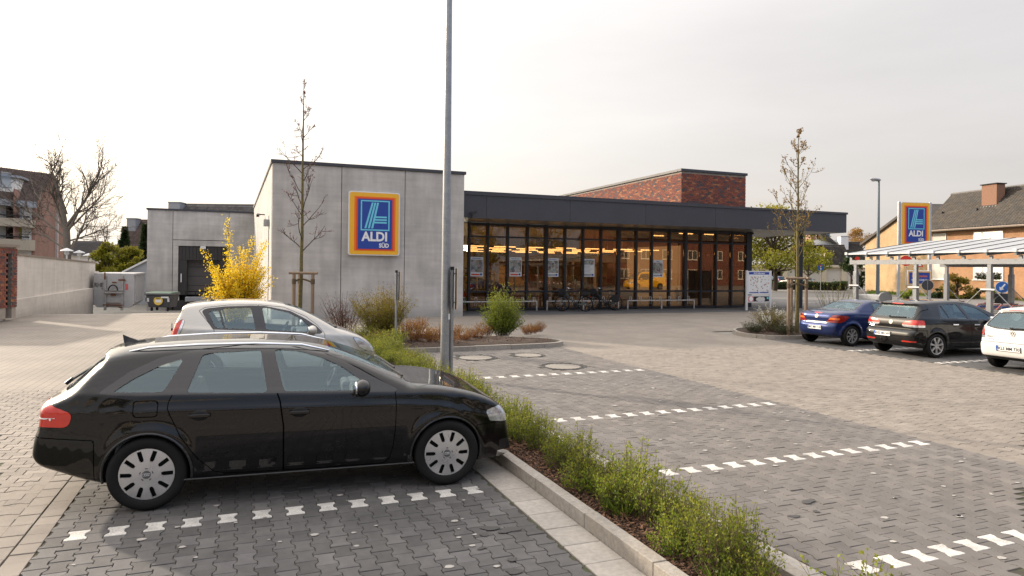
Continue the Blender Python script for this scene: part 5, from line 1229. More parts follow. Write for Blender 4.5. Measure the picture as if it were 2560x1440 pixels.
for k,(y,x0_,x1_) in enumerate(((36.2,10.2,22.4),(38.4,10.2,22.4),(41,10.2,22.4),(44,10.2,22.4),(47.2,9.6,27))):
    b=MB(); g=MB(); top=1.5 if k<4 else 2.2
    for z in np.arange(.1,top,.42): b.box(x0_,x1_,y,y+.5,z,z+.03)
    for x in np.arange(x0_,x1_,1.25): b.box(x,x+.03,y,y+.5,.015,top)
    sh_=b.build('shelf',MATS['shelf_wood'],STORE)
    for z in np.arange(.13,top,.42):
        x=x0_+.05
        while x<x1_-.3: w=rng.uniform(.12,.4); g.ct=rng.random(); g.box(x,x+w*.94,y-.02,y+.4,z,z+rng.uniform(.2,.36)); x+=w
    tag(g.build('goods',MATS['goods'],sh_),kind='stuff')
pm('counter',(.42,.33,.2),rough=.5,var=.1); pm('box_white',(.6,.58,.52),rough=.6,var=.1)
for k,x in enumerate((11.7,13.6,15.6,17.6,19.6)):
    b=MB(); b.box(x,x+.95,33.2,35.2,.015,.86); b.box(x+.1,x+.85,33.1,34.9,.861,.90); co=b.build('checkout_counter',MATS['counter'],STORE,bevel=.02)
    b=MB(); b.box(x+.3,x+.62,34.0,34.3,.901,1.25); b.box(x+.85,x+.9,34.4,34.45,.86,2.1); b.box(x+.7,x+1.05,34.38,34.47,1.9,2.1); b.build('cash_register',MATS['box_white'],co)
for k,(px,n) in enumerate(((1183,4),(1650,3),(1640,4))):
    q=onY(px,728,YG+.5); 
    for i in range(n): pbox('crate',q.x-.16,q.x+.16,q.y,q.y+.4,1.02+.13*i,1.14+.13*i,'box_white',.01)
pbox('window_shelf',10.6,21.2,YG+.35,YG+1.0,.85,1.0,'counter')
q=onY(1694,745,YG+.6); b=MB(); b.tube([(q.x,q.y,.35),(q.x,q.y,.4),(q.x,q.y,.95),(q.x,q.y,1.02)],[.1,.11,.11,.04],n=12); b.tube([(q.x,q.y,1.02),(q.x-.05,q.y,1.12),(q.x-.16,q.y,1.0),(q.x-.2,q.y,.7)],.025); pm('extinguisher_red',(.45,.03,.02),rough=.35); ex=b.build('fire_extinguisher',MATS['extinguisher_red'],None,smooth=True); tag(ex,'red fire extinguisher standing inside the glazed front near the door','extinguisher')
for px in(1813,1829): q=onY(px,735,YG+.8); pbox('gate_panel',q.x-.12,q.x+.12,q.y,q.y+.05,.35,1.5,'white_metal')

# ------------------------------------------------------------------ the big blue and yellow logo boards
pm('sign_yellow',(.86,.45,.025),rough=.35,var=.04); pm('sign_orange',(.85,.17,.012),rough=.35,var=.04); pm('sign_red',(.72,.065,.012),rough=.35,var=.04)
pm('sign_blue',(.02,.06,.33),rough=.35,var=.04); pm('sign_cyan',(.16,.60,.75),rough=.35,var=.04); pm('sign_white',(.80,.80,.79),rough=.4,var=.03)
def rrect(x0,x1,z0,z1,r,n=6):
    out=[]
    for cx,cz,a0 in((x1-r,z0+r,-90),(x1-r,z1-r,0),(x0+r,z1-r,90),(x0+r,z0+r,180)):
        for k in range(n+1): a=R(a0+90*k/n); out.append((cx+r*math.cos(a),cz+r*math.sin(a)))
    return out
def logo_board(par,M,W_,H_,thick=.16,slim=False):
    """W x H board standing in local xz, face towards -y"""
    def slabp(name,pts,d0,d1,mat,bev=0.):
        b=MB(); b.hexa([M@Vector((x,-d0,z)) for x,z in pts],[M@Vector((x,-d1,z)) for x,z in pts]); return b.build(name,MATS[mat],par if name!='xx' else par,bevel=bev)
    u=lambda px:(px-658)/370*W_-W_/2; v=lambda py:(863-py)/468*H_
    r=.05*W_
    slabp('sign_case',rrect(-W_/2,W_/2,0,H_,r),0,thick,'white_metal',.01)
    slabp('yellow_field',rrect(-W_/2+.025*W_,W_/2-.025*W_,.02*W_,H_-.02*W_,r*.8),thick+.001,thick+.006,'sign_yellow')
    R4=lambda a,b_,c,d:[(u(a),v(d)),(u(b_),v(d)),(u(b_),v(c)),(u(a),v(c))]
    slabp('orange_frame',R4(699,994,431,829),thick+.0065,thick+.010,'sign_orange'); slabp('red_frame',R4(713,981,439,823),thick+.0105,thick+.014,'sign_red')
    slabp('blue_field',R4(724,970,449,815),thick+.0145,thick+.019,'sign_blue')
    t=9
    for q in(R4(744,951,458,458+t),R4(744,951,671,680),R4(744,744+t,458+t,671),R4(951-t,951,458+t,671)): slabp('logo_frame',q,thick+.0195,thick+.023,'sign_cyan')
    for k in range(3):
        xb=771+24*k; xt=822+19*k; w=15-1*k
        slabp('logo_stroke',[(u(xb),v(664)),(u(xb+14),v(664)),(u(xt+13),v(474)),(u(xt),v(474))],thick+.0195,thick+.023,'sign_cyan')
        slabp('logo_bar',[(u(849-4*k),v(586+20*k)),(u(931),v(586+20*k)),(u(931),v(574+20*k)),(u(852-4*k),v(574+20*k))],thick+.0195,thick+.023,'sign_cyan')
    P=lambda x,z:M@Matrix.Translation((x,-thick-.021,z))@Matrix.Rotation(R(90),4,'X')
    lt=MB(); lt.text('ALDI',.098*W_/.4,P((u(745)+u(947))/2,v(727)),bold=.035,ext=.002,sx=.94); lt.build('lettering',MATS['sign_white'],par)
    lt=MB(); lt.text('SÜD',.044*W_/.4,P((u(878)+u(947))/2,v(790)),bold=.035,ext=.002,sx=.92); lt.build('lettering',MATS['sign_white'],par)
xa,xb=4.115,6.28; SG=thing('wall_sign','large square-cornered yellow and blue ALDI SÜD sign on the concrete wall','sign',((xa+xb)/2,YB,2.6))
logo_board(SG,Matrix.Translation(((xa+xb)/2,YB-.003,2.6)),xb-xa,2.68,.16)
# posters behind the glass
def postermat(name,seed,heads=(.75,.74,.72)):
    m,t,b=newmat(name); tc=nd(t,'ShaderNodeTexCoord'); mp=nd(t,'ShaderNodeMapping',{0:tc.outputs['Object'],'Location':(seed*3.1,0,seed),'Scale':(1,1,1)})
    vo=nd(t,'ShaderNodeTexVoronoi',{'Vector':mp.outputs[0],'Scale':9.}); r=nd(t,'ShaderNodeValToRGB',{0:vo.outputs['Color']}); el=r.color_ramp.elements
    el[0].color=(.55,.08,.06,1); el[1].color=(.72,.72,.70,1); 
    for p,c in((.25,(.6,.6,.58)),(.4,(.12,.13,.15)),(.55,(.5,.33,.2)),(.68,(.65,.64,.62)),(.85,(.3,.33,.25))): q=el.new(p); q.color=rgba(c)
    vo2=nd(t,'ShaderNodeTexVoronoi',{'Vector':mp.outputs[0],'Scale':30.}); mx=nd(t,'ShaderNodeMix',{'Factor':.4},data_type='RGBA',blend_type='MULTIPLY'); t.links.new(r.outputs[0],mx.inputs[6]); t.links.new(vo2.outputs['Color'],mx.inputs[7]); t.links.new(mx.outputs[2],b.inputs['Base Color']); b.inputs['Roughness'].default_value=.5
    return m
PST=[('leftmost offer poster in the store window, behind the bushy green shrub',1176,1208,642,691,'ALDI informiert...'),('offer poster in the store window, second from the left',1274,1304,643,691,'ALDI informiert...'),('offer poster in the store window left of the first bicycle',1368,1396,645,692,'ALDI informiert...'),('pale text notice in the window above the first bicycle',1458,1486,647,692,'Information'),('poster with white and blue pictures in the window right of both bicycles',1632,1657,650,693,'Aktuell')]
for k,(lb,pa,pb,ya,yb_,tx) in enumerate(PST):
    a=onY(pa,ya,YG-.035); c=onY(pb,yb_,YG-.035); w=c.x-a.x; h=a.z-c.z; t=thing('window_poster',lb,'poster',(a.x,YG-.03,c.z),0,'posters in the store window')
    b=MB(); b.box(a.x,c.x,YG-.036,YG-.0305,c.z,a.z); b.build('poster_sheet',MATS['white_print'],t)
    b=MB()
    if k!=3: b.box(a.x+.03,c.x-.03,YG-.039,YG-.0362,c.z+.2,a.z-.14); b.build('poster_print',postermat('poster_%d'%k,k+1),t)
    else:
        b.box(a.x+.05,c.x-.05,YG-.039,YG-.0362,a.z-.3,a.z-.08); b.build('poster_print',postermat('poster_%d'%k,k+1),t)
        b=MB()
        for i in range(9): b.box(a.x+.06,a.x+w*(.5+.35*rng.random()),YG-.0385,YG-.0362,c.z+.12+i*.07,c.z+.135+i*.07)
        b.build('text_lines',MATS['grey_metal'],t)
    b=MB(); b.text(tx,.085,Matrix.Translation((a.x+w/2,YG-.0375,a.z-.075))@Matrix.Rotation(R(90),4,'X'),bold=.015,ext=.001,sx=.78); b.build('lettering',MATS['blue_print'],t)
    b=MB(); b.box(c.x-.17,c.x-.06,YG-.0385,YG-.0362,c.z+.05,c.z+.15); b.build('small_logo',MATS['sign_blue'],t)
    b=MB(); b.box(a.x+.05,a.x+w*.72,YG-.0385,YG-.0362,c.z+.05,c.z+.13); b.build('price_strip',MATS['sign_red' if k in(0,1) else 'grey_metal'],t)
# ------------------------------------------------------------------ left side: walls, container, bin, houses behind
def wall_between(parent,name,A,Bp,zb0,zb1,zt0,zt1,th,splits,mat,gap=.012):
    """row of wall panels from A to B (xy), sloping foot and top"""
    A=Vector((A[0],A[1],0)); D=Vector((Bp[0],Bp[1],0))-A; N=Vector((-D.y,D.x,0)).normalized()*th
    for s0,s1 in zip(splits,splits[1:]):
        g=gap/D.length; a,c=s0+g/2,s1-g/2
        P=lambda s,z,o: A+D*s+N*o+Vector((0,0,z))
        zb=lambda s:zb0+(zb1-zb0)*s; zt=lambda s:zt0+(zt1-zt0)*s
        b=MB(); b.hexa([P(a,zb(a),0),P(c,zb(c),0),P(c,zb(c),1),P(a,zb(a),1)],[P(a,zt(a),0),P(c,zt(c),0),P(c,zt(c),1),P(a,zt(a),1)]); b.build(name,mat,parent,bevel=.01)
A0=at(-120,800,22.5); A1=at(0,795,24.6); A2=at(233,775,39.)
RW=thing('ramp_wall','low concrete wall along the loading ramp, its top straight and its foot sloping down','wall',(A1.x,A1.y,0))
dx=(A2.x-A1.x,A2.y-A1.y); S0=(A1.x-dx[0]*.35,A1.y-dx[1]*.35)
zt0=at(0,752,24.6).z; zt1=at(233,720,39.).z
wall_between(RW,'concrete_panel',S0,(A2.x,A2.y),-.15,-.75,zt0-.05,zt1,.25,[0,.13,.30,.47,.62,.75,.88,1.],MATS['concrete_wall'])
TW=thing('tall_wall','tall pale concrete wall of upright panels above the low ramp wall','wall',(A1.x-.6,A1.y+.6,0))
B1=at(44,700,26.6); B2=at(238,700,40.5); zt0=at(44,634,26.6).z; zt1=at(238,655,40.5).z
us=[45,75,107,136,161,182,203,222,238]; zs=[26.6+(40.5-26.6)*((u-45)/193)**1.25 for u in us]
D=Vector((B2.x-B1.x,B2.y-B1.y)); sp=[]
for u in us:   # where the panel joints cross the wall line
    d=ray(u,690); den=d.x*D.y-d.y*D.x; t=(B1.x*D.y-B1.y*D.x)/den; P=Vector((d.x*t-B1.x,d.y*t-B1.y)); sp.append(P.dot(D)/D.length_squared)
sp[0]=0.; sp[-1]=1.
wall_between(TW,'concrete_panel',(B1.x,B1.y),(B2.x,B2.y),.2,-.3,zt0-.07,zt1-.07,.22,sp,MATS['concrete_wall'],.02)
b=MB(); Nn=Vector((-D.y,D.x,0)).normalized()
b.hexa([Vector((B1.x,B1.y,zt0-.07))-Nn*.04,Vector((B2.x,B2.y,zt1-.07))-Nn*.04,Vector((B2.x,B2.y,zt1-.07))+Nn*.28,Vector((B1.x,B1.y,zt0-.07))+Nn*.28],[Vector((B1.x,B1.y,zt0))-Nn*.04,Vector((B2.x,B2.y,zt1))-Nn*.04,Vector((B2.x,B2.y,zt1))+Nn*.28,Vector((B1.x,B1.y,zt0))+Nn*.28]); pm('coping_brown',(.25,.2,.16),rough=.8); b.build('coping',MATS['coping_brown'],TW)
# brick gate house at the left edge
G1=at(42,690,25.2); G0=at(-140,690,21.5)
GD=(Vector((G1.x-G0.x,G1.y-G0.y,0))).normalized(); GN=Vector((GD.y,-GD.x,0))
GH=thing('brick_gatehouse','red brick end wall with narrow dark slot at the left edge','wall',(G0.x,G0.y,0))
zt=at(42,612,25.2).z; L=(Vector((G1.x-G0.x,G1.y-G0.y))).length
sl0,sl1=.25,.60   # slot measured back from the right end
b=MB(); c0=Vector((G0.x,G0.y,0))-GN*.02; 
def gbox(a,c,d0,d1,z0,z1,name,mat):
    b=MB(); P=lambda s,o:Vector((G0.x,G0.y,0))+GD*s+GN*o
    b.hexa([P(a,d1)+Vector((0,0,z0)),P(c,d1)+Vector((0,0,z0)),P(c,d0)+Vector((0,0,z0)),P(a,d0)+Vector((0,0,z0))],[P(a,d1)+Vector((0,0,z1)),P(c,d1)+Vector((0,0,z1)),P(c,d0)+Vector((0,0,z1)),P(a,d0)+Vector((0,0,z1))]); return b.build(name,mat,GH)
gbox(0,L,-2.,-.25,.1,zt-.1,'wall_core',MATS['mortar']); gbox(0,L-sl1,-.249,-.02,.1,zt-.1,'wall_core',MATS['mortar']); gbox(L-sl0,L,-.249,-.02,.1,zt-.1,'wall_core',MATS['mortar'])
gbox(L-sl1,L-sl0,-.248,-.2,.5,zt-.3,'slot_window',MATS['anthracite_dark']); gbox(L-sl1,L-sl0,-.249,-.02,zt-.3,zt-.1,'wall_core',MATS['mortar']); gbox(L-.44,L-.41,-.2,-.05,.5,zt-.3,'slot_bar',MATS['black_plastic'])
gbox(-.05,L+.06,-2.05,.06,zt-.099,zt,'coping',MATS['coping_brown'])
brickwall(GH,Vector((G0.x,G0.y,.5))-GN*.018,GD,GN,L,zt-.12-.5,.20,.098,300,MATS['clinker'],None,skip=lambda x,z:L-sl1<x<L-sl0 and z<zt-.8)
brickwall(GH,Vector((G1.x,G1.y,.5))-GN*.0,Vector((-GN.x,-GN.y,0)),GD,1.9,zt-.12-.5,.20,.098,0,MATS['clinker'],None)

# roll-off container
pm('container_grey',(.46,.455,.455),rough=.5,metal=.1,var=.14,scale=1.6,bump=.15,bscale=12); pm('rust',(.16,.07,.035),rough=.9,var=.4,scale=12); pm('container_steel',(.42,.41,.40),rough=.5,metal=.3,var=.25,scale=6)
zc=39.; cl_=at(233,775,zc); cr_=at(335,775,zc); back=at(362,765,zc+6.2)
cw=(cr_-cl_).xy.length; U=Vector((cr_.x-cl_.x,cr_.y-cl_.y,0)).normalized(); V=Vector((-U.y,U.x,0)); V=(Vector((back.x-cr_.x,back.y-cr_.y,0))).normalized()
zb=cl_.z+.16; ztp=at(285,683,zc).z; CT=thing('skip_container','grey steel roll-off container with corrugated side and stencilled letters','container',(cl_.x,cl_.y,cl_.z))
def cp(s,d,z): return Vector((cl_.x,cl_.y,0))+U*s+V*d+Vector((0,0,z))
ch=.22
fr=[(0,zb+ch),(ch,zb),(cw-ch,zb),(cw,zb+ch),(cw,ztp),(0,ztp)]
b=MB(); b.hexa([cp(s,0,z) for s,z in fr],[cp(s,6.,z) for s,z in fr]); b.build('tank',MATS['container_grey'],CT,bevel=.02)
for k in range(13): 
    d=.25+k*.45; b=MB(); b.hexa([cp(cw+.002,d,zb+.3),cp(cw+.09,d+.04,zb+.3),cp(cw+.09,d+.2,zb+.3),cp(cw+.002,d+.24,zb+.3)],[cp(cw+.002,d,ztp-.12),cp(cw+.09,d+.04,ztp-.12),cp(cw+.09,d+.2,ztp-.12),cp(cw+.002,d+.24,ztp-.12)]); b.build('side_rib',MATS['container_grey'],CT)
b=MB(); b.hexa([cp(cw+.003,0,ztp-.11),cp(cw+.1,0,ztp-.11),cp(cw+.1,6,ztp-.11),cp(cw+.003,6,ztp-.11)],[cp(cw+.003,0,ztp-.0),cp(cw+.1,0,ztp-.0),cp(cw+.1,6,ztp),cp(cw+.003,6,ztp)]); b.build('top_rail',MATS['container_steel'],CT)
for px in(263,305):
    s=(px-233)/102*cw; b=MB(); b.hexa([cp(s-.08,-.1,cl_.z),cp(s+.08,-.1,cl_.z),cp(s+.08,-.002,cl_.z),cp(s-.08,-.002,cl_.z)],[cp(s-.05,-.1,ztp-.1),cp(s+.05,-.1,ztp-.1),cp(s+.05,-.002,ztp-.1),cp(s-.05,-.002,ztp-.1)]); b.build('front_rail',MATS['container_steel'],CT,bevel=.012)
s0,s1=[(p-233)/102*cw for p in(258,308)]; zh=at(285,724,zc).z; zh2=at(285,731,zc).z
for z in(zh,zh2): b=MB(); b.beam(cp(s0,-.14,z),cp(s1,-.14,z),.07,.09); b.build('cross_bar',MATS['container_steel'],CT)
b=MB(); c=cp((s0+s1)/2,-.18,zh-.04); pts=[c+U*(.26*math.cos(a))+Vector((0,0,.30*math.sin(a))) for a in np.linspace(0,math.pi,13)]; b.tube(pts,.035,n=8); b.build('hook_bar',MATS['dark'],CT,smooth=True)
b=MB(); b.beam(cp(s0,-.08,cl_.z+.3),cp(s1,-.08,cl_.z+.3),.05,.07); b.beam(cp(s0+.1,-.06,zb+.25),cp(s1-.1,-.06,zb+.25),.02,.03); b.build('lower_bar',MATS['rust'],CT)
Mx=Matrix((U.to_4d(),Vector((0,0,1,0)),U.cross(Vector((0,0,1))).to_4d(),Vector((0,0,0,1)))).transposed(); Mx[3][3]=1
for i in range(3): Mx[i][3]=0
def cM(s,d,z): M=Mx.copy(); p=cp(s,d,z); M[0][3],M[1][3],M[2][3]=p; return M
b=MB(); b.text('RHE',.36,cM((246.5-233)/102*cw,-.006,at(246,713,zc).z),bold=.01,ext=.003,sx=.8); b.build('stencil_lettering',MATS['black_plastic'],CT)
b=MB(); b.text('41',.14,cM((256-233)/102*cw,-.006,at(255,722,zc).z),bold=.01,ext=.003); b.build('stencil_lettering',MATS['black_plastic'],CT)
pm('sticker_red',(.6,.13,.12),rough=.6)
b=MB(); s=(316-233)/102*cw; z=at(316,716,zc).z; b.hexa([cp(s-.08,-.005,z-.2),cp(s+.08,-.005,z-.2),cp(s+.08,-.002,z-.2),cp(s-.08,-.002,z-.2)],[cp(s-.08,-.005,z+.14),cp(s+.08,-.005,z+.14),cp(s+.08,-.002,z+.14),cp(s-.08,-.002,z+.14)]); b.build('warning_sticker',MATS['sticker_red'],CT)
for px,py,w,h in((305,700,.22,.05),(283,734,.16,.12),(286,706,.14,.04),(302,768,.12,.04),(262,690,.05,.2)):
    s=(px-233)/102*cw; z=at(px,py,zc).z; b=MB(); b.hexa([cp(s-w,-.106,z-h),cp(s+w,-.106,z-h),cp(s+w,-.1,z-h),cp(s-w,-.1,z-h)],[cp(s-w,-.106,z+h),cp(s+w*.7,-.106,z+h),cp(s+w*.7,-.1,z+h),cp(s-w,-.1,z+h)]); b.build('rust_patch',MATS['rust'],CT)
# four-wheeled bin
zc2=36.; q0=at(361,778,zc2); q1=at(428,776,zc2); bw=(q1-q0).xy.length; UB=Vector((q1.x-q0.x,q1.y-q0.y,0)).normalized(); VB=Vector((-UB.y,UB.x,0)); zb=q0.z; BN=thing('waste_bin','dark grey wheeled bin with green lid and round yellow sticker','waste bin',(q0.x,q0.y,zb))
pm('bin_grey',(.075,.075,.08),rough=.5,var=.1); pm('bin_green',(.03,.09,.05),rough=.45); pm('sticker_yellow',(.8,.55,.1),rough=.6)
def bp(s,d,z): return Vector((q0.x,q0.y,zb))+UB*s+VB*d+Vector((0,0,z))
hT=at(395,731,zc2).z-zb
b=MB(); b.hexa([bp(.14,.12,.2),bp(bw-.14,.12,.2),bp(bw-.14,.85,.2),bp(.14,.85,.2)],[bp(.05,0,hT-.14),bp(bw-.05,0,hT-.14),bp(bw-.05,1.,hT-.14),bp(.05,1.,hT-.14)]); b.build('tub',MATS['bin_grey'],BN,bevel=.03)
b=MB(); b.hexa([bp(0,-.04,hT-.139),bp(bw,-.04,hT-.139),bp(bw,1.03,hT-.139),bp(0,1.03,hT-.139)],[bp(.02,-.02,hT-.05),bp(bw-.02,-.02,hT-.05),bp(bw-.02,1.,hT-.03),bp(.02,1.,hT-.03)]); b.build('rim',MATS['bin_grey'],BN,bevel=.015)
b=MB(); b.hexa([bp(.03,-.0,hT-.049),bp(bw-.03,0,hT-.049),bp(bw-.03,1,hT-.029),bp(.03,1,hT-.029)],[bp(.06,.1,hT),bp(bw-.06,.1,hT),bp(bw-.06,.95,hT+.02),bp(.06,.95,hT+.02)]); b.build('lid',MATS['bin_green'],BN,bevel=.015)
for s in(.28,bw-.28):
    for d in(.2,.75): b=MB(); b.lathe([(.1,-.025),(.1,.025)],bp(s,d,.1),UB,n=14,cap=True); b.beam(bp(s,d,.12),bp(s,d,.21),.06,.05); b.build('castor',MATS['dark'],BN)
for s in(-.03,bw+.03): b=MB(); b.beam(bp(s,.2,hT-.5),bp(s,.2,hT-.28),.06,.05); b.build('trunnion',MATS['bin_grey'],BN,bevel=.01)
b=MB(); pts=[bp(bw*.5+.24*math.cos(a),.035,hT*.56+.24*math.sin(a)) for a in np.linspace(0,2*math.pi,24,endpoint=False)]; b.prism(pts,-VB*.012); st=b.build('round_sticker',MATS['sticker_yellow'],BN)
b=MB(); b.hexa([bp(bw*.5-.15,.018,hT*.56-.09),bp(bw*.5+.15,.018,hT*.56-.09),bp(bw*.5+.15,.022,hT*.56-.09),bp(bw*.5-.15,.022,hT*.56-.09)],[bp(bw*.5-.15,.018,hT*.56+.06),bp(bw*.5+.15,.018,hT*.56+.06),bp(bw*.5+.15,.022,hT*.56+.06),bp(bw*.5-.15,.022,hT*.56+.06)]); b.build('sticker_label',MATS['white_print'],st)
MB2=Matrix((UB.to_4d(),Vector((0,0,1,0)),UB.cross(Vector((0,0,1))).to_4d(),Vector((0,0,0,1)))).transposed()
for i in range(3): MB2[i][3]=0
def bM(s,d,z): M=MB2.copy(); p=bp(s,d,z); M[0][3],M[1][3],M[2][3]=p; M[3][3]=1; return M
b=MB(); b.text('Papier',.09,bM(bw*.5,.019,hT*.56+.11),bold=.02,ext=.003); b.build('lettering',MATS['black_plastic'],st)
b=MB(); b.hexa([bp(bw*.62,-.012,hT-.3),bp(bw*.9,-.012,hT-.3),bp(bw*.9,-.0,hT-.3),bp(bw*.62,0,hT-.3)],[bp(bw*.62,-.016,hT-.22),bp(bw*.9,-.016,hT-.22),bp(bw*.9,-.004,hT-.22),bp(bw*.62,-.004,hT-.22)]); b.build('number_sticker',MATS['white_print'],BN)
for s in(.12,bw-.22): b=MB(); b.hexa([bp(s,.03,hT*.5),bp(s+.1,.03,hT*.5),bp(s+.1,.05,hT*.5),bp(s,.05,hT*.5)],[bp(s,.01,hT*.7),bp(s+.1,.01,hT*.7),bp(s+.1,.03,hT*.7),bp(s,.03,hT*.7)]); b.build('reflector',MATS['white_metal'],BN)

# ------------------------------------------------------------------ houses
def tiles(name,parent,A,Bq,Cq,D,nc,nr,mat,amp=.03,step=.035):
    """tiled roof plane A(bottom left) B(bottom right) C(top right) D(top left): corrugated, stepped courses"""
    A,Bq,Cq,D=[np.array(p,float) for p in(A,Bq,Cq,D)]; N=np.cross(Bq-A,D-A); N/=np.linalg.norm(N)
    if N[2]<0: N=-N
    u=np.linspace(0,1,nc*4+1); ph=np.arange(nc*4+1)%4; prof=np.array([0,.7,1,.7])[ph]*amp
    rows=[]
    for r in range(nr):
        rows+= [(r/nr,step),((r+.999)/nr,0.)]
    rows=np.array(rows); uu,vv=np.meshgrid(u,rows[:,0],indexing='ij'); P=(A*(1-uu[...,None])*(1-vv[...,None])+Bq*uu[...,None]*(1-vv[...,None])+Cq*uu[...,None]*vv[...,None]+D*(1-uu[...,None])*vv[...,None])
    P+=N*(prof[:,None]+rows[:,1][None,:])[...,None]
    n,m=uu.shape; idx=np.arange(n*m).reshape(n,m); F=np.stack([idx[:-1,:-1],idx[1:,:-1],idx[1:,1:],idx[:-1,1:]],-1).reshape(-1,4)
    tint=np.repeat(rng.random((nc+1,nr)),4,axis=0)[:n]; tint=np.repeat(tint,2,axis=1)
    org=np.array(root_of(parent).location); o=npmesh(name,P.reshape(-1,3)-org,F,mat,tint.ravel(),parent=parent); return tag(o,kind='stuff')
def WM(P,U,N):
    M=Matrix((U.to_4d(),N.to_4d(),Vector((0,0,1,0)),Vector((0,0,0,1)))).transposed()
    for i in range(3): M[i][3]=P[i]; M[3][i]=0
    M[3][3]=1; return M
def mbox(b,M,x0,x1,y0,y1,z0,z1): return b.obox((0,0,0),1,1,1,M=M@Matrix.Translation(((x0+x1)/2,(y0+y1)/2,(z0+z1)/2))@Matrix.Diagonal((x1-x0,y1-y0,z1-z0,1)))
pm('win_white',(.74,.74,.72),rough=.5); pm('curtain',(.15,.145,.135),rough=.9,var=.12,scale=3,stretch=(9,9,.4)); pm('room_dark',(.03,.03,.032),rough=.9); pm('shutter',(.60,.56,.50),rough=.7,var=.05,stretch=(.3,.3,14),scale=2)
glassmat('house_glass',(.75,.78,.8),refl=.10)
def window(parent,P,U,N,w,h,split=(.5,),fill='curtain',deep=.1):
    """window whose lower-left corner on the wall face is P"""
    M=WM(P,U,N); f=MB(); t=.07
    mbox(f,M,0,w,-.02,.03,0,t); mbox(f,M,0,w,-.02,.03,h-t,h); mbox(f,M,0,t,-.02,.03,t+.002,h-t-.002); mbox(f,M,w-t,w,-.02,.03,t+.002,h-t-.002)
    for s in split: mbox(f,M,w*s-.05,w*s+.05,-.019,.032,t+.002,h-t-.002)
    fo=f.build('window',MATS['win_white'],parent)
    q=MB(); mbox(q,M,t,w-t,.008,.014,t,h-t); q.build('pane',MATS['shutter' if fill=='shutter' else 'house_glass'],fo)
    r=MB(); mbox(r,M,.01,w-.01,-.016,-.004,.01,h-.01); r.build('curtain' if fill=='curtain' else 'room',MATS['curtain' if fill=='curtain' else 'room_dark'],fo)
    s=MB(); mbox(s,M,-.06,w+.06,-.02,.10,-.06,-.002); s.build('sill',MATS['win_white'],fo)
    return fo
def brickshade(name,c1,c2,cm,bw=.25,bh=.083,bump=.5):
    """wall too far off to tell its bricks apart"""
    m,t,b=newmat(name); tc=nd(t,'ShaderNodeTexCoord'); geo=nd(t,'ShaderNodeNewGeometry'); sx=nd(t,'ShaderNodeSeparateXYZ',{0:geo.outputs['Position']}); ad=nd(t,'ShaderNodeMath',{0:sx.outputs[0],1:sx.outputs[1]},operation='ADD'); cb=nd(t,'ShaderNodeCombineXYZ',{0:ad.outputs[0],1:sx.outputs[2],2:0.})
    br=nd(t,'ShaderNodeTexBrick',{0:cb.outputs[0],'Scale':1.,'Mortar Size':.012,'Brick Width':bw,'Row Height':bh,'Bias':-.1}); br.inputs['Color1'].default_value=rgba(c1); br.inputs['Color2'].default_value=rgba(c2); br.inputs['Mortar'].default_value=rgba(cm)
    n=nd(t,'ShaderNodeTexNoise',{'Vector':geo.outputs['Position'],'Scale':.8,'Detail':6.}); q=nd(t,'ShaderNodeMapRange',{0:n.outputs[0],1:.3,2:.7,3:.85,4:1.15}); vm=nd(t,'ShaderNodeVectorMath',operation='SCALE'); t.links.new(br.outputs[0],vm.inputs[0]); t.links.new(q.outputs[0],vm.inputs['Scale']); t.links.new(vm.outputs[0],b.inputs['Base Color']); b.inputs['Roughness'].default_value=.9
    bp=nd(t,'ShaderNodeBump',{'Height':br.outputs['Fac'],'Strength':bump,'Distance':.01}); bp.invert=True; t.links.new(bp.outputs[0],b.inputs['Normal']); return m
brickshade('brick_red',(.34,.165,.115),(.29,.14,.10),(.25,.19,.15)); brickshade('brick_yellow',(.44,.22,.105),(.37,.175,.085),(.38,.26,.16)); brickshade('brick_ochre',(.50,.33,.17),(.44,.28,.14),(.42,.32,.2)); brickshade('brick_deepred',(.16,.055,.042),(.12,.045,.036),(.2,.12,.1))
pm('roof_brown',(.15,.11,.09),rough=.8,var=.2,scale=2,tint=.22); pm('roof_dark',(.048,.042,.038),rough=.75,var=.3,scale=1.5,tint=.3,col2=(.075,.062,.05)); pm('roof_grey',(.10,.095,.095),rough=.8,var=.2,tint=.15); pm('roof_pale',(.15,.14,.13),rough=.8,var=.3,scale=2,tint=.25)  # paler roof tones are lifted in colour to stand in for distant haze
pm('render_white',(.62,.60,.56),rough=.9,var=.06); pm('render_beige',(.42,.36,.28),rough=.95,var=.15,scale=12,bump=.5,bscale=30); pm('zinc',(.33,.35,.38),rough=.5,metal=.4,var=.1); pm('pale_pipe',(.55,.5,.46),rough=.6,var=.3,scale=6); pm('chimney_brick',(.26,.14,.09),rough=.9,var=.3,scale=10)

# three-storey flats at far left: front with balconies, gable towards the right
zf=62.; F1=at(88,600,zf); F0=at(-230,600,zf-9); FU=Vector((F1.x-F0.x,F1.y-F0.y,0)).normalized(); FN=Vector((FU.y,-FU.x,0))
G=at(160,600,zf+10.); GU=Vector((G.x-F1.x,G.y-F1.y,0)).normalized(); LG=Vector((G.x-F1.x,G.y-F1.y)).length; LF=Vector((F1.x-F0.x,F1.y-F0.y)).length
FL=thing('apartment_house','three-storey apartment house with brick gable, balconies and brown tiled roof','building',(F0.x,F0.y,-1.5))
def fp(s,d,z): return Vector((F0.x,F0.y,0))+FU*s+GU*d+Vector((0,0,z))
zE=at(88,497,zf).z; zR=at(133,439,zf+5).z
gab=[(0,-1.5),(LG,-1.5),(LG,zE-.3),(LG*.5,zR),(0,zE)]
b=MB(); b.prism([fp(LF,d,z) for d,z in gab],FU*-.3); b.build('gable_wall',MATS['brick_red'],FL)
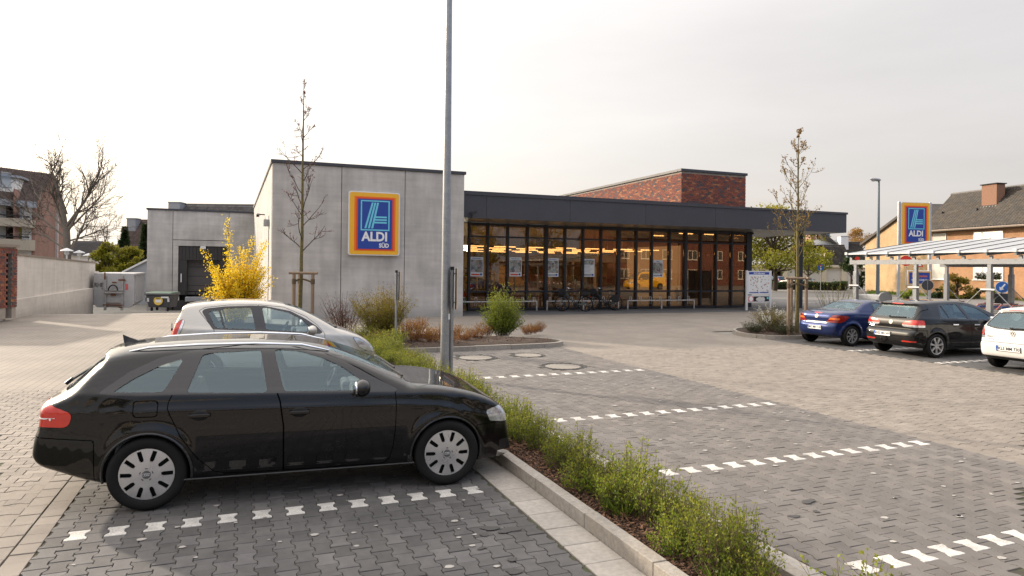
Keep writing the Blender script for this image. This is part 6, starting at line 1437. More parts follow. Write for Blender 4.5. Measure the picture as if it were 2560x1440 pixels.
b=MB(); b.hexa([fp(0,.05,-1.5),fp(LF-.31,.05,-1.5),fp(LF-.31,LG,-1.5),fp(0,LG,-1.5)],[fp(0,.05,zE),fp(LF-.31,.05,zE),fp(LF-.31,LG,zE-.3),fp(0,LG,zE-.3)]); b.build('wall',MATS['render_white'],FL)
tiles('roof',FL,fp(-.5,-.9,zE-.5),fp(LF+.3,-.9,zE-.5),fp(LF+.3,LG*.5,zR+.15),fp(-.5,LG*.5,zR+.15),46,26,MATS['roof_brown'],.05,.06)
b=MB(); b.quad(fp(-.5,LG*.5,zR+.14),fp(LF+.3,LG*.5,zR+.14),fp(LF+.3,LG+.5,zE-.6),fp(-.5,LG+.5,zE-.6)); b.build('roof_back',MATS['roof_brown'],FL)
b=MB(); b.beam(fp(-.5,-.95,zE-.62),fp(LF+.3,-.95,zE-.62),.25,.55); b.build('eaves_board',MATS['zinc'],FL)
zsl=[at(88,y,zf).z for y in(640,588.5,)]
for k,(ya,yb2) in enumerate(((551,571),(601,627))):
    z1,z0=at(88,ya,zf).z,at(88,yb2,zf).z; b=MB(); b.hexa([fp(0,-1.6,z0),fp(LF-.1,-1.6,z0),fp(LF-.1,-1.45,z0),fp(0,-1.45,z0)],[fp(0,-1.6,z1),fp(LF-.1,-1.6,z1),fp(LF-.1,-1.45,z1),fp(0,-1.45,z1)]); b.build('balcony_front',MATS['render_beige'],FL)
    b=MB(); b.hexa([fp(0,-1.449,z0),fp(LF-.1,-1.449,z0),fp(LF-.1,.04,z0),fp(0,.04,z0)],[fp(0,-1.449,z0+.2),fp(LF-.1,-1.449,z0+.2),fp(LF-.1,.04,z0+.2),fp(0,.04,z0+.2)]); b.hexa([fp(LF-.1,-1.6,z0),fp(LF,-1.6,z0),fp(LF,.0,z0),fp(LF-.1,0,z0)],[fp(LF-.1,-1.6,z1),fp(LF,-1.6,z1),fp(LF,0,z1),fp(LF-.1,0,z1)]); b.build('balcony_slab',MATS['render_beige'],FL)
    b=MB(); b.beam(fp(0,-1.53,z1+.22),fp(LF-.1,-1.53,z1+.22),.06,.12); b.build('balcony_rail',MATS['dark'],FL)
    for s,w in((LF-2.6,1.5),(LF-4.6,1.1),(LF-6.6,1.6),(LF-9,1.6)): window(FL,fp(s,.04,z0+.25),FU,-GU,w,2.0,(.5,) if w>1.2 else (),'curtain' if rng.random()<.5 else 'dark')
    b=MB(); b.hexa([fp(LF-1.5,-1.4,z0+.2),fp(LF-1.4,-1.4,z0+.2),fp(LF-1.4,.03,z0+.2),fp(LF-1.5,.03,z0+.2)],[fp(LF-1.5,-1.4,z0+3.3),fp(LF-1.4,-1.4,z0+3.3),fp(LF-1.4,.03,z0+3.3),fp(LF-1.5,.03,z0+3.3)]); b.build('balcony_screen',MATS['brick_red'],FL)
# loggia dormer in the roof
s0,s1=LF-6.2,LF-1.6; vv=lambda v:(-.9+(LG*.5+.9)*v,zE-.5+(zR+.15-zE+.5)*v)
d0,z0=vv(.24); d1,z1=vv(.62)
b=MB(); b.hexa([fp(s0,d0,z0+.1),fp(s1,d0,z0+.1),fp(s1,d1,z0+.1),fp(s0,d1,z0+.1)],[fp(s0+.7,d0+.6,z1+.15),fp(s1-.3,d0+.6,z1+.15),fp(s1-.3,d1,z1+.15),fp(s0+.7,d1,z1+.15)]); dm=b.build('dormer',MATS['render_white'],FL)
b=MB(); b.hexa([fp(s0+.3,d0+.2,z1+.151),fp(s1+.1,d0+.2,z1+.151),fp(s1+.1,d1+.2,z1+.151),fp(s0+.3,d1+.2,z1+.151)],[fp(s0+.3,d0+.2,z1+.35),fp(s1+.1,d0+.2,z1+.35),fp(s1+.1,d1+.2,z1+.35),fp(s0+.3,d1+.2,z1+.35)]); b.build('dormer_roof',MATS['zinc'],dm)
for a in(s0+1.6,s0+3.): b=MB(); M=WM(fp(a,d0+.1,z0+.5),FU,-GU); mbox(b,M,0,.9,-.5,.12,0,1.3); b.build('dormer_window',MATS['house_glass'],dm)
b=MB(); b.beam(fp(LF+.08,LG*.67,-1.5),fp(LF+.08,LG*.67,zE*.93),.32,.32); b.build('rain_pipe',MATS['pale_pipe'],FL)

# house roofs behind the dock, and the low grey building
def roof_house(label,pL,pR,zl,ytop,ybot,mat,wallmat,group=None,chim=None,nc=40,nr=16,ridge_in=0.):
    a=at(pL,ybot,zl); c=at(pR,ybot,zl); zt=at((pL+pR)/2,ytop,zl).z; zb=a.z; U=Vector((c.x-a.x,c.y-a.y,0)).normalized(); V=Vector((-U.y,U.x,0)); L=Vector((c.x-a.x,c.y-a.y)).length; run=(zt-zb)*.95
    h=thing('house',label,'house',(a.x,a.y,-1.2),0,group)
    P=lambda s,d,z:Vector((a.x,a.y,z))+U*s+V*d
    b=MB(); b.prism([P(.3,.4,-1.2),P(.3,2*run-.4,-1.2),P(.3,2*run-.4,zb),P(.3,run,zt-.1),P(.3,.4,zb)],U*(L-.6)); b.build('wall',MATS[wallmat],h)
    tiles('roof',h,P(0,0,zb),P(L,0,zb),P(L-ridge_in,run,zt),P(ridge_in,run,zt),nc,nr,MATS[mat],.05,.06)
    b=MB(); b.quad(P(0,2*run,zb),P(L,2*run,zb),P(L-ridge_in,run,zt-.01),P(ridge_in,run,zt-.01)); b.build('roof_back',MATS[mat],h)
    b=MB(); b.tube([P(ridge_in,run,zt+.04),P(L-ridge_in,run,zt+.04)],.13,n=8); b.build('ridge_tiles',MATS[mat],h)
    if chim:
        s=(chim[0]-pL)/(pR-pL)*L; w=chim[2]; zc_=at(chim[0],chim[1],zl).z; b=MB(); M=WM(P(s,run*.8,zb+.3),U,V); mbox(b,M,-w/2,w/2,-w/2,w/2,0,zc_-zb-.3); ch=b.build('chimney',MATS[chim[3]],h)
        b=MB(); mbox(b,M,-w/2-.06,w/2+.06,-w/2-.06,w/2+.06,zc_-zb-.299,zc_-zb-.18); b.build('chimney_cap',MATS['zinc'],ch)
    return h,P,U,V,L,zb
roof_house('tiled house roof with small chimney seen left of the loading dock',276,420,75.,546,640,'roof_brown','brick_red',None,(293,543,1.0,'zinc'),34,15)
roof_house('long tiled roof just showing above the loading dock',402,760,80.,505,600,'roof_pale','brick_red',None,(405,501,1.4,'zinc'),70,14)
roof_house('low grey hipped roof behind the tall concrete wall',160,236,85.,604,640,'roof_grey','render_white','grey roofs',None,20,8)
# small shed roof slope between container and dock
Sa=at(308,682,52.); Sb=at(372,650,52.); SHD=thing('shed','pale grey shed with sloping roof squeezed between container and dock','shed',(Sa.x,Sa.y,-1.2))
b=MB(); zc_=Sa.z; b.prism([(Sa.x,Sa.y,-1.2),(Sb.x,Sb.y,-1.2),(Sb.x,Sb.y,Sb.z),(Sa.x,Sa.y,Sa.z)],(0.3,3.,0)); b.build('wall',MATS['zinc'],SHD)
b=MB(); b.beam(Sa+Vector((0,-.05,.05)),Sb+Vector((0,-.05,.05)),.3,.12); b.build('roof_edge',MATS['white_metal'],SHD)
# white path lamps behind the wall
for k,(px,py) in enumerate(((167,628),(198,633),(221,640),(235,642))):
    z=48+k*4; p=at(px,py,z); LM=thing('path_lamp',('largest white mushroom-shaped path lamp, beside the big bare tree trunk','second white path lamp from the big bare tree','third white path lamp from the big bare tree','smallest white path lamp, at the far end of the tall concrete wall')[k],'lamp',(p.x,p.y,-.8),0,'path lamps behind the wall')
    b=MB(); b.tube([(p.x,p.y,-.8),(p.x,p.y,p.z)],.05,n=8); b.build('post',MATS['white_metal'],LM)
    b=MB(); b.lathe([(.02,.28),(.38,.12),(.42,.06),(.1,.05)],(p.x,p.y,p.z-.05),(0,0,1),n=16); b.lathe([(.12,.05),(.16,-.1),(.1,-.2),(.01,-.2)],(p.x,p.y,p.z-.05),(0,0,1),n=12); b.build('lamp_shade',MATS['white_metal'],LM,smooth=True)
# ------------------------------------------------------------------ plants
leafmat('leaf_spirea',[(.06,.11,.014),(.12,.18,.018),(.21,.255,.025),(.32,.31,.04),(.28,.21,.04)],.45)
leafmat('leaf_rust',[(.12,.05,.014),(.25,.09,.016),(.36,.15,.025),(.22,.18,.03),(.42,.21,.04)],.4)
leafmat('leaf_olive',[(.09,.09,.012),(.16,.15,.016),(.26,.22,.025),(.22,.13,.022),(.34,.27,.035)],.4)
leafmat('leaf_green',[(.07,.11,.012),(.14,.19,.018),(.24,.275,.025),(.36,.34,.04)],.4)
leafmat('leaf_dark',[(.012,.03,.01),(.025,.05,.015),(.045,.07,.02),(.06,.08,.025)],.25)
leafmat('leaf_brown',[(.06,.03,.018),(.11,.05,.025),(.16,.06,.03)],.3)
leafmat('bud_red',[(.13,.03,.022),(.22,.045,.03),(.12,.05,.03)],.2)
leafmat('bud_gold',[(.25,.15,.04),(.35,.20,.05),(.22,.12,.05)],.3)
leafmat('petal_yellow',[(.80,.54,.012),(.86,.63,.02),(.88,.70,.05),(.82,.56,.015)],.45)
leafmat('petal_white',[(.6,.6,.55),(.75,.75,.7),(.5,.52,.42)],.4)
leafmat('leaf_maple',[(.13,.15,.015),(.23,.235,.022),(.35,.32,.035),(.42,.36,.06)],.5)
leafmat('grass',[(.07,.12,.015),(.12,.19,.02),(.18,.24,.03)],.4)
pm('bark_olive',(.13,.11,.06),rough=.95,var=.4,scale=14,bump=.4,bscale=60,col2=(.17,.135,.035)); pm('bark_grey',(.17,.145,.12),rough=.95,var=.35,scale=8,bump=.5,bscale=30); pm('bark_dark',(.06,.045,.035),rough=.95,var=.3,scale=10); pm('bark_pale',(.30,.25,.19),rough=.95,var=.35,scale=5,bump=.4); pm('twig_red',(.10,.045,.03),rough=.9,var=.3); pm('twig_brown',(.12,.08,.05),rough=.9,var=.3); pm('stake_wood',(.27,.19,.125),rough=.9,var=.3,scale=4,stretch=(6,6,.5),bump=.4,bscale=30); pm('rope',(.12,.085,.05),rough=1.,var=.3,scale=30)
def leaf_cloud(name,C_,size,mat,parent=None,asp=.55,up=.35,tint=None,D=None):
    """one small folded leaf at each point"""
    C_=np.asarray(C_,float); n=len(C_); d=rng.normal(0,1,(n,3)) if D is None else np.asarray(D)+rng.normal(0,.55,(n,3)); d[:,2]+=up; d/=np.linalg.norm(d,axis=1)[:,None]
    a=np.cross(d,rng.normal(0,1,(n,3))); a/=np.linalg.norm(a,axis=1)[:,None]; nn=np.cross(d,a)
    L=(size*rng.uniform(.6,1.35,n))[:,None]; w=L*asp*.5
    V=np.stack([C_,C_+d*L*.5+a*w+nn*w*.35,C_+d*L,C_+d*L*.5-a*w+nn*w*.35],1).reshape(-1,3); F=np.arange(4*n).reshape(n,4)
    t=rng.random(n) if tint is None else np.clip(tint+rng.normal(0,.12,n),0,1)
    return npmesh(name,V,F,mat,np.repeat(t,4),parent=parent)
def stems_mesh(name,lines,mat,parent=None,n=4):
    """lines: list of (points (k,3), radii (k,))"""
    V=[];F=[];o=0; ang=np.arange(n)*2*np.pi/n
    for P,r in lines:
        P=np.asarray(P,float); k=len(P); d=np.gradient(P,axis=0); d/=np.maximum(np.linalg.norm(d,axis=1),1e-9)[:,None]
        ref=np.array([0,0,1.]) if abs(d[0,2])<.9 else np.array([1.,0,0]); a=np.cross(d,ref); a/=np.maximum(np.linalg.norm(a,axis=1),1e-9)[:,None]; b=np.cross(d,a)
        r=np.asarray(r)*np.ones(k)
        V.append((P[:,None,:]+(a[:,None,:]*np.cos(ang)[None,:,None]+b[:,None,:]*np.sin(ang)[None,:,None])*r[:,None,None]).reshape(-1,3))
        i=np.arange(k-1)[:,None]*n+np.arange(n)[None,:]; j=np.arange(k-1)[:,None]*n+(np.arange(n)[None,:]+1)%n
        F.append((np.stack([i,j,j+n,i+n],-1).reshape(-1,4))+o); o+=k*n
    return npmesh(name,np.concatenate(V),np.concatenate(F),mat,smooth=True,parent=parent)
def shoots(n,h,rad,lean=.35,hv=.3,droop=0.,k=7,base=.25):
    """upright curved shoots from a small footprint"""
    out=[]
    for _ in range(n):
        a=rng.uniform(0,6.28); q=rng.random()**.5; b=np.array([math.cos(a)*q*rad*base,math.sin(a)*q*rad*base,0]); H=h*(1-hv+hv*rng.random())*(1-.25*q); o=np.array([math.cos(a),math.sin(a)])*rad*q*(1-base)
        t=np.linspace(0,1,k); P=np.stack([b[0]+o[0]*t**(1.+lean)+rng.normal(0,.012*h,k)*t,b[1]+o[1]*t**(1.+lean)+rng.normal(0,.012*h,k)*t,H*(t-droop*q*t**2)],1); out.append(P)
    return out
def along(P,n,t0=.15,t1=1.,j=.02):
    t=np.sort(rng.uniform(t0,t1,n)); s=np.linspace(0,1,len(P)); C_=np.stack([np.interp(t,s,P[:,c]) for c in range(3)],1); return C_+rng.normal(0,j,(n,3)),t
def shrub(name,label,cat,loc,n,h,rad,leaf,per,lmat,smat,group=None,side=0,sl=.25,lean=.35,t0=.15,jit=.02,asp=.55,tint=True,droop=0.,rs=.004,rz=0.,hv=.35,base=.25):
    root=thing(name,label,cat,loc,rz,group); S_=shoots(n,h,rad,lean,hv,droop,base=base); L=[];C_=[];T_=[];D_=[]
    for P in S_:
        L.append((P,np.linspace(rs,rs*.35,len(P))))
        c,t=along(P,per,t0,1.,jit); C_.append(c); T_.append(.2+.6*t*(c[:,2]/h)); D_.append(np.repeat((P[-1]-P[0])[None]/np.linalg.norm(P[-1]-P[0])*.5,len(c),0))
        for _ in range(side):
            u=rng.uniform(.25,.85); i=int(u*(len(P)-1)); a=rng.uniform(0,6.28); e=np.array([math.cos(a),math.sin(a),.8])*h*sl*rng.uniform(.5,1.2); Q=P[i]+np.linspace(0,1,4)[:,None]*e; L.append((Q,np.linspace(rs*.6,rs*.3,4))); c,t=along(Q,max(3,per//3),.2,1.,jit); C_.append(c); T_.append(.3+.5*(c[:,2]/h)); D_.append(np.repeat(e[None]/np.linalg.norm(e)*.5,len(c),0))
    stems_mesh('stems',L,smat,root,3); leaf_cloud('foliage',np.concatenate(C_),leaf,lmat,root,asp,tint=np.concatenate(T_) if tint else None,D=np.concatenate(D_)); return root
# low shrubs in the kerbed strip
protos=[]
for k in range(5):
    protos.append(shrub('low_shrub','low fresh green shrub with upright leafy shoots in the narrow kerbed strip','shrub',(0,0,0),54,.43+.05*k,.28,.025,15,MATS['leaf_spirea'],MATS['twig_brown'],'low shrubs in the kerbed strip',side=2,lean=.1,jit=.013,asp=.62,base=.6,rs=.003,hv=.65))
spots=[]; y=2.7
while y<17.6:
    for x in((3.00,3.24) if rng.random()<.8 else (3.14,)):
        if abs(y-6.75)<.3 and x<3.1: continue
        spots.append((x+rng.normal(0,.05),y+rng.normal(0,.06)))
    y+=rng.uniform(.27,.40)
used=[False]*5
for i,(x,y) in enumerate(spots):
    k=i%5; s=rng.uniform(.62,1.1); rz=rng.uniform(0,6.28)
    if not used[k]: o=protos[k]; used[k]=True; o.location=(x,y,.06); o.rotation_euler=(0,0,rz); o.scale=(s*.92,s*.92,s)
    else: o=dup(protos[k],(x,y,.06),rz,scale=(s*.92,s*.92,s))
    if abs(y-6.)<1.3: o['label']='low fresh green shrub of the kerbed strip at the nose of the black estate car'
    elif y<4: o['label']='low fresh green shrub at the near end of the kerbed strip'
    elif y>12: o['label']='low yellow-green shrub of the kerbed strip beyond the tall grey pole'
# a few tufts of grass between them
T_=[];C_=[]
for x,y in((2.95,4.9),(3.05,5.4),(2.9,3.6),(3.0,4.2)):
    n=60; a=rng.uniform(0,6.28,n); r=rng.uniform(0,.1,n); C_.append(np.stack([x+r*np.cos(a),y+r*np.sin(a),np.full(n,.07)],1)); T_.append(np.stack([np.cos(a)*.6,np.sin(a)*.6,np.full(n,.8)],1))
g=leaf_cloud('grass_tufts',np.concatenate(C_),.16,MATS['grass'],None,.05,.6,D=np.concatenate(T_)*2); tag(g,'thin grass tufts growing between the low shrubs','grass',None,'stuff')
# island bed
def P2(px,py): v=gnd(px,py); return (v.x,v.y,.10)
rust=[]
for i,(px,py,s) in enumerate(((1035,866,1.),(1062,858,.9),(1100,855,1.0),(1135,850,.85),(1160,862,.8),(1190,856,.9),(1215,848,1.),(1010,850,1.2),(1045,838,1.1),(1320,845,.75),(1345,838,.8),(985,868,.9),(940,872,.9),(1080,866,.7),(1120,868,.7))):
    p=P2(px,py)
    if i<3: o=shrub('berberis_shrub','low rust-orange shrub in the kerbed island bed','shrub',p,46,.55,.42,.028,14,MATS['leaf_rust'],MATS['twig_red'],'rust-orange shrubs in the island bed',side=3,lean=.2,jit=.02,hv=.6,base=.4); rust.append(o); o.scale=(s,)*3
    else: o=dup(rust[i%3],p,rng.uniform(0,6.28),scale=s)
for o,l in((dup(rust[0],P2(1333,842),1.,scale=.7),'small rust-orange shrub near the rounded tip of the island kerb'),): o['label']=l
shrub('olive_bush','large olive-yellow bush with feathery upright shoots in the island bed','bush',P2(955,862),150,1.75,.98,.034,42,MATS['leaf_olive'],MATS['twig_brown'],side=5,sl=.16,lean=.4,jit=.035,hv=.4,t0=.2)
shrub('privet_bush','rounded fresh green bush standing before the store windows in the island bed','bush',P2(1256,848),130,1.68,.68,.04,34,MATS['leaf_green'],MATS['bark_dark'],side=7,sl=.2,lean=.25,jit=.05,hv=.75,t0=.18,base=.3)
shrub('twiggy_bush','thin twiggy bush with reddish brown buds beside the olive bush','bush',P2(862,858),60,1.55,.75,.024,15,MATS['leaf_brown'],MATS['twig_red'],side=4,sl=.12,lean=.2,jit=.01,t0=.35,rs=.006)
for px,py,lb in((905,868,'low leafy green shrub at the foot of the olive bush'),(985,880,'low leafy green shrub behind the tall sign post'),(800,870,'low green shrub half hidden behind the silver car bonnet')):
    shrub('leafy_shrub',lb,'shrub',P2(px,py),60,.62,.5,.032,16,MATS['leaf_spirea'],MATS['twig_brown'],'leafy shrubs in the island bed',side=2,lean=.2,jit=.03)
# forsythia
root=thing('forsythia','tall yellow flowering forsythia with long upright wands behind the silver car','bush',(gnd(590,813).x,gnd(590,813).y,.08)); L=[];C_=[]
def wand(b,e,n,jit,k=8):
    b=np.array(b);e=np.array(e); t=np.linspace(0,1,k)[:,None]; bow=np.array([e[0]-b[0],e[1]-b[1],0])*.5*(t*(1-t))*-1; P=b+(e-b)*t+bow; L.append((P,np.linspace(.014,.004,k))); c,_=along(P,n,.16,1.,jit); C_.append(c); return P
for dx,h in((-1.05,2.55),(-.35,3.72),(-.30,2.6),(.15,2.75),(.5,3.05),(.85,2.75),(.98,2.95),(-.1,2.2),(.3,2.5),(.7,2.45)): 
    wand((dx*.25,rng.normal(0,.1),0),(dx,rng.normal(0,.25),h),430,.075)
for _ in range(150):
    a=rng.uniform(0,6.28); q=rng.random()**.6; h=rng.uniform(1.0,2.05); wand((math.cos(a)*.15,math.sin(a)*.15,0),(math.cos(a)*1.2*q+.05,math.sin(a)*.8*q,h),120,.06)
stems_mesh('stems',L,MATS['twig_brown'],root,4); leaf_cloud('blossom',np.concatenate(C_),.062,MATS['petal_yellow'],root,.7,.1)
C2=np.concatenate(C_); leaf_cloud('foliage',C2[rng.choice(len(C2),1500)],.05,MATS['leaf_spirea'],root,.4)
# young staked trees
def branchy(P0,h,r0,nb,spread,seedbud,zs=.3,upw=1.1,sub=4,twl=.35,shape=lambda t:1-.75*t,leanx=0.):
    """slender leader with whorls of rising side branches -> lines, bud points"""
    k=14; t=np.linspace(0,1,k); tr=np.stack([P0[0]+leanx*t+np.cumsum(rng.normal(0,.006*h/5,k)),P0[1]+np.cumsum(rng.normal(0,.006*h/5,k)),P0[2]+h*t],1); lines=[(tr,r0*(1-t)**.8*.9+r0*.06)]; buds=[]
    def br(p,d,L,r,depth):
        n=6; q=[p]; dd=d/np.linalg.norm(d)
        for i in range(n):
            dd=dd+np.array([0,0,.10*upw])+rng.normal(0,.10,3); dd/=np.linalg.norm(dd); q.append(q[-1]+dd*L/n)
        q=np.array(q); lines.append((q,np.linspace(r,max(r*.3,.0035),n+1))); buds.append(q[-1]); buds.extend(q[2:-1][rng.random(n-2)<.6] if depth else [])
        if depth<2:
            for _ in range(sub if depth==0 else 3):
                i=rng.integers(2,n); a=q[i]-q[i-1]; a=a/np.linalg.norm(a)+rng.normal(0,.6,3); br(q[i],a,L*twl*rng.uniform(.6,1.3),r*.5,depth+1)
    for i in range(nb):
        u=zs+(1-zs)*(i+rng.random()*.8)/nb*.97; s=np.array([np.interp(u,t,tr[:,c]) for c in range(3)]); a=i*2.4+rng.normal(0,.4); br(s,np.array([math.cos(a),math.sin(a),.75+.5*u]),spread*shape((u-zs)/(1-zs))*rng.uniform(.7,1.25),r0*.36*(1-u*.7),0)
    return lines,np.array(buds)
def stakes(tree_xy,pts,h,label,bars):
    t=thing('tree_stakes',label,'tree stake',(tree_xy[0],tree_xy[1],.1),0,'wooden tree supports')
    for x,y in pts: b=MB(); b.tube([(x,y,0),(x,y,h)],[.052,.048],n=10); b.build('post',MATS['stake_wood'],t,smooth=True)
    for i,j in bars: b=MB(); a,c=Vector((*pts[i],h-.02)),Vector((*pts[j],h-.02)); d=(c-a).normalized()*.14; b.tube([a-d+Vector((0,0,.06)),c+d+Vector((0,0,.06))],.04,n=10); b.build('cross_rail',MATS['stake_wood'],t,smooth=True)
    b=MB()
    for x,y in pts: b.tube([(x,y,h-.22),((x+tree_xy[0])/2,(y+tree_xy[1])/2,h-.16),(tree_xy[0],tree_xy[1],h-.12)],.028,n=6); b.lathe([(.06,-.07),(.062,.07)],(x,y,h-.2),(0,0,1),n=10)
    tag(b.build('tie_rope',MATS['rope'],t,smooth=True),kind='stuff'); return t
t1=at(751,700,19.5); lines,buds=branchy((t1.x,t1.y,.1),7.4,.07,20,1.5,0,zs=.30,upw=.8,sub=4,twl=.42,shape=lambda t:max(.16,.75+.5*t*(1-t)-.75*t))
tr=thing('young_tree','young bare tree with reddish buds and wooden stakes before the concrete wall','tree',(t1.x,t1.y,.1)); o=stems_mesh('trunk',[(l[0]-np.array(tr.location),l[1]) for l in lines[:1]],MATS['bark_olive'],tr,10); stems_mesh('branches',[(l[0]-np.array(tr.location),l[1]) for l in lines[1:]],MATS['bark_dark'],tr,4)
bb=buds+rng.normal(0,.012,buds.shape); leaf_cloud('buds',bb-np.array(tr.location),.042,MATS['bud_red'],tr,.4)
w=.0
sx=[at(p,690,19.3) for p in(735,742,782)]
stakes((t1.x,t1.y),[(sx[0].x,sx[0].y),(sx[1].x+.12,sx[1].y+.55),(sx[2].x,sx[2].y)],1.88,'wooden three-post support round the young tree before the concrete wall',[(0,2)])
t2=at(1993,700,22.); lines,buds=branchy((t2.x,t2.y,.1),6.6,.072,22,1.7,0,zs=.30,upw=1.1,sub=4,twl=.42,shape=lambda t:max(.16,.85+.5*t*(1-t)-.82*t),leanx=-.05)
tr=thing('young_tree','young tree with golden opening buds and wooden stakes beside the blue car','tree',(t2.x,t2.y,.1)); stems_mesh('trunk',[(l[0]-np.array(tr.location),l[1]) for l in lines[:1]],MATS['bark_olive'],tr,10); stems_mesh('branches',[(l[0]-np.array(tr.location),l[1]) for l in lines[1:]],MATS['bark_olive'],tr,4)
bb=buds+rng.normal(0,.02,buds.shape); leaf_cloud('buds',bb-np.array(tr.location),.06,MATS['bud_gold'],tr,.6)
sx=[at(1972,710,21.6),at(1979,710,22.8),at(2016,710,21.8)]
stakes((t2.x,t2.y),[(q.x,q.y) for q in sx],1.86,'wooden three-post support round the young tree beside the blue car',[(0,2),(1,2)])
# right bed planting
shrub('spirea_bush','greyish green bush with sprays of small white flowers beside the blue car','bush',P2(1932,838),110,1.15,.85,.024,30,MATS['leaf_olive'],MATS['twig_brown'],side=4,sl=.2,lean=.7,jit=.03,droop=.25)
r_=thing('flower_sprays','arching sprays of small white flowers on the grey-green bush','flowers',P2(1932,838)); C_=[]
for P in shoots(26,1.25,1.1,.8,.3,.3): c,_=along(P,55,.45,1.,.02); C_.append(c)
leaf_cloud('blossom',np.concatenate(C_),.028,MATS['petal_white'],r_,.8)
for px,py,lb in((1885,840,'dark green ground shrub at the rounded kerb end of the right bed'),(1960,845,'dark green ground shrub beside the rear wheel of the blue car')): shrub('ground_shrub',lb,'shrub',P2(px,py),70,.45,.6,.03,16,MATS['leaf_dark'],MATS['twig_brown'],side=2,lean=.4,jit=.03)
v=at(2085,745,27.); shrub('wispy_bush','wispy bush of thin green-budded shoots between the road and the blue car','bush',(v.x,v.y,0),34,2.25,1.0,.045,16,MATS['leaf_spirea'],MATS['twig_brown'],lean=.1,jit=.015,rs=.008,t0=.3,hv=.5)
# trees behind the left wall
def crown_tree(name,label,cat,px,pyb,z,ytop,wpx,lmat,bmat,n,leaf,group=None,clumps=26,trunk_r=.16,shape=1.,zlow=.25,asp=.65,base_z=None,world=None):
    if world: p=Vector(world[:3]); zb=p.z; H=world[3]; R_=world[4]
    else: p=at(px,pyb,z); top=at(px,ytop,z).z; zb=p.z if base_z is None else base_z; H=top-zb; R_=wpx*z/1707/2
    root=thing(name,label,cat,(p.x,p.y,zb),0,group); C_=[];T_=[];L=[]
    k=8; t=np.linspace(0,1,k); tr=np.stack([rng.normal(0,.02*H,k)*t,rng.normal(0,.02*H,k)*t,H*.8*t],1); L.append((tr,trunk_r*(1-t*.85)))
    for i in range(clumps):
        a=rng.uniform(0,6.28); u=rng.random(); zz=H*(zlow+(1-zlow)*u*.93); q=R_*math.sqrt(max(.05,1-abs(2*u-.75)**2*.75*shape))*rng.random()**.4; c=np.array([math.cos(a)*q,math.sin(a)*q,zz]); s=tr[min(k-2,int(zz/H*.75*k))]; m=(s+c)/2+rng.normal(0,.08*R_,3); L.append((np.array([s,m,c]),np.array([trunk_r*.3,trunk_r*.18,trunk_r*.06])))
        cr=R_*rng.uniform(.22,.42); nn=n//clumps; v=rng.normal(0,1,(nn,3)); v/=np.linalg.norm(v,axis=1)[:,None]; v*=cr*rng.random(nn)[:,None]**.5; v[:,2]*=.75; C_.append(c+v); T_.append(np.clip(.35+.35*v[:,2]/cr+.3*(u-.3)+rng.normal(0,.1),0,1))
    stems_mesh('trunk',L[:1],bmat,root,8); stems_mesh('branches',L[1:],bmat,root,4); leaf_cloud('crown',np.concatenate(C_),leaf,lmat,root,asp,.1,tint=np.concatenate(T_)); return root
crown_tree('leafy_tree','yellow-green bushy tree right behind the end of the tall concrete wall','tree',270,690,56.,600,75,MATS['leaf_maple'],MATS['bark_dark'],5200,.20,clumps=30,base_z=-.8,zlow=.15)
crown_tree('leafy_tree','pale green loose tree between the concrete wall and the loading dock','tree',325,690,60.,610,80,MATS['leaf_maple'],MATS['bark_dark'],5200,.20,clumps=34,base_z=-.8,zlow=.1)
crown_tree('leafy_tree','low round pale green tree behind the grey skip container','tree',345,690,57.,640,60,MATS['leaf_maple'],MATS['bark_dark'],3000,.18,clumps=24,base_z=-.8,zlow=.1)
def conifer(label,px,z,ytop,ybot,wpx,n=4200):
    p=at(px,ybot,z); H=at(px,ytop,z).z-(-.8); R_=wpx*z/1707/2; root=thing('conifer',label,'tree',(p.x,p.y,-.8),0,'conifers behind the store'); u=rng.random(n)**.7; a=rng.uniform(0,6.28,n); lay=np.floor(u*14)/14; q=R_*(1-u)*(.45+.75*(1-(u*14)%1))*rng.random(n)**.35; C_=np.stack([np.cos(a)*q,np.sin(a)*q,H*(.08+.92*u)-q*.25],1)
    stems_mesh('trunk',[(np.array([[0,0,0],[0,0,H*.96]]),np.array([.16,.03]))],MATS['bark_dark'],root,6); leaf_cloud('crown',C_,.28,MATS['leaf_dark'],root,.35,-.1,D=np.stack([np.cos(a),np.sin(a),np.full(n,-.2)],1)*1.2); return root
conifer('dark conifer in front of the tiled roof left of the dock',311,66.,568,690,70); conifer('taller dark conifer touching the left edge of the loading dock',362,64.,560,690,62)
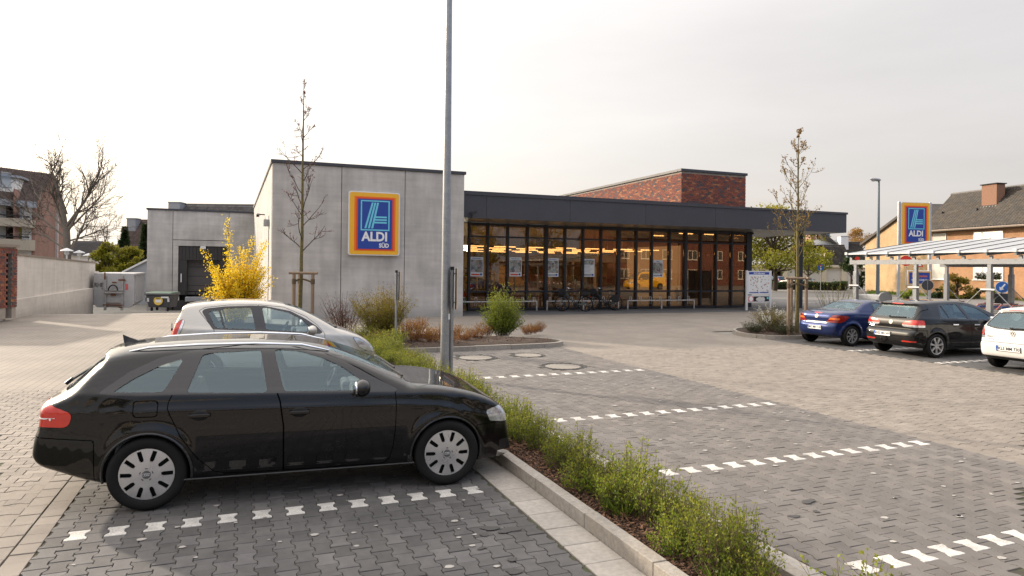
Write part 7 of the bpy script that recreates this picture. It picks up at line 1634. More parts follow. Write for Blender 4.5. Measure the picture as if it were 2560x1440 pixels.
# big bare tree
def bare_tree(label,px,z,ytop,ybot,hw,seed,limbs,tr0,sub=(5,4,4),bmat='bark_grey',twig='bark_dark'):
    global rng
    keep=rng; rng=np.random.default_rng(seed); p=at(px,ybot,z); H=at(px,ytop,z).z+.8; Rw=hw*z/1707; root=thing('bare_tree',label,'tree',(p.x,p.y,-.8)); L=[];Tw=[]
    def grow(p,d,Ln,r,depth,maxd):
        n=7 if depth<2 else 5; q=[p]; dd=d/np.linalg.norm(d)
        for i in range(n):
            dd=dd+rng.normal(0,.13 if depth else .06,3)+np.array([0,0,.05 if depth<3 else -.02]); dd/=np.linalg.norm(dd); q.append(q[-1]+dd*Ln/n)
        q=np.array(q); (L if depth<2 else Tw).append((q,np.linspace(r,max(r*.38,.008),n+1)))
        if depth<maxd:
            for j in range(sub[min(depth,len(sub)-1)]):
                i=rng.integers(2,n+1); a=q[i]-q[i-1]; a/=np.linalg.norm(a); v=rng.normal(0,1,3); v-=a*v.dot(a); v/=np.linalg.norm(v); grow(q[i],a+v*rng.uniform(.5,1.0),Ln*rng.uniform(.38,.62),max(r*.42,.009),depth+1,maxd)
    zf=H*.5; t=np.linspace(0,1,8)[:,None]; trk=np.array([0,0,0])+np.array([[.0,0,zf]])*t; trk[:,0]+=.1*np.sin(t[:,0]*3); L.append((trk,np.linspace(tr0,tr0*.8,8)))
    right=np.array([math.cos(YAW),-math.sin(YAW),0])
    for (sx,sy,sz,ln,r) in limbs: grow(np.array([trk[-1][0],trk[-1][1],zf*sy]),right*sx+np.array([rng.normal(0,.15),rng.normal(0,.15),sz]),ln*H,r*tr0,0,3)
    stems_mesh('trunk',L,MATS[bmat],root,8); stems_mesh('twigs',Tw,MATS[twig],root,3); rng=keep; return root
bare_tree('big bare tree with a spreading leafless crown beside the flats',164,52.,378,660,95,5,[(-.12,1.,1,.36,.42),(.28,1.,1,.38,.42),(-.4,.95,1,.34,.36),(.6,.9,.9,.38,.38),(-.9,.85,.6,.36,.28),(.1,1.,1,.36,.32),(.9,.62,.8,.30,.34),(-.8,.7,.35,.36,.25),(1.,.8,.3,.30,.24),(-1.,.95,.7,.34,.26),(1.,.95,.6,.36,.28)],.30,sub=(8,6,5))
bare_tree('small bare tree far behind the concrete wall',258,95.,575,660,30,9,[(-.3,1.,1,.5,.6),(.4,1.,1,.5,.6),(.8,.9,.6,.4,.4),(-.8,.9,.6,.4,.4)],.2,sub=(4,4,3),twig='twig_brown')
# ------------------------------------------------------------------ poles and signs in the lot
def pole(px,pyb,ytop_px,r0,r1,label,name,cat,top=None,sticker=False):
    p=gnd(px,pyb); p.z=0; z=Vector((p.x*math.sin(YAW)+p.y*math.cos(YAW),0,0)).x; h=top if top else HCAM-(uv(px,ytop_px)[1])*z
    t=thing(name,label,cat,(p.x,p.y,0)); b=MB(); b.tube([(p.x,p.y,-.05),(p.x,p.y,h*.33),(p.x,p.y,h*.66),(p.x,p.y,h)],[r0,r0*.67+r1*.33,r0*.33+r1*.67,r1],n=20); b.build('post',MATS['galv'],t,smooth=True); return t,p,h
t,p,h=pole(1112,945,0,.092,.055,'tall galvanised lamp post rising out of the top of the picture','lamp_post','lamp post',top=9.2)
b=MB(); b.lathe([(.062,0.),(.062,.02)],(p.x,p.y,7.55),(0,0,1),n=16); b.build('joint_collar',MATS['dark'],t)
b=MB(); b.box(p.x-.5,p.x+.5,p.y-.12,p.y+.12,9.2,9.32); b.build('lamp_head',MATS['grey_metal'],t,bevel=.04)
b=MB(); M=Matrix.Translation((p.x,p.y,1.18))@Matrix.Rotation(R(35),4,'Z'); pts=[]
b.obox((0,0,0),1,1,1,M=M@Matrix.Translation((.0,-.090,0))@Matrix.Diagonal((.05,.006,.11,1))); b.build('sticker',MATS['white_print'],t)
pm('sign_edge',(.55,.44,.33),rough=.5)
for px,pyb,yt,lb in((1128,945,667,'sign post seen edge-on just right of the tall lamp post'),(989,870,676,'sign post seen edge-on in front of the olive bush')):
    t,p,h=pole(px,pyb,yt,.032,.032,lb,'sign_post','sign post'); z=p.x*math.sin(YAW)+p.y*math.cos(YAW)
    b=MB(); b.tube([(p.x,p.y,h-.06),(p.x,p.y,h+.004)],.037,n=14); b.build('cap',MATS['black_plastic'],t)
    zb_=h-.80*(1 if px>1100 else .95); vx=Vector((p.x,p.y,0)).normalized(); sd=Vector((vx.y,-vx.x,0))
    c=Vector((p.x,p.y,0))+sd*.085
    def plate2(name,o0,o1,half,mat):
        b=MB(); b.hexa([c+sd*o0-vx*half+Vector((0,0,zb_)),c+sd*o1-vx*half+Vector((0,0,zb_)),c+sd*o1+vx*half+Vector((0,0,zb_)),c+sd*o0+vx*half+Vector((0,0,zb_))],[c+sd*o0-vx*half+Vector((0,0,h-.03)),c+sd*o1-vx*half+Vector((0,0,h-.03)),c+sd*o1+vx*half+Vector((0,0,h-.03)),c+sd*o0+vx*half+Vector((0,0,h-.03))]); return b.build(name,MATS[mat],t,bevel=.004)
    plate2('sign_back',-.028,-.002,.27,'dark'); plate2('sign_panel',.0,.024,.30,'sign_edge')
    for zz in(h-.13,zb_+.12): b=MB(); b.lathe([(.038,-.02),(.038,.02)],(p.x,p.y,zz),(0,0,1),n=14); b.beam(Vector((p.x,p.y,zz)),c+Vector((0,0,zz)),.03,.03); b.build('clamp',MATS['galv'],t)
# info board by the canopy
i0=gnd(1867,776); IB=thing('info_board','white framed notice board with offer sheets standing beside the store corner','notice board',(i0.x,i0.y,0)); YI=i0.y
def iy(px,py): return onY(px,py,YI)
a=iy(1867,676); c=iy(1926,676); zt=a.z
for x in(a.x,c.x): b=MB(); b.box(x-.05,x+.05,YI-.05,YI+.05,0,zt); b.build('post',MATS['white_metal'],IB,bevel=.01)
def ibox(name,x0,x1,za,zb_,d0,d1,mat): b=MB(); b.box(x0,x1,YI-d1,YI-d0,za,zb_); return b.build(name,MATS[mat] if isinstance(mat,str) else mat,IB)
z1=iy(1895,736).z; z0b=iy(1895,756).z; ztb=iy(1895,738.5).z
ibox('case',a.x+.06,c.x-.06,z1,zt-.03,-.04,.04,'white_metal'); ibox('print_header',a.x+.12,c.x-.12,zt-.22,zt-.08,.041,.045,'sign_blue'); ibox('case_backing',a.x+.11,c.x-.11,z1+.06,zt-.225,.041,.0435,'white_print')  # case, blue header and white backing sheet behind the offer sheets
m_,t_,b_=newmat('offer_sheet'); geo=nd(t_,'ShaderNodeTexCoord'); vo=nd(t_,'ShaderNodeTexVoronoi',{'Vector':geo.outputs['Object'],'Scale':7.5}); f=nd(t_,'ShaderNodeMapRange',{0:vo.outputs['Distance'],1:.28,2:.34,3:0.,4:1.}); r=nd(t_,'ShaderNodeValToRGB',{0:vo.outputs['Color']}); r.color_ramp.elements[0].color=(.04,.04,.05,1); r.color_ramp.elements[1].color=(.35,.4,.3,1); q=r.color_ramp.elements.new(.5); q.color=(.4,.15,.1,1)
mx=nd(t_,'ShaderNodeMix',{'Factor':f.outputs[0]},data_type='RGBA'); t_.links.new(r.outputs[0],mx.inputs[6]); mx.inputs[7].default_value=(.72,.72,.70,1); t_.links.new(mx.outputs[2],b_.inputs['Base Color'])
mid=(a.x+c.x)/2
for x0,x1 in((a.x+.15,mid-.03),(mid+.03,c.x-.15)): o=ibox('offer_sheet',x0,x1,z1+.14,zt-.26,.044,.048,m_); ibox('sheet_footer',x0,x1,z1+.08,z1+.13,.044,.048,'sign_blue')
b=MB(); b.text('ALDI informiert',.13,Matrix.Translation((mid,YI-.046,zt-.15))@Matrix.Rotation(R(90),4,'X'),bold=.02,ext=.002,sx=.9); b.build('lettering',MATS['sign_white'],IB)
ibox('lower_case',a.x+.06,c.x-.06,z0b,ztb,-.03,.03,'white_metal'); ibox('banner',a.x+.1,c.x-.1,z0b+.05,ztb-.05,.031,.034,'black_plastic')
ibox('banner_red',a.x+.1,a.x+.46,z0b+.05,ztb-.05,.0345,.037,'sticker_red'); 
b=MB(); b.ball((a.x+.28,YI-.037,(z0b+ztb)/2),.13,.004,.13,16,8); b.build('banner_print',MATS['white_print'],IB)
for dx,r in((.72,.10),(.86,.17),(1.08,.15)): b=MB(); b.ball((a.x+dx,YI-.036,(z0b+ztb)/2-.02),r,.003,r*.85,12,7); b.build('banner_print',MATS['render_white'],IB)
b=MB(); b.box(c.x-.26,c.x-.14,YI-.037,YI-.0345,ztb-.2,ztb-.09); b.build('banner_print',MATS['sign_cyan'],IB)

# cycle stands
def stand(xa,xb,label,rails):
    Y_=31.75; t=thing('cycle_stand',label,'bike rack',(xa,Y_,0),0,'cycle stands along the glass front'); 
    b=MB(); b.beam((xa,Y_,.47),(xb,Y_,.47),.06,.06); b.build('rail',MATS['stainless'],t,bevel=.01)
    for x in (xa+.03,(xa+xb)/2,xb-.03) if xb-xa>3 else (xa+.03,xb-.03): b=MB(); b.box(x-.03,x+.03,Y_-.03,Y_+.03,0,.438); b.build('leg',MATS['stainless'],t)
    x=xa+.12
    while x<xb:
        b=MB(); b.tube([(x,Y_-.05,.27),(x,Y_-.09,.48),(x,Y_-.05,.68)],.009,n=6); b.tube([(x+.10,Y_-.05,.27),(x+.10,Y_-.09,.48),(x+.10,Y_-.05,.68)],.009,n=6); b.tube([(x,Y_-.05,.68),(x+.10,Y_-.05,.68)],.009,n=6); b.build('wheel_holder',MATS['stainless'],t); x+=rails
    return t
pm('stainless',(.62,.60,.57),rough=.3,metal=.6,var=.1)
q=lambda px:onY(px,760,31.75).x
stand(q(1150),q(1343),'left steel cycle stand, partly behind the rounded green bush',.62); stand(q(1366),q(1547),'middle steel cycle stand with both bicycles parked at it',.62); stand(q(1568),q(1736),'empty right steel cycle stand beside the doors',.62)
# plastic sheet hanging by the wall corner
# bicycles
pm('bike_black',(.012,.012,.014),rough=.3,coat=.5); pm('bike_green',(.03,.05,.05),rough=.3,coat=.5); pm('basket',(.015,.015,.016),rough=.8); pm('bike_orange',(.8,.25,.03),rough=.3)
def bike(loc,rz,label,panniers,frame,scale=1.):
    r=thing('bicycle',label,'bicycle',loc,rz,'bicycles at the cycle stands',scale); Rr=.35; wb=1.08
    for x,nm in((0,'rear'),(wb,'front')):
        b=MB(); b.ring((x,0,Rr),(0,1,0),Rr-.018,.019,n=40,m=6); w=b.build('wheel',MATS['tyre'],r,smooth=True,local=True)
        b=MB(); b.ring((x,0,Rr),(0,1,0),Rr-.045,.011,n=36,m=4); b.build('rim',MATS['chrome'],w,smooth=True,local=True)
        b=MB()
        for k in range(14): a=2*math.pi*k/14; b.beam((x,.03*(1 if k%2 else -1),Rr),(x+(Rr-.05)*math.cos(a),0,Rr+(Rr-.05)*math.sin(a)),.004,.004)
        tag(b.build('spokes',MATS['chrome'],w,local=True),kind='stuff')
        b=MB(); b.tube([(x,-.05,Rr),(x,.05,Rr)],.028,n=10); b.build('hub',MATS['grey_metal'],w,local=True)
        b=MB(); pts=[(x+(Rr+.035)*math.cos(a),0,Rr+(Rr+.035)*math.sin(a)) for a in np.linspace(R(20 if x else 10),R(175 if x else 190),12)]
        for p_,q_ in zip(pts,pts[1:]): b.beam(p_,q_,.055,.006)
        b.build('mudguard',frame,r,local=True)
        for a in(.9,2.6,4.4): b=MB(); b.ball((x+.2*math.cos(a),0,Rr+.2*math.sin(a)),.035,.01,.015,8,5); b.build('spoke_reflector',MATS['bike_orange'],w,local=True)
    b=MB(); hd=(wb-.17,0,.88); bb=(.46,0,.29); st=(.28,0,.80)
    b.tube([hd,(.62,0,.50),bb],.022,n=8); b.tube([(wb-.155,0,.80),(.66,0,.56),(.40,0,.42)],.017,n=8); b.tube([bb,st],.019,n=8); b.tube([bb,(0,.05,Rr)],.013,n=6); b.tube([bb,(0,-.05,Rr)],.013,n=6); b.tube([(.32,0,.68),(0,.05,Rr)],.011,n=6); b.tube([(.32,0,.68),(0,-.05,Rr)],.011,n=6); b.tube([(wb-.19,0,.95),(wb-.12,0,.72)],.025,n=8)
    for s in(-.045,.045): b.tube([(wb-.12,s*.5,.74),(wb-.02,s,.5),(wb,s,Rr)],.012,n=6)
    b.build('frame',frame,r,smooth=True,local=True)
    b=MB(); b.tube([(wb-.19,0,.95),(wb-.20,0,1.06)],.018,n=8); b.tube([(wb-.45,-.29,1.02),(wb-.28,-.24,1.09),(wb-.17,-.1,1.09),(wb-.17,.1,1.09),(wb-.28,.24,1.09),(wb-.45,.29,1.02)],.012,n=8); b.build('handlebar',MATS['chrome'],r,smooth=True,local=True)
    for s in(-1,1): b=MB(); b.tube([(wb-.33,.265*s,1.07),(wb-.47,.295*s,1.015)],.018,n=8); b.build('grip',MATS['dark'],r,local=True)
    b=MB(); b.tube([st,(.265,0,.93)],.014,n=8); b.build('seat_post',MATS['chrome'],r,local=True)
    b=MB(); b.hexa([(.12,-.11,.94),(.40,-.02,.94),(.40,.02,.94),(.12,.11,.94)],[(.11,-.12,1.0),(.42,-.02,.985),(.42,.02,.985),(.11,.12,1.0)]); b.build('saddle',MATS['dark'],r,local=True,bevel=.02)
    b=MB(); b.lathe([(.03,.06),(.09,.06),(.09,.065)],(.46,0,.29),(0,1,0),n=16); b.beam((.46,.07,.29),(.56,.07,.16),.02,.02); b.beam((.46,-.07,.29),(.36,-.07,.42),.02,.02); b.obox((.58,.11,.15),.09,.08,.02); b.obox((.34,-.11,.43),.09,.08,.02); b.build('crank',MATS['dark'],r,local=True)
    b=MB(); b.hexa([(-.02,-.06,.30),(.5,-.06,.24),(.5,-.052,.24),(-.02,-.052,.30)],[(-.02,-.06,.41),(.5,-.06,.37),(.5,-.052,.37),(-.02,-.052,.41)]); b.build('chain_guard',frame,r,local=True)
    b=MB(); b.beam((-.22,-.06,.755),(.26,-.06,.755),.012,.012); b.beam((-.22,.06,.755),(.26,.06,.755),.012,.012)
    for s in(-.06,.06): b.beam((-.1,s,.755),(0,s,Rr),.01,.01)
    b.build('carrier',MATS['dark'],r,local=True)
    b=MB(); b.obox((-.25,0,.70),.03,.09,.05); b.build('rear_light',MATS['lamp_red'],r,local=True,bevel=.008)
    b=MB(); b.obox((wb+.02,0,.80),.06,.07,.07); b.build('front_light',MATS['chrome'],r,local=True,bevel=.015)
    b=MB(); x0=wb-.12
    for k in range(9):
        z=.78+.03*k; e=.0+.02*k/8
        b.box(x0-e,x0+.26+e,-.17-e,-.165-e,z,z+.02); b.box(x0-e,x0+.26+e,.165+e,.17+e,z,z+.02); b.box(x0+.255+e,x0+.26+e,-.165-e,.165+e,z,z+.02); b.box(x0-e,x0-e+.005,-.165-e,.165+e,z,z+.02)
    b.box(x0,x0+.255,-.165,.165,.775,.779); b.build('basket',MATS['basket'],r,local=True)
    if panniers:
        for s in(-1,1): b=MB(); b.hexa([(-.17,.07*s,.42),(.17,.07*s,.42),(.17,.2*s,.42),(-.17,.2*s,.42)] if s>0 else [(-.17,.2*s,.42),(.17,.2*s,.42),(.17,.07*s,.42),(-.17,.07*s,.42)],[(-.2,.07*s,.77),(.2,.07*s,.77),(.2,.19*s,.77),(-.2,.19*s,.77)] if s>0 else [(-.2,.19*s,.77),(.2,.19*s,.77),(.2,.07*s,.77),(-.2,.07*s,.77)]); pn=b.build('pannier',MATS['basket'],r,local=True,bevel=.03); b=MB(); b.prism([(-.205,.10*s-.03,.55),(-.205,.10*s+.05,.55),(-.205,.10*s+.01,.62)],(-.006,0,0)); b.build('reflector',MATS['white_print'],pn,local=True)
    else: b=MB(); b.box(-.2,.2,-.15,.15,.76,.92); b.build('rear_crate',MATS['basket'],r,local=True,bevel=.02)
    b=MB(); b.tube([(.36,.05,.3),(.30,.18,.0)],.01,n=6); b.build('kickstand',MATS['dark'],r,local=True); return r
# both stand at an angle, rear wheel towards us
def bikepose(pr,pf,*a):
    A=gnd(*pr);Bq=gnd(*pf); d=Vector((Bq.x-A.x,Bq.y-A.y)); bike((A.x,A.y,0),math.atan2(d.y,d.x),*a,scale=min(1.15,max(.95,d.length/1.08)))
A=gnd(1463,779); bike((A.x,A.y,0),R(152),'black bicycle with front basket and crate, the left of the two bikes',False,MATS['bike_green'],1.08)
A=gnd(1538,776); bike((A.x,A.y,0),R(150),'black bicycle with two dark panniers, the right of the two bikes',True,MATS['bike_black'],1.06)

# ------------------------------------------------------------------ trolley shelter
pm('panel_grey',(.36,.37,.38),rough=.35,var=.06,scale=1.5); pm('arm_blue',(.16,.20,.22),rough=.5,metal=.3,var=.1)
SH=thing('trolley_shelter','galvanised trolley shelter with sloping translucent grey roof panels','shelter',(22,14,0)); SX0,SZ0,SX1,SZ1=21.75,2.835,26.0,3.42; YS=19.77; st_=.885
b=MB(); b.box(21.94,22.06,5.,19.8,2.42,2.585); b.build('front_beam',MATS['galv'],SH); b=MB(); b.box(25.44,25.56,5.,18.7,2.36,2.52); b.build('back_beam',MATS['galv'],SH)
rf=lambda x:SZ0+(x-SX0)*(SZ1-SZ0)/(SX1-SX0)
for k in range(15):
    y=YS-st_*k
    if k<14:
        b=MB(); b.hexa([(SX0,y-st_+.02,SZ0-.008),(SX1,y-st_+.02,SZ1-.008),(SX1,y-.02,SZ1-.008),(SX0,y-.02,SZ0-.008)],[(SX0,y-st_+.02,SZ0+.008),(SX1,y-st_+.02,SZ1+.008),(SX1,y-.02,SZ1+.008),(SX0,y-.02,SZ0+.008)]); b.build('roof_panel',MATS['panel_grey'],SH)
    b=MB(); b.hexa([(SX0-.01,y-.018,SZ0-.01),(SX1,y-.018,SZ1-.01),(SX1,y+.018,SZ1-.01),(SX0-.01,y+.018,SZ0-.01)],[(SX0-.01,y-.018,SZ0+.025),(SX1,y-.018,SZ1+.025),(SX1,y+.018,SZ1+.025),(SX0-.01,y+.018,SZ0+.025)]); b.build('roof_rib',MATS['anthracite_dark'],SH)
    b=MB(); b.box(SX0-.05,SX0-.011,y-.05,y+.05,SZ0-.05,SZ0+.05); b.build('end_clip',MATS['white_metal'],SH)
    b=MB(); b.hexa([(SX0,y-.03,SZ0-.15),(23.2,y-.03,rf(23.2)-.22),(23.2,y+.03,rf(23.2)-.22),(SX0,y+.03,SZ0-.15)],[(SX0,y-.03,SZ0-.012),(23.2,y-.03,rf(23.2)-.012),(23.2,y+.03,rf(23.2)-.012),(SX0,y+.03,SZ0-.012)]); b.hexa([(23.2,y-.03,rf(23.2)-.22),(25.8,y-.03,rf(25.8)-.1),(25.8,y+.03,rf(25.8)-.1),(23.2,y+.03,rf(23.2)-.22)],[(23.2,y-.03,rf(23.2)-.012),(25.8,y-.03,rf(25.8)-.012),(25.8,y+.03,rf(25.8)-.012),(23.2,y+.03,rf(23.2)-.012)]); b.build('rafter',MATS['arm_blue'],SH)
    b=MB(); b.box(21.97,22.03,y-.05,y+.05,2.586,SZ0-.14); b.build('stub',MATS['galv'],SH)
b=MB(); b.beam((SX0-.005,YS,SZ0-.02),(SX0-.005,YS-14*st_,SZ0-.02),.02,.05); b.build('front_trim',MATS['white_metal'],SH)
for y in(19.55,17.04,14.49,11.95,9.4):
    b=MB(); b.box(21.95,22.05,y-.06,y+.06,2.15,2.419); b.box(21.93,22.07,y-.075,y+.075,0,2.149); b.build('post',MATS['galv'],SH,bevel=.006)
    b=MB(); b.beam((21.9,y-.22,1.62),(21.9,y+.22,1.62),.05,.05); b.build('stay_bracket',MATS['white_metal'],SH)
    for s in(-1,1):
        if y+s*1.2>19.6: continue
        b=MB(); b.tube([(21.9,y+.2*s,1.62),(21.9,y+1.27*s,.55)],.013,n=6); b.build('stay',MATS['galv'],SH)
for y in(18.45,16.05,13.6,11.2):
    b=MB(); b.box(25.45,25.55,y-.05,y+.05,2.1,2.359); b.box(25.43,25.57,y-.07,y+.07,0,2.099); b.build('post',MATS['galv'],SH)
    for s in(-1,1):
        if y+s>18.5: continue
        b=MB(); b.tube([(25.4,y+.1*s,1.6),(25.4,y+1.2*s,.5)],.013,n=6); b.build('stay',MATS['arm_blue'],SH)
b=MB(); b.box(24.9,24.93,6,18.4,.35,1.0); b.build('rear_guard',MATS['galv'],SH)
# shopping trolleys
pm('trolley_blue',(.02,.07,.35),rough=.4); pm('wire',(.55,.56,.57),rough=.3,metal=.7)
def trolley(loc,rz,label,group):
    r=thing('shopping_trolley',label,'trolley',loc,rz,group); b=MB()
    bt=[(-.38,-.18),(.42,-.22),(.42,.22),(-.38,.18)]; tp=[(-.52,-.23),(.48,-.28),(.48,.28),(-.52,.23)]
    for t in np.linspace(0,1,7):
        P=[(a[0]+(c[0]-a[0])*t,a[1]+(c[1]-a[1])*t,.50+.42*t) for a,c in zip(bt,tp)]
        for p_,q_ in zip(P,P[1:]+P[:1]): b.beam(p_,q_,.007,.007)
    for (a0,c0),(a1,c1) in zip(zip(bt,tp),list(zip(bt,tp))[1:]+[(bt[0],tp[0])]):
        for t in np.linspace(0,1,8): b.beam((a0[0]+(a1[0]-a0[0])*t,a0[1]+(a1[1]-a0[1])*t,.5),(c0[0]+(c1[0]-c0[0])*t,c0[1]+(c1[1]-c0[1])*t,.92),.005,.005)
    tag(b.build('basket',MATS['wire'],r,local=True),kind='stuff')
    b=MB()
    for s in(-.26,.26): b.tube([(-.42,s*.7,.14),(.36,s,.16),(.5,s,.5),(.62,s,1.02)],.014,n=6)
    b.tube([(-.42,-.18,.14),(-.42,.18,.14)],.014,n=6); b.build('frame',MATS['wire'],r,smooth=True,local=True)
    b=MB(); b.tube([(.63,-.29,1.03),(.63,.29,1.03)],.024,n=8); b.build('handle',MATS['trolley_blue'],r,local=True)
    b=MB(); b.hexa([(.44,-.24,.93),(.60,-.24,1.10),(.60,.24,1.10),(.44,.24,.93)],[(.42,-.24,.945),(.58,-.24,1.115),(.58,.24,1.115),(.42,.24,.945)]); f=b.build('child_seat',MATS['white_metal'],r,local=True)
    b=MB()
    for p_,q_ in(((.43,-.25,.94),(.59,-.25,1.11)),((.59,-.25,1.11),(.59,.25,1.11)),((.59,.25,1.11),(.43,.25,.94))): b.beam(p_,q_,.02,.02)
    b.build('seat_edge',MATS['sticker_red'],f,local=True)
    b=MB(); b.box(-.40,-.36,-.2,.2,.5,.62); b.build('front_bumper',MATS['trolley_blue'],r,local=True,bevel=.01)
    for x,y in((-.40,-.15),(-.40,.15),(.36,-.24),(.36,.24)): b=MB(); b.tube([(x,y-.015,.06),(x,y+.015,.06)],.06,n=12); b.build('castor',MATS['dark'],r,local=True)
    return r
T1=trolley((24.2,17.6,0),R(-90),'shopping trolley with red-edged white child seat at the far end of the shelter','shopping trolleys in the shelter')
for i,(y,l) in enumerate(((16.55,'second trolley with a tilted white child seat in the back row'),(15.75,'third trolley with a tilted white child seat in the back row'),(14.95,'trolley with a tilted white child seat left of the thick shelter post'),(14.15,'trolley of the back row behind the thick shelter post'))): dup(T1,(24.2,y,0),R(-90),l)
for i in range(9): dup(T1,(23.1,16.0-.36*i,0),R(-90),'blue-handled trolley nested in the front row behind the black hatchback')
# low barrier with round end behind the blue car
b0=gnd(2150,790); BR=thing('trolley_barrier','low grey steel barrier with round end disc behind the blue car','barrier',(22.9,19.0,0)); a=at(2145,742,27.6); c=at(2205,744,26.4)
b=MB(); b.beam(a,c,.12,.22); b.build('rail',MATS['grey_metal'],BR,bevel=.02)
b=MB(); d=(c-a).normalized(); e=Vector((-math.sin(YAW+.5),-math.cos(YAW+.5),0)); b.lathe([(.001,.06),(.2,.06),(.24,.03),(.24,-.03)],c+d*.15,e,n=24); b.build('end_disc',MATS['grey_metal'],BR,smooth=True)
for q in(a,c): b=MB(); b.box(q.x-.05,q.x+.05,q.y-.05,q.y+.05,0,q.z-.1); b.build('post',MATS['grey_metal'],BR)

# ------------------------------------------------------------------ beyond: lamp, pylon, road signs
LP_=at(2194,742,44.); LPt=thing('street_lamp','street lamp with flat oval head on a slim grey pole','street lamp',(LP_.x,LP_.y,0)); zt=at(2197,452,44.).z
b=MB(); b.tube([(LP_.x,LP_.y,0),(LP_.x,LP_.y,zt*.45),(LP_.x,LP_.y,zt)],[.115,.10,.06],n=14); b.build('pole',MATS['arm_blue'],LPt,smooth=True)
rt=Vector((math.cos(YAW),-math.sin(YAW),0)); b=MB(); c=Vector((LP_.x,LP_.y,zt+.08))-rt*.22; b.ball((0,0,0),.36,.17,.11,16,9); Mh=Matrix.Translation(c)@Matrix.Rotation(-YAW,4,'Z')@Matrix.Rotation(R(6),4,'Y'); b.v=[tuple(Mh@Vector(v)) for v in b.v]; b.build('lamp_head',MATS['grey_metal'],LPt,smooth=True)
b=MB(); c=c-Vector((0,0,.06))-rt*.1; b.ball((0,0,0),.2,.13,.07,14,8); b.v=[tuple((Matrix.Translation(c)@Matrix.Rotation(-YAW,4,'Z'))@Vector(v)) for v in b.v]; b.build('lamp_glass',MATS['lamp_clear'],LPt,smooth=True)
pm('grey_light',(.48,.49,.50),rough=.4,metal=.3); zpy=45.; PY=at(2246,742,zpy); PYt=thing('logo_pylon','tall free-standing yellow and blue ALDI SÜD pylon behind the trolley shelter','sign',(PY.x,PY.y,0)); rx=Vector((.974,-.225,0)); ny=Vector((.225,.974,0)); Wp=2.22
zt=at(2280,504.5,zpy).z; zb_=zt-2.95; Mp=WM(PY+rx*(Wp/2+.02)+Vector((0,0,zb_-PY.z)),rx,ny)
for s,nm in((.0,''),(Wp+.04,'')): b=MB(); M=WM(Vector((PY.x,PY.y,0))+rx*s,rx,ny); mbox(b,M,-.09,.09,-.07,.10,0,zt+.02); b.build('pylon_post',MATS['grey_light'],PYt,bevel=.05)
logo_board(PYt,Mp@Matrix.Translation((0,.0,0)),Wp-.10,2.93,.10)
oz1=at(2280,676,zpy).z; oz0=at(2280,713,zpy).z; Mo=WM(Vector((PY.x,PY.y,0))+rx*(Wp/2+.2),rx,ny)
b=MB(); mbox(b,Mo,-.82,.92,-.2,-.125,oz0,oz1); ob=b.build('hours_board',MATS['white_metal'],PYt,bevel=.03); b=MB(); mbox(b,Mo,-.76,.86,-.206,-.2005,oz0+.06,oz1-.06); b.build('board_frame',MATS['sign_yellow'],ob); b=MB(); mbox(b,Mo,-.70,.80,-.211,-.2065,oz0+.11,oz1-.13); b.build('board_field',MATS['sign_blue'],ob)
Tm=lambda x,z:Mo@Matrix.Translation((x,-.213,z))@Matrix.Rotation(R(90),4,'X')
b=MB(); b.text('Öffnungszeiten',.20,Tm(.05,oz0+.62*(oz1-oz0)),bold=.02,ext=.002,sx=.95); b.build('lettering',MATS['sign_orange'],ob)
b=MB(); b.text('Mo-Sa 8.00-20.00 Uhr',.16,Tm(.05,oz0+.36*(oz1-oz0)),bold=.02,ext=.002,sx=.82); b.build('lettering',MATS['sign_white'],ob)
pm('traffic_red',(.62,.03,.02),rough=.4); pm('traffic_blue',(.02,.12,.45),rough=.4)
def faceM(p,px):   # a plate turned towards the lot
    d=Vector((-p.x,-p.y,0)).normalized(); N=-d; U=Vector((-d.y,d.x,0)); return WM(p,U,N)
def disc(b,M,r,y0,y1,n=28,x=0,z=0): b.hexa([M@Vector((x+r*math.cos(2*math.pi*k/n),y1,z+r*math.sin(2*math.pi*k/n))) for k in range(n)],[M@Vector((x+r*math.cos(2*math.pi*k/n),y0,z+r*math.sin(2*math.pi*k/n))) for k in range(n)])
def rsign(px,py,z,label,build,yb=742):
    p=at(px,py,z); t=thing('road_sign',label,'road sign',(p.x,p.y,0)); b=MB(); b.tube([(p.x,p.y,0),(p.x,p.y,p.z+.35)],.035,n=10); b.build('post',MATS['galv'],t,smooth=True); build(t,faceM(p,px),p); return t
def no_entry(t,M,p):
    r=13*52/1707/1.0; b=MB(); disc(b,M,r,-.06,-.04); b.build('red_disc',MATS['traffic_red'],t); b=MB(); mbox(b,M,-r*.72,r*.72,-.064,-.0605,-r*.17,r*.17); b.build('white_bar',MATS['white_print'],t)
rsign(2265,652,52.,'round red no-entry sign seen through the trolley shelter',no_entry)
def tri(t,M,p):
    r=.36
    b=MB(); b.hexa([M@Vector((x,-.04,z)) for x,z in((-r,-r*.6),(r,-r*.6),(0,r*1.1))],[M@Vector((x,-.06,z)) for x,z in((-r,-r*.6),(r,-r*.6),(0,r*1.1))]); b.build('red_triangle',MATS['traffic_red'],t)
    b=MB(); b.hexa([M@Vector((x*.66,-.0605,z*.66)) for x,z in((-r,-r*.6),(r,-r*.6),(0,r*1.1))],[M@Vector((x*.66,-.064,z*.66)) for x,z in((-r,-r*.6),(r,-r*.6),(0,r*1.1))]); b.build('white_field',MATS['white_print'],t)
    b=MB(); mbox(b,M,-.03,.04,-.067,-.0645,-.12,.10); mbox(b,M,.045,.09,-.067,-.0645,-.02,.02); b.build('pictogram',MATS['black_plastic'],t)
rsign(2295,660,50.,'red-edged triangular warning sign half behind the shelter post',tri)
def backr(t,M,p): b=MB(); disc(b,M,.30,-.03,-.01); b.build('sign_back',MATS['anthracite'],t); b=MB(); disc(b,M,.315,-.008,.01); b.build('sign_rim',MATS['white_metal'],t)
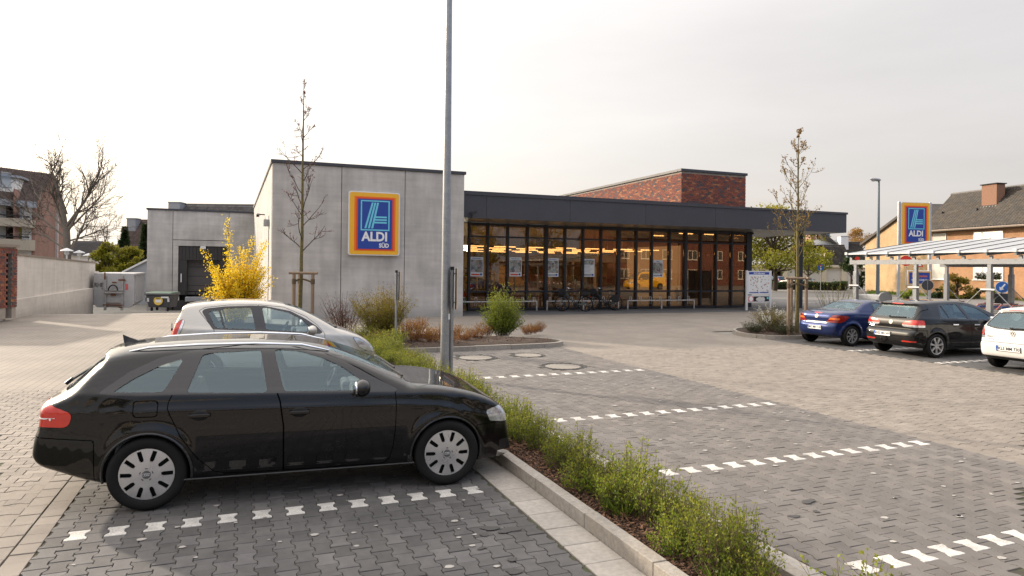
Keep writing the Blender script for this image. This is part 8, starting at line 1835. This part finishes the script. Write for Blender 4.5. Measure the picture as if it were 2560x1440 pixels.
rsign(2319,713,40.,'round sign seen from its grey back between the shelter posts',backr)
def keepr(t,M,p):
    b=MB(); disc(b,M,.32,-.05,-.03); b.build('rim',MATS['white_print'],t); b=MB(); disc(b,M,.29,-.055,-.0505); b.build('blue_disc',MATS['traffic_blue'],t)
    b=MB(); A=M@Matrix.Rotation(R(35),4,'Y'); mbox(b,A,-.035,.035,-.06,-.0555,-.1,.2); b.hexa([A@Vector((x,-.0555,z)) for x,z in((-.12,-.05),(0,-.2),(.12,-.05))],[A@Vector((x,-.06,z)) for x,z in((-.12,-.05),(0,-.2),(.12,-.05))]); b.build('white_arrow',MATS['white_print'],t)
kt=rsign(2506,718,36.,'round blue keep-right sign on a dark plastic box',keepr); p=at(2506,742,36.); b=MB(); b.box(p.x-.35,p.x+.35,p.y-.2,p.y+.2,p.z-.35,p.z+.18); b.build('base_box',MATS['black_plastic'],kt,bevel=.03)
def dead_end(t,M,p): b=MB(); mbox(b,M,-.33,.33,-.05,-.03,-.33,.33); b.build('blue_plate',MATS['traffic_blue'],t); b=MB(); mbox(b,M,-.06,.06,-.055,-.051,-.26,.12); b.build('white_bar',MATS['white_print'],t); b=MB(); mbox(b,M,-.2,.2,-.055,-.051,.121,.22); b.build('red_bar',MATS['traffic_red'],t)
rsign(2052,668,78.,'small square blue dead-end sign by the hedge',dead_end)
def nameplate(t,M,p): b=MB(); mbox(b,M,.05,.75,-.03,-.01,.1,.28); b.build('name_plate',MATS['white_print'],t); b=MB(); disc(b,M,.2,-.04,-.02,z=-.15); b.build('red_disc',MATS['traffic_red'],t)
rsign(2143,643,60.,'street name plate and small red disc above the low end of the shelter roof',nameplate)

# ------------------------------------------------------------------ houses on the right
hl=at(2314,572,66.); hE=hl.z; hr=at(2562,555,(hE-HCAM)*1707/(686.5-555)); HU=Vector((hr.x-hl.x,hr.y-hl.y,0)).normalized(); HN=Vector((HU.y,-HU.x,0)); HN=HN if HN.dot(Vector((hl.x,hl.y,0)))<0 else -HN
hr2=hl+HU*24; HR=thing('house','long two-storey orange brick house with dark tiled roof and brick chimney','house',(hl.x,hl.y,0))
def hp(s,d,z): return Vector((hl.x,hl.y,0))+HU*s-HN*d+Vector((0,0,z))
# find the ridge: perpendicular distance that lands on the photographed ridge end
def prj(P):
    xc=P.x*math.cos(YAW)-P.y*math.sin(YAW); z=P.x*math.sin(YAW)+P.y*math.cos(YAW); u=1707*xc/z; v=1707*(HCAM-P.z)/z; return 1280+u*math.cos(ROLL)-v*math.sin(ROLL),672.4+u*math.sin(ROLL)+v*math.cos(ROLL),z
best=min(np.arange(2.5,12,.1),key=lambda d:abs(prj(hp(0,d,9))[0]-2384)); zz=prj(hp(0,best,9))[2]; hR=HCAM+(684.5-487)*zz/1707
b=MB(); b.hexa([hp(0,.3,0),hp(24,.3,0),hp(24,2*best-.3,0),hp(0,2*best-.3,0)],[hp(0,.3,hE+.1),hp(24,.3,hE+.1),hp(24,2*best-.3,hE+.1),hp(0,2*best-.3,hE+.1)]); b.build('wall',MATS['brick_yellow'],HR)
b=MB(); b.prism([hp(0.05,.3,hE+.11),hp(0.05,2*best-.3,hE+.11),hp(0.05,best,hR-.15)],HU*.3); b.build('gable_wall',MATS['brick_ochre'],HR)
tiles('roof',HR,hp(-.25,-.45,hE-.2),hp(24,-.45,hE-.2),hp(24,best,hR),hp(-.25,best,hR),80,24,MATS['roof_dark'],.06,.06)
b=MB(); b.quad(hp(-.25,best,hR-.02),hp(24,best,hR-.02),hp(24,2*best+.4,hE-.2),hp(-.25,2*best+.4,hE-.2)); b.build('roof_back',MATS['roof_dark'],HR)
b=MB(); b.tube([hp(-.25,best,hR+.06),hp(24,best,hR+.06)],.14,n=8); b.build('ridge_tiles',MATS['roof_pale'],HR)
b=MB(); b.tube([hp(-.25,-.5,hE-.28),hp(24,-.5,hE-.28)],.1,n=8); b.build('gutter',MATS['coping_brown'],HR); b=MB(); b.beam(hp(-.2,-.2,hE-.34),hp(24,-.2,hE-.34),.5,.1); b.build('eaves_board',MATS['bark_dark'],HR)
def onface(px,py):   # where a pixel meets the front wall
    d=ray(px,py); P0=hp(0,.3,0); t=(P0.x*HN.x+P0.y*HN.y)/(d.x*HN.x+d.y*HN.y); Q=Vector((d.x*t,d.y*t,HCAM+d.z*t)); s=(Q-Vector((hl.x,hl.y,0))).dot(HU); return s,Q.z
for (px0,py0,px1,py1,spl,fill) in((2434,699,2509,662,(.30,),'curtain'),(2434,612,2509,578,(.30,),'curtain'),(2332,698,2366,660,(),'shutter'),(2333,610,2366,584,(),'shutter'),(2590,702,2640,662,(.5,),'curtain'),(2590,612,2640,576,(.5,),'curtain')):
    s0,z0=onface(px0,py0); s1,_=onface(px1,py0); _,z1=onface((px0+px1)/2,py1); P=hp(s0,.3-.0,z0); window(HR,P+HN*.03,HU,HN,s1-s0,z1-z0,spl,fill)
fb=MB()
s0,z0=onface(2436,699); s1,_=onface(2508,699)
FLW=thing('window_flowers','row of flowering pot plants on the ground-floor window sill of the brick house','plant',tuple(hp(s0,.2,z0)))
C_=[np.array(hp(s0+.2+(s1-s0-.4)*rng.random(),.18,z0+.1+rng.random()**2*.5)-hp(s0,.2,z0)) for _ in range(500)]; leaf_cloud('foliage',C_,.14,MATS['leaf_dark'],FLW); leaf_cloud('blossom',C_[:70],.12,MATS['bud_red'],FLW,.9)
b=MB(); M=WM(hp(5.6,best*.55,hE),HU,-HN); cz0=hE+.3; 
cL=at(2464,495,62.); sx0,_=onface(2464,520)
best_s=min(np.arange(3,20,.1),key=lambda s:abs(prj(hp(s,best*.62,9.5))[0]-2482)); zc_=prj(hp(best_s,best*.62,9.5))[2]; ch=HCAM+(685.6-459)*zc_/1707
M=WM(hp(best_s,best*.62,0),HU,-HN); b=MB(); mbox(b,M,-.75,.75,-.45,.45,hE+.8,ch-.1); cho=b.build('chimney',MATS['chimney_brick'],HR); b=MB(); mbox(b,M,-.85,.85,-.55,.55,ch-.099,ch-.02); b.build('chimney_cap',MATS['dark'],cho)
b=MB(); mbox(b,M,-.8,.8,-.52,-.455,hE+1.4,hE+1.75); b.build('lead_flashing',MATS['white_metal'],cho)
for px,py in((2355,531),(2442,532)):
    s=min(np.arange(0,20,.1),key=lambda s:abs(prj(hp(s,best*.35,hE+.35*(hR-hE)))[0]-px)); P=hp(s,best*.35,hE+.35*(hR-hE)); b=MB(); b.tube([P,P+Vector((0,0,.45))],.07,n=8); b.build('roof_vent',MATS['dark'],HR)
# ochre gable wing behind
zA=80.; GA=thing('house','sunlit ochre brick gable end to the left of the yellow and blue pylon','house',tuple(at(2163,700,zA).xy)+(0,)); pts=[(2163,735),(2163,609),(2290,516),(2345,556),(2345,735)]; A_=at(2163,700,zA); gnn=Vector((-.93,.37,0)); P=[]
for px,py in pts: d=ray(px,py); t=(A_.x*gnn.x+A_.y*gnn.y)/(d.x*gnn.x+d.y*gnn.y); P.append(Vector((d.x*t,d.y*t,HCAM+d.z*t)))
P[0].z=0; P[-1].z=0
b=MB(); bk=-gnn; b.prism(P,bk*.3); b.build('gable_wall',MATS['brick_ochre'],GA)
b=MB(); e=(P[1]-P[2]).normalized()*.7; b.prism([P[1]+e-bk*.3,P[2]-bk*.3,P[2]-bk*.3+Vector((0,0,.28)),P[1]+e-bk*.3+Vector((0,0,.28))],bk*9); b.prism([P[2]-bk*.3,P[3]-bk*.3,P[3]-bk*.3+Vector((0,0,.28)),P[2]-bk*.3+Vector((0,0,.28))],bk*9); b.build('roof',MATS['roof_dark'],GA)
b=MB(); b.prism([P[0]+bk*.31,P[0]+bk*9,P[1]+bk*9,P[1]+bk*.31],Vector((.05,-.05,0))); b.build('wall',MATS['brick_yellow'],GA)
# white balcony house and dark roofs further left
zB=118.; BH=thing('apartment_house','brown brick apartment house with long white slatted balconies','building',tuple(at(2058,700,zB).xy)+(0,))
def q3(px,py,z=zB): return at(px,py,z)
b=MB(); P=[q3(x,y) for x,y in((2014,735),(2079,735),(2093,612),(2062,585),(2036,585),(2014,612))]; P[0].z=0;P[1].z=0; P[1]=Vector((q3(2093,700).x,q3(2093,700).y,0)); b.prism(P,Vector((3,6,0))); b.build('wall',MATS['brick_red'],BH)
for ya,yb2 in((600,612),(633,645)):
    for k in range(4):
        z0=ya+(yb2-ya)*k/4; z1=ya+(yb2-ya)*(k+.8)/4; b=MB(); A=[q3(2021,z1,zB-1.6),q3(2093,z1,zB-1.6),q3(2093,z0,zB-1.6),q3(2021,z0,zB-1.6)]; b.prism(A,Vector((.04,.06,0))); b.build('balcony_slat',MATS['win_white'],BH)
    b=MB(); A=[q3(2021,yb2+.3,zB-1.5),q3(2093,yb2+.3,zB-1.5),q3(2093,yb2-1.5,zB-1.5),q3(2021,yb2-1.5,zB-1.5)]; b.prism(A,Vector((.8,1.3,0))); b.build('balcony_slab',MATS['render_white'],BH)
U3=(q3(2093,650)-q3(2021,650)); U3.z=0; U3.normalize(); N3=Vector((U3.y,-U3.x,0))
for px,py,w,h in((2058,632,2.6,1.7),(2024,634,2.2,2.2),(2040,598,1.4,2.0),(2055,598,1.4,2.0)): P=q3(px,py,zB-.25); window(BH,P,U3,N3,w,h,(.5,),'dark')
b=MB(); A=[q3(2034,598,zB-.2),q3(2064,598,zB-.2),q3(2052,583,zB-.2)]; b.prism([q3(2060,600,zB-2),q3(2097,612,zB-2),q3(2062,582,zB-2),q3(2050,582,zB-2)],Vector((4,7,0))); b.build('roof',MATS['roof_dark'],BH)
roof_house('dark tiled house roof right of the white balconies',2094,2175,125.,604,656,'roof_dark','brick_deepred','dark roofs behind the garages',(2126,590,1.4,'white_metal'),26,12)
roof_house('dark tiled roof with small skylights above the pink wall',2078,2136,112.,612,668,'roof_dark','render_beige','dark roofs behind the garages',None,20,10)
b=MB()
# garages
g0=at(1868,713,104.); g0.z=0; g1=at(2160,713,100.); g1.z=0; gd=Vector((g1.x-g0.x,g1.y-g0.y,0)); GL=gd.length; gd.normalize(); gn=Vector((gd.y,-gd.x,0)); zg=2.85
GR=thing('garage_row','long low row of cream garages with ribbed doors','garage',(g0.x,g0.y,0)); pm('cream',(.58,.50,.38),rough=.8,var=.08,scale=.5); pm('garage_door',(.55,.52,.47),rough=.6,var=.05,stretch=(6,6,.2),scale=2,bump=.3,bscale=6)
n=6; w=GL/n
for i in range(n+1): 
    P=g0+gd*(w*i); b=MB(); mbox(b,WM(P,gd,-gn),-.35,.35,-.1,6,0,zg); b.build('pier',MATS['cream'],GR)
b=MB(); mbox(b,WM(g0,gd,-gn),-.6,GL+.6,-.35,6.2,zg+.001,zg+.35); b.build('roof_edge',MATS['cream'],GR); b=MB(); mbox(b,WM(g0,gd,-gn),.36,GL-.36,.05,.6,zg-.4,zg); b.build('lintel',MATS['cream'],GR)
for i in range(n):
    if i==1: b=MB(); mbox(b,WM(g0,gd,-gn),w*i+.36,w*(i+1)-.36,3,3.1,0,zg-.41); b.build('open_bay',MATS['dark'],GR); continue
    b=MB(); mbox(b,WM(g0,gd,-gn),w*i+.36,w*(i+1)-.36,.1,.16,0,zg-.41); d_=b.build('garage_door',MATS['garage_door'],GR); b=MB(); mbox(b,WM(g0,gd,-gn),w*(i+.5)-.1,w*(i+.5)+.1,.05,.099,1.0,1.06); b.build('handle',MATS['dark'],d_)
g2=at(2164,716,84.); g3=at(2245,716,80.); gd2=Vector((g3.x-g2.x,g3.y-g2.y,0)); L2=gd2.length; gd2.normalize(); G2=thing('garage','cream double garage beside the ochre gable','garage',(g2.x,g2.y,0)); M=WM(Vector((g2.x,g2.y,0)),gd2,Vector((-gd2.y,gd2.x,0))); b=MB(); mbox(b,M,0,L2,0,6,0,2.75); b.build('wall',MATS['cream'],G2); b=MB(); mbox(b,M,-.2,L2+.2,-.25,6,2.751,3.0); b.build('roof_edge',MATS['cream'],G2)
for a_,c_ in((.2,L2*.48),(L2*.52,L2-.2)): b=MB(); mbox(b,M,a_,c_,-.06,-.003,0,2.35); b.build('garage_door',MATS['garage_door'],G2)
# hedge, verge, trees and bushes
h0=at(1868,722,84.); h1=at(2118,722,80.); hd=Vector((h1.x-h0.x,h1.y-h0.y,0)); HL=hd.length; hd.normalize(); HG=thing('hedge','low clipped dark green hedge in front of the garages','hedge',(h0.x,h0.y,0)); n=15000; s=rng.random(n)*HL; w_=rng.uniform(-.75,.75,n); z_=rng.random(n)**.6*.95; C_=np.stack([hd.x*s-hd.y*w_,hd.y*s+hd.x*w_,z_*(1+.08*np.sin(s*1.3))],1); b=MB(); mbox(b,WM(Vector((h0.x,h0.y,0)),hd,Vector((-hd.y,hd.x,0))),.3,HL-.3,-.5,.5,0,.8); b.build('hedge_core',MATS['bark_dark'],HG); leaf_cloud('foliage',C_,.16,MATS['leaf_dark'],HG,tint=.3+.5*z_)
crown_tree('leafy_tree','broad spring-green tree seen under the canopy behind the notice board','tree',1937,716,76.,520,215,MATS['leaf_maple'],MATS['bark_dark'],12000,.26,clumps=52,trunk_r=.28,zlow=.28,base_z=0.)
crown_tree('leafy_tree','smaller spring-green tree behind the dark canopy column','tree',2020,716,96.,598,110,MATS['leaf_maple'],MATS['bark_dark'],4500,.26,clumps=26,trunk_r=.2,zlow=.3,base_z=0.)
crown_tree('brown_tree','hazy brown leafless crown rising behind the dark roofs','tree',2140,690,190.,572,95,MATS['bud_gold'],MATS['bark_pale'],7000,.35,clumps=40,trunk_r=.4,zlow=.35,base_z=0.)
crown_tree('evergreen_bush','dark evergreen bush in front of the dark roofs','bush',2128,690,88.,636,66,MATS['leaf_dark'],MATS['bark_dark'],3200,.26,clumps=20,zlow=.0,base_z=0.,shape=.7)
crown_tree('evergreen_bush','rounded dark bush between the garages and the white balconies','bush',2065,700,108.,650,45,MATS['leaf_dark'],MATS['bark_dark'],1800,.28,clumps=14,zlow=.0,base_z=0.,shape=.6)
crown_tree('rhododendron','large rhododendron bush before the brick wall of the house','bush',2392,742,58.,688,72,MATS['leaf_olive'],MATS['bark_dark'],3600,.16,clumps=26,zlow=.0,base_z=0.,shape=.5)
for px,w_,lb,yt in((2345,30,'small round bush left of the rhododendron',722),(2447,28,'round clipped bush right of the rhododendron',722),(2486,20,'pointed light green bush left of the keep-right sign',718),(2530,26,'dark bush with red buds right of the keep-right sign',708),(2270,44,'low bushes along the hours board of the pylon',725)): crown_tree('garden_bush',lb,'bush',px,742,58. if px>2300 else 50.,yt,w_,MATS['leaf_dark' if px in(2447,2530,2345) else 'leaf_green'],MATS['bark_dark'],900,.13,'bushes before the brick house',clumps=12,zlow=.0,base_z=0.,shape=.5)
v=[gnd(2165,734),gnd(2560,752),gnd(2560,738),gnd(2180,727)]
V_=[(p.x,p.y) for p in v]; b=MB(); b.quad(*[(x,y,.0) for x,y in V_]); pm('lawn',(.09,.14,.02),rough=1.,var=.3,scale=1.2,bump=.6,bscale=14); tag(b.build('grass_verge',MATS['lawn']),kind='structure')
P_=np.array(V_); lo,hi=P_.min(0),P_.max(0); c=rng.uniform(lo,hi,(16000,2)); c=c[sdpoly(P_,c[:,0],c[:,1])<0]; tag(leaf_cloud('grass_blades',np.concatenate([c,np.zeros((len(c),1))],1),.22,MATS['grass'],None,.12,1.4),'short bright green grass on the verge before the brick house','grass',None,'stuff')
v=[gnd(2100,722),gnd(2250,722),gnd(2250,729),gnd(2100,729)]; b=MB(); b.quad(*[(p.x,p.y,-.004) for p in v][::-1]); tag(b.build('side_road',MATS['asphalt_dark']),kind='structure')
# ------------------------------------------------------------------ across the street behind the viewer: what the shop glass and the cars mirror
brickshade('brick_dim',(.10,.075,.062),(.085,.06,.05),(.10,.09,.08))
def row_house(x0,x1,y,dep,he,hr,label,wall,roof,cols,facing=1):
    h=thing('house',label,'house',(x0,y,0),0,'houses across the street'); b=MB(); b.box(x0,x1,y-dep,y,0,he); b.build('wall',MATS[wall],h)
    tiles('roof',h,(x0-.3,y+.5,he-.15),(x1+.3,y+.5,he-.15),(x1+.3,y-dep/2,hr),(x0-.3,y-dep/2,hr),int((x1-x0)*2),12,MATS[roof],.05,.06)
    b=MB(); b.quad((x0-.3,y-dep/2,hr-.02),(x1+.3,y-dep/2,hr-.02),(x1+.3,y-dep-.4,he-.15),(x0-.3,y-dep-.4,he-.15)); b.build('roof_back',MATS[roof],h)
    for xx,s in((x0,1),(x1-.3,1)): b=MB(); b.prism([(xx,y,he+.01),(xx,y-dep,he+.01),(xx,y-dep/2,hr-.2)],(.3,0,0)); b.build('gable_wall',MATS[wall],h)
    n=max(2,int((x1-x0)/3.4))
    for r in range(int(he/2.7)):
        for i in range(n): window(h,Vector((x0+(x1-x0)*(i+.5)/n-.8,y+.03,.95+2.75*r)),Vector((1,0,0)),Vector((0,1,0)),1.6,1.35,(.5,),'curtain')
    b=MB(); b.box((x0+x1)/2-.5,(x0+x1)/2+.5,y-dep/2-.4,y-dep/2+.4,hr-.5,hr+.9); b.build('chimney',MATS['chimney_brick'],h); return h
row_house(47,57.5,-17,10,6.6,10.6,'red brick house across the street mirrored in the right half of the shop glass','brick_deepred','roof_dark',4)
row_house(58.5,72,-18,10,6.6,10.4,'second red brick house across the street, mirrored near the shop doors','brick_deepred','roof_dark',4)
row_house(17,30,-26,10,5.8,10.,'brown roofed brick house behind the viewer, mirrored in the left half of the glass','brick_dim','roof_dark',4)
hl_=thing('market_hall','low open hall with shallow pitched roof across the street','hall',(30,-12,0)); b=MB(); b.prism([(30,-8,3.0),(46,-8,3.0),(38,-8,4.4)],(0,-9,0)); b.build('roof',MATS['roof_brown'],hl_)
for x in np.linspace(30.5,45.5,6): b=MB(); b.box(x-.12,x+.12,-8.4,-8.1,0,2.99); b.build('post',MATS['stake_wood'],hl_)
b=MB(); b.box(30.3,45.7,-16.5,-16.2,0,2.99); b.build('back_wall',MATS['shelf_wood'],hl_)
for k,(x,y,H_,R_) in enumerate(((8,-24,9,3.8),(13,-20,8,3.2),(34,-30,11,5),(44,-32,12,5),(24,-36,12,5),(-14,-16,7,3),(-38,-10,9,4),(6,-34,12,5),(76,-20,9,4),(-24,-34,12,5))):
    crown_tree('leafy_tree','tree %s'%('across the street behind the viewer, seen only as a mirror image' ),'tree',0,0,0,0,0,MATS['leaf_olive' if k%2 else 'leaf_maple'],MATS['bark_dark'],3200,.34,'trees across the street',clumps=24,trunk_r=.2,zlow=.3,world=(x,y,0,H_,R_))
n=9000; c=np.stack([rng.uniform(-30,26,n),rng.uniform(-13.6,-12.6,n),rng.random(n)**.6*2.3],1); HG2=thing('hedge','long hedge behind the viewer along the lot edge','hedge',(0,-13,0)); b=MB(); b.box(-30,26,-13.4,-12.8,0,2.1); b.build('hedge_core',MATS['bark_dark'],HG2); leaf_cloud('foliage',c-np.array([0,-13,0]),.22,MATS['leaf_dark'],HG2)
sheet('street',-60,110,-11.5,-5,-.006,MATS['asphalt'])
sheet('near_lot_paving',-14,15.2,-5,3.2,-.012,MATS['paving_light_far'])
# yellow delivery van parked across the way
VAN=dict(name='parked_van',label='yellow delivery van parked on the street, mirrored in the shop glass',h=.06,
 sil=[(0,.45),(.0,1.0),(.03,1.6),(.12,1.86),(.4,1.92),(1.5,1.95),(2.8,1.93),(3.2,1.84),(3.6,1.45),(3.85,1.15),(4.3,.98),(4.55,.78),(4.62,.5),(4.6,.28),(4.,.25),(.5,.27),(.1,.35)],
 w=.92,belt=((.2,1.12),(3.8,1.05)),tumble=.16,shoulder=.03,L=4.62,front=(3.4,.25,2.2),rear=(.5,.05,2.),axles=(.85,3.75),R=.33,Ra=.38,
 windows=[([(2.2,1.1),(3.72,1.06),(3.2,1.72),(2.25,1.75)],[[(2.27,1.14),(3.55,1.1),(3.15,1.66),(2.32,1.69)]])],windscreen=(3.0,3.85,1.15,1.85,.1),rear_glass=([(0,1.15),(.6,1.15),(.6,1.6),(0,1.6)],.3),
 lamps=[('headlight',[(4.1,.95),(4.5,.82),(4.7,.65),(4.3,.68)],.4,'clear'),('tail_light',[(-.1,.8),(.15,.8),(.15,1.15),(-.1,1.15)],.6,'red')],panels=[],tyre=(.22,.2),rim=('spoke',6,.1,.2),seats=(2.6,None,2.2,3.4,3.5),handles=[(2.35,.95,.18)],mirror=(3.3,1.15,1.3))
paintmat('paint_yellow',(.75,.42,.01),rough=.35,dust=.04); VAN['mats']=carmats(MATS['paint_yellow']); make_car(VAN,Vector((43.6,-.2,0)),math.pi,1.)

FN_=thing('slatted_fence','long cream slatted fence behind the viewer, mirrored in the black car doors','fence',(-8,-9,0)); pm('fence_cream',(.55,.47,.36),rough=.8,var=.12,scale=3)
for z in(1.25,1.5,1.75,2.0,2.25): b=MB(); b.box(-20,14,-9.03,-8.97,z,z+.13); b.build('slat',MATS['fence_cream'],FN_)
for x in np.arange(-20,14.1,2.8): b=MB(); b.box(x-.06,x+.06,-9.14,-9.035,0,2.5); b.build('post',MATS['fence_cream'],FN_)
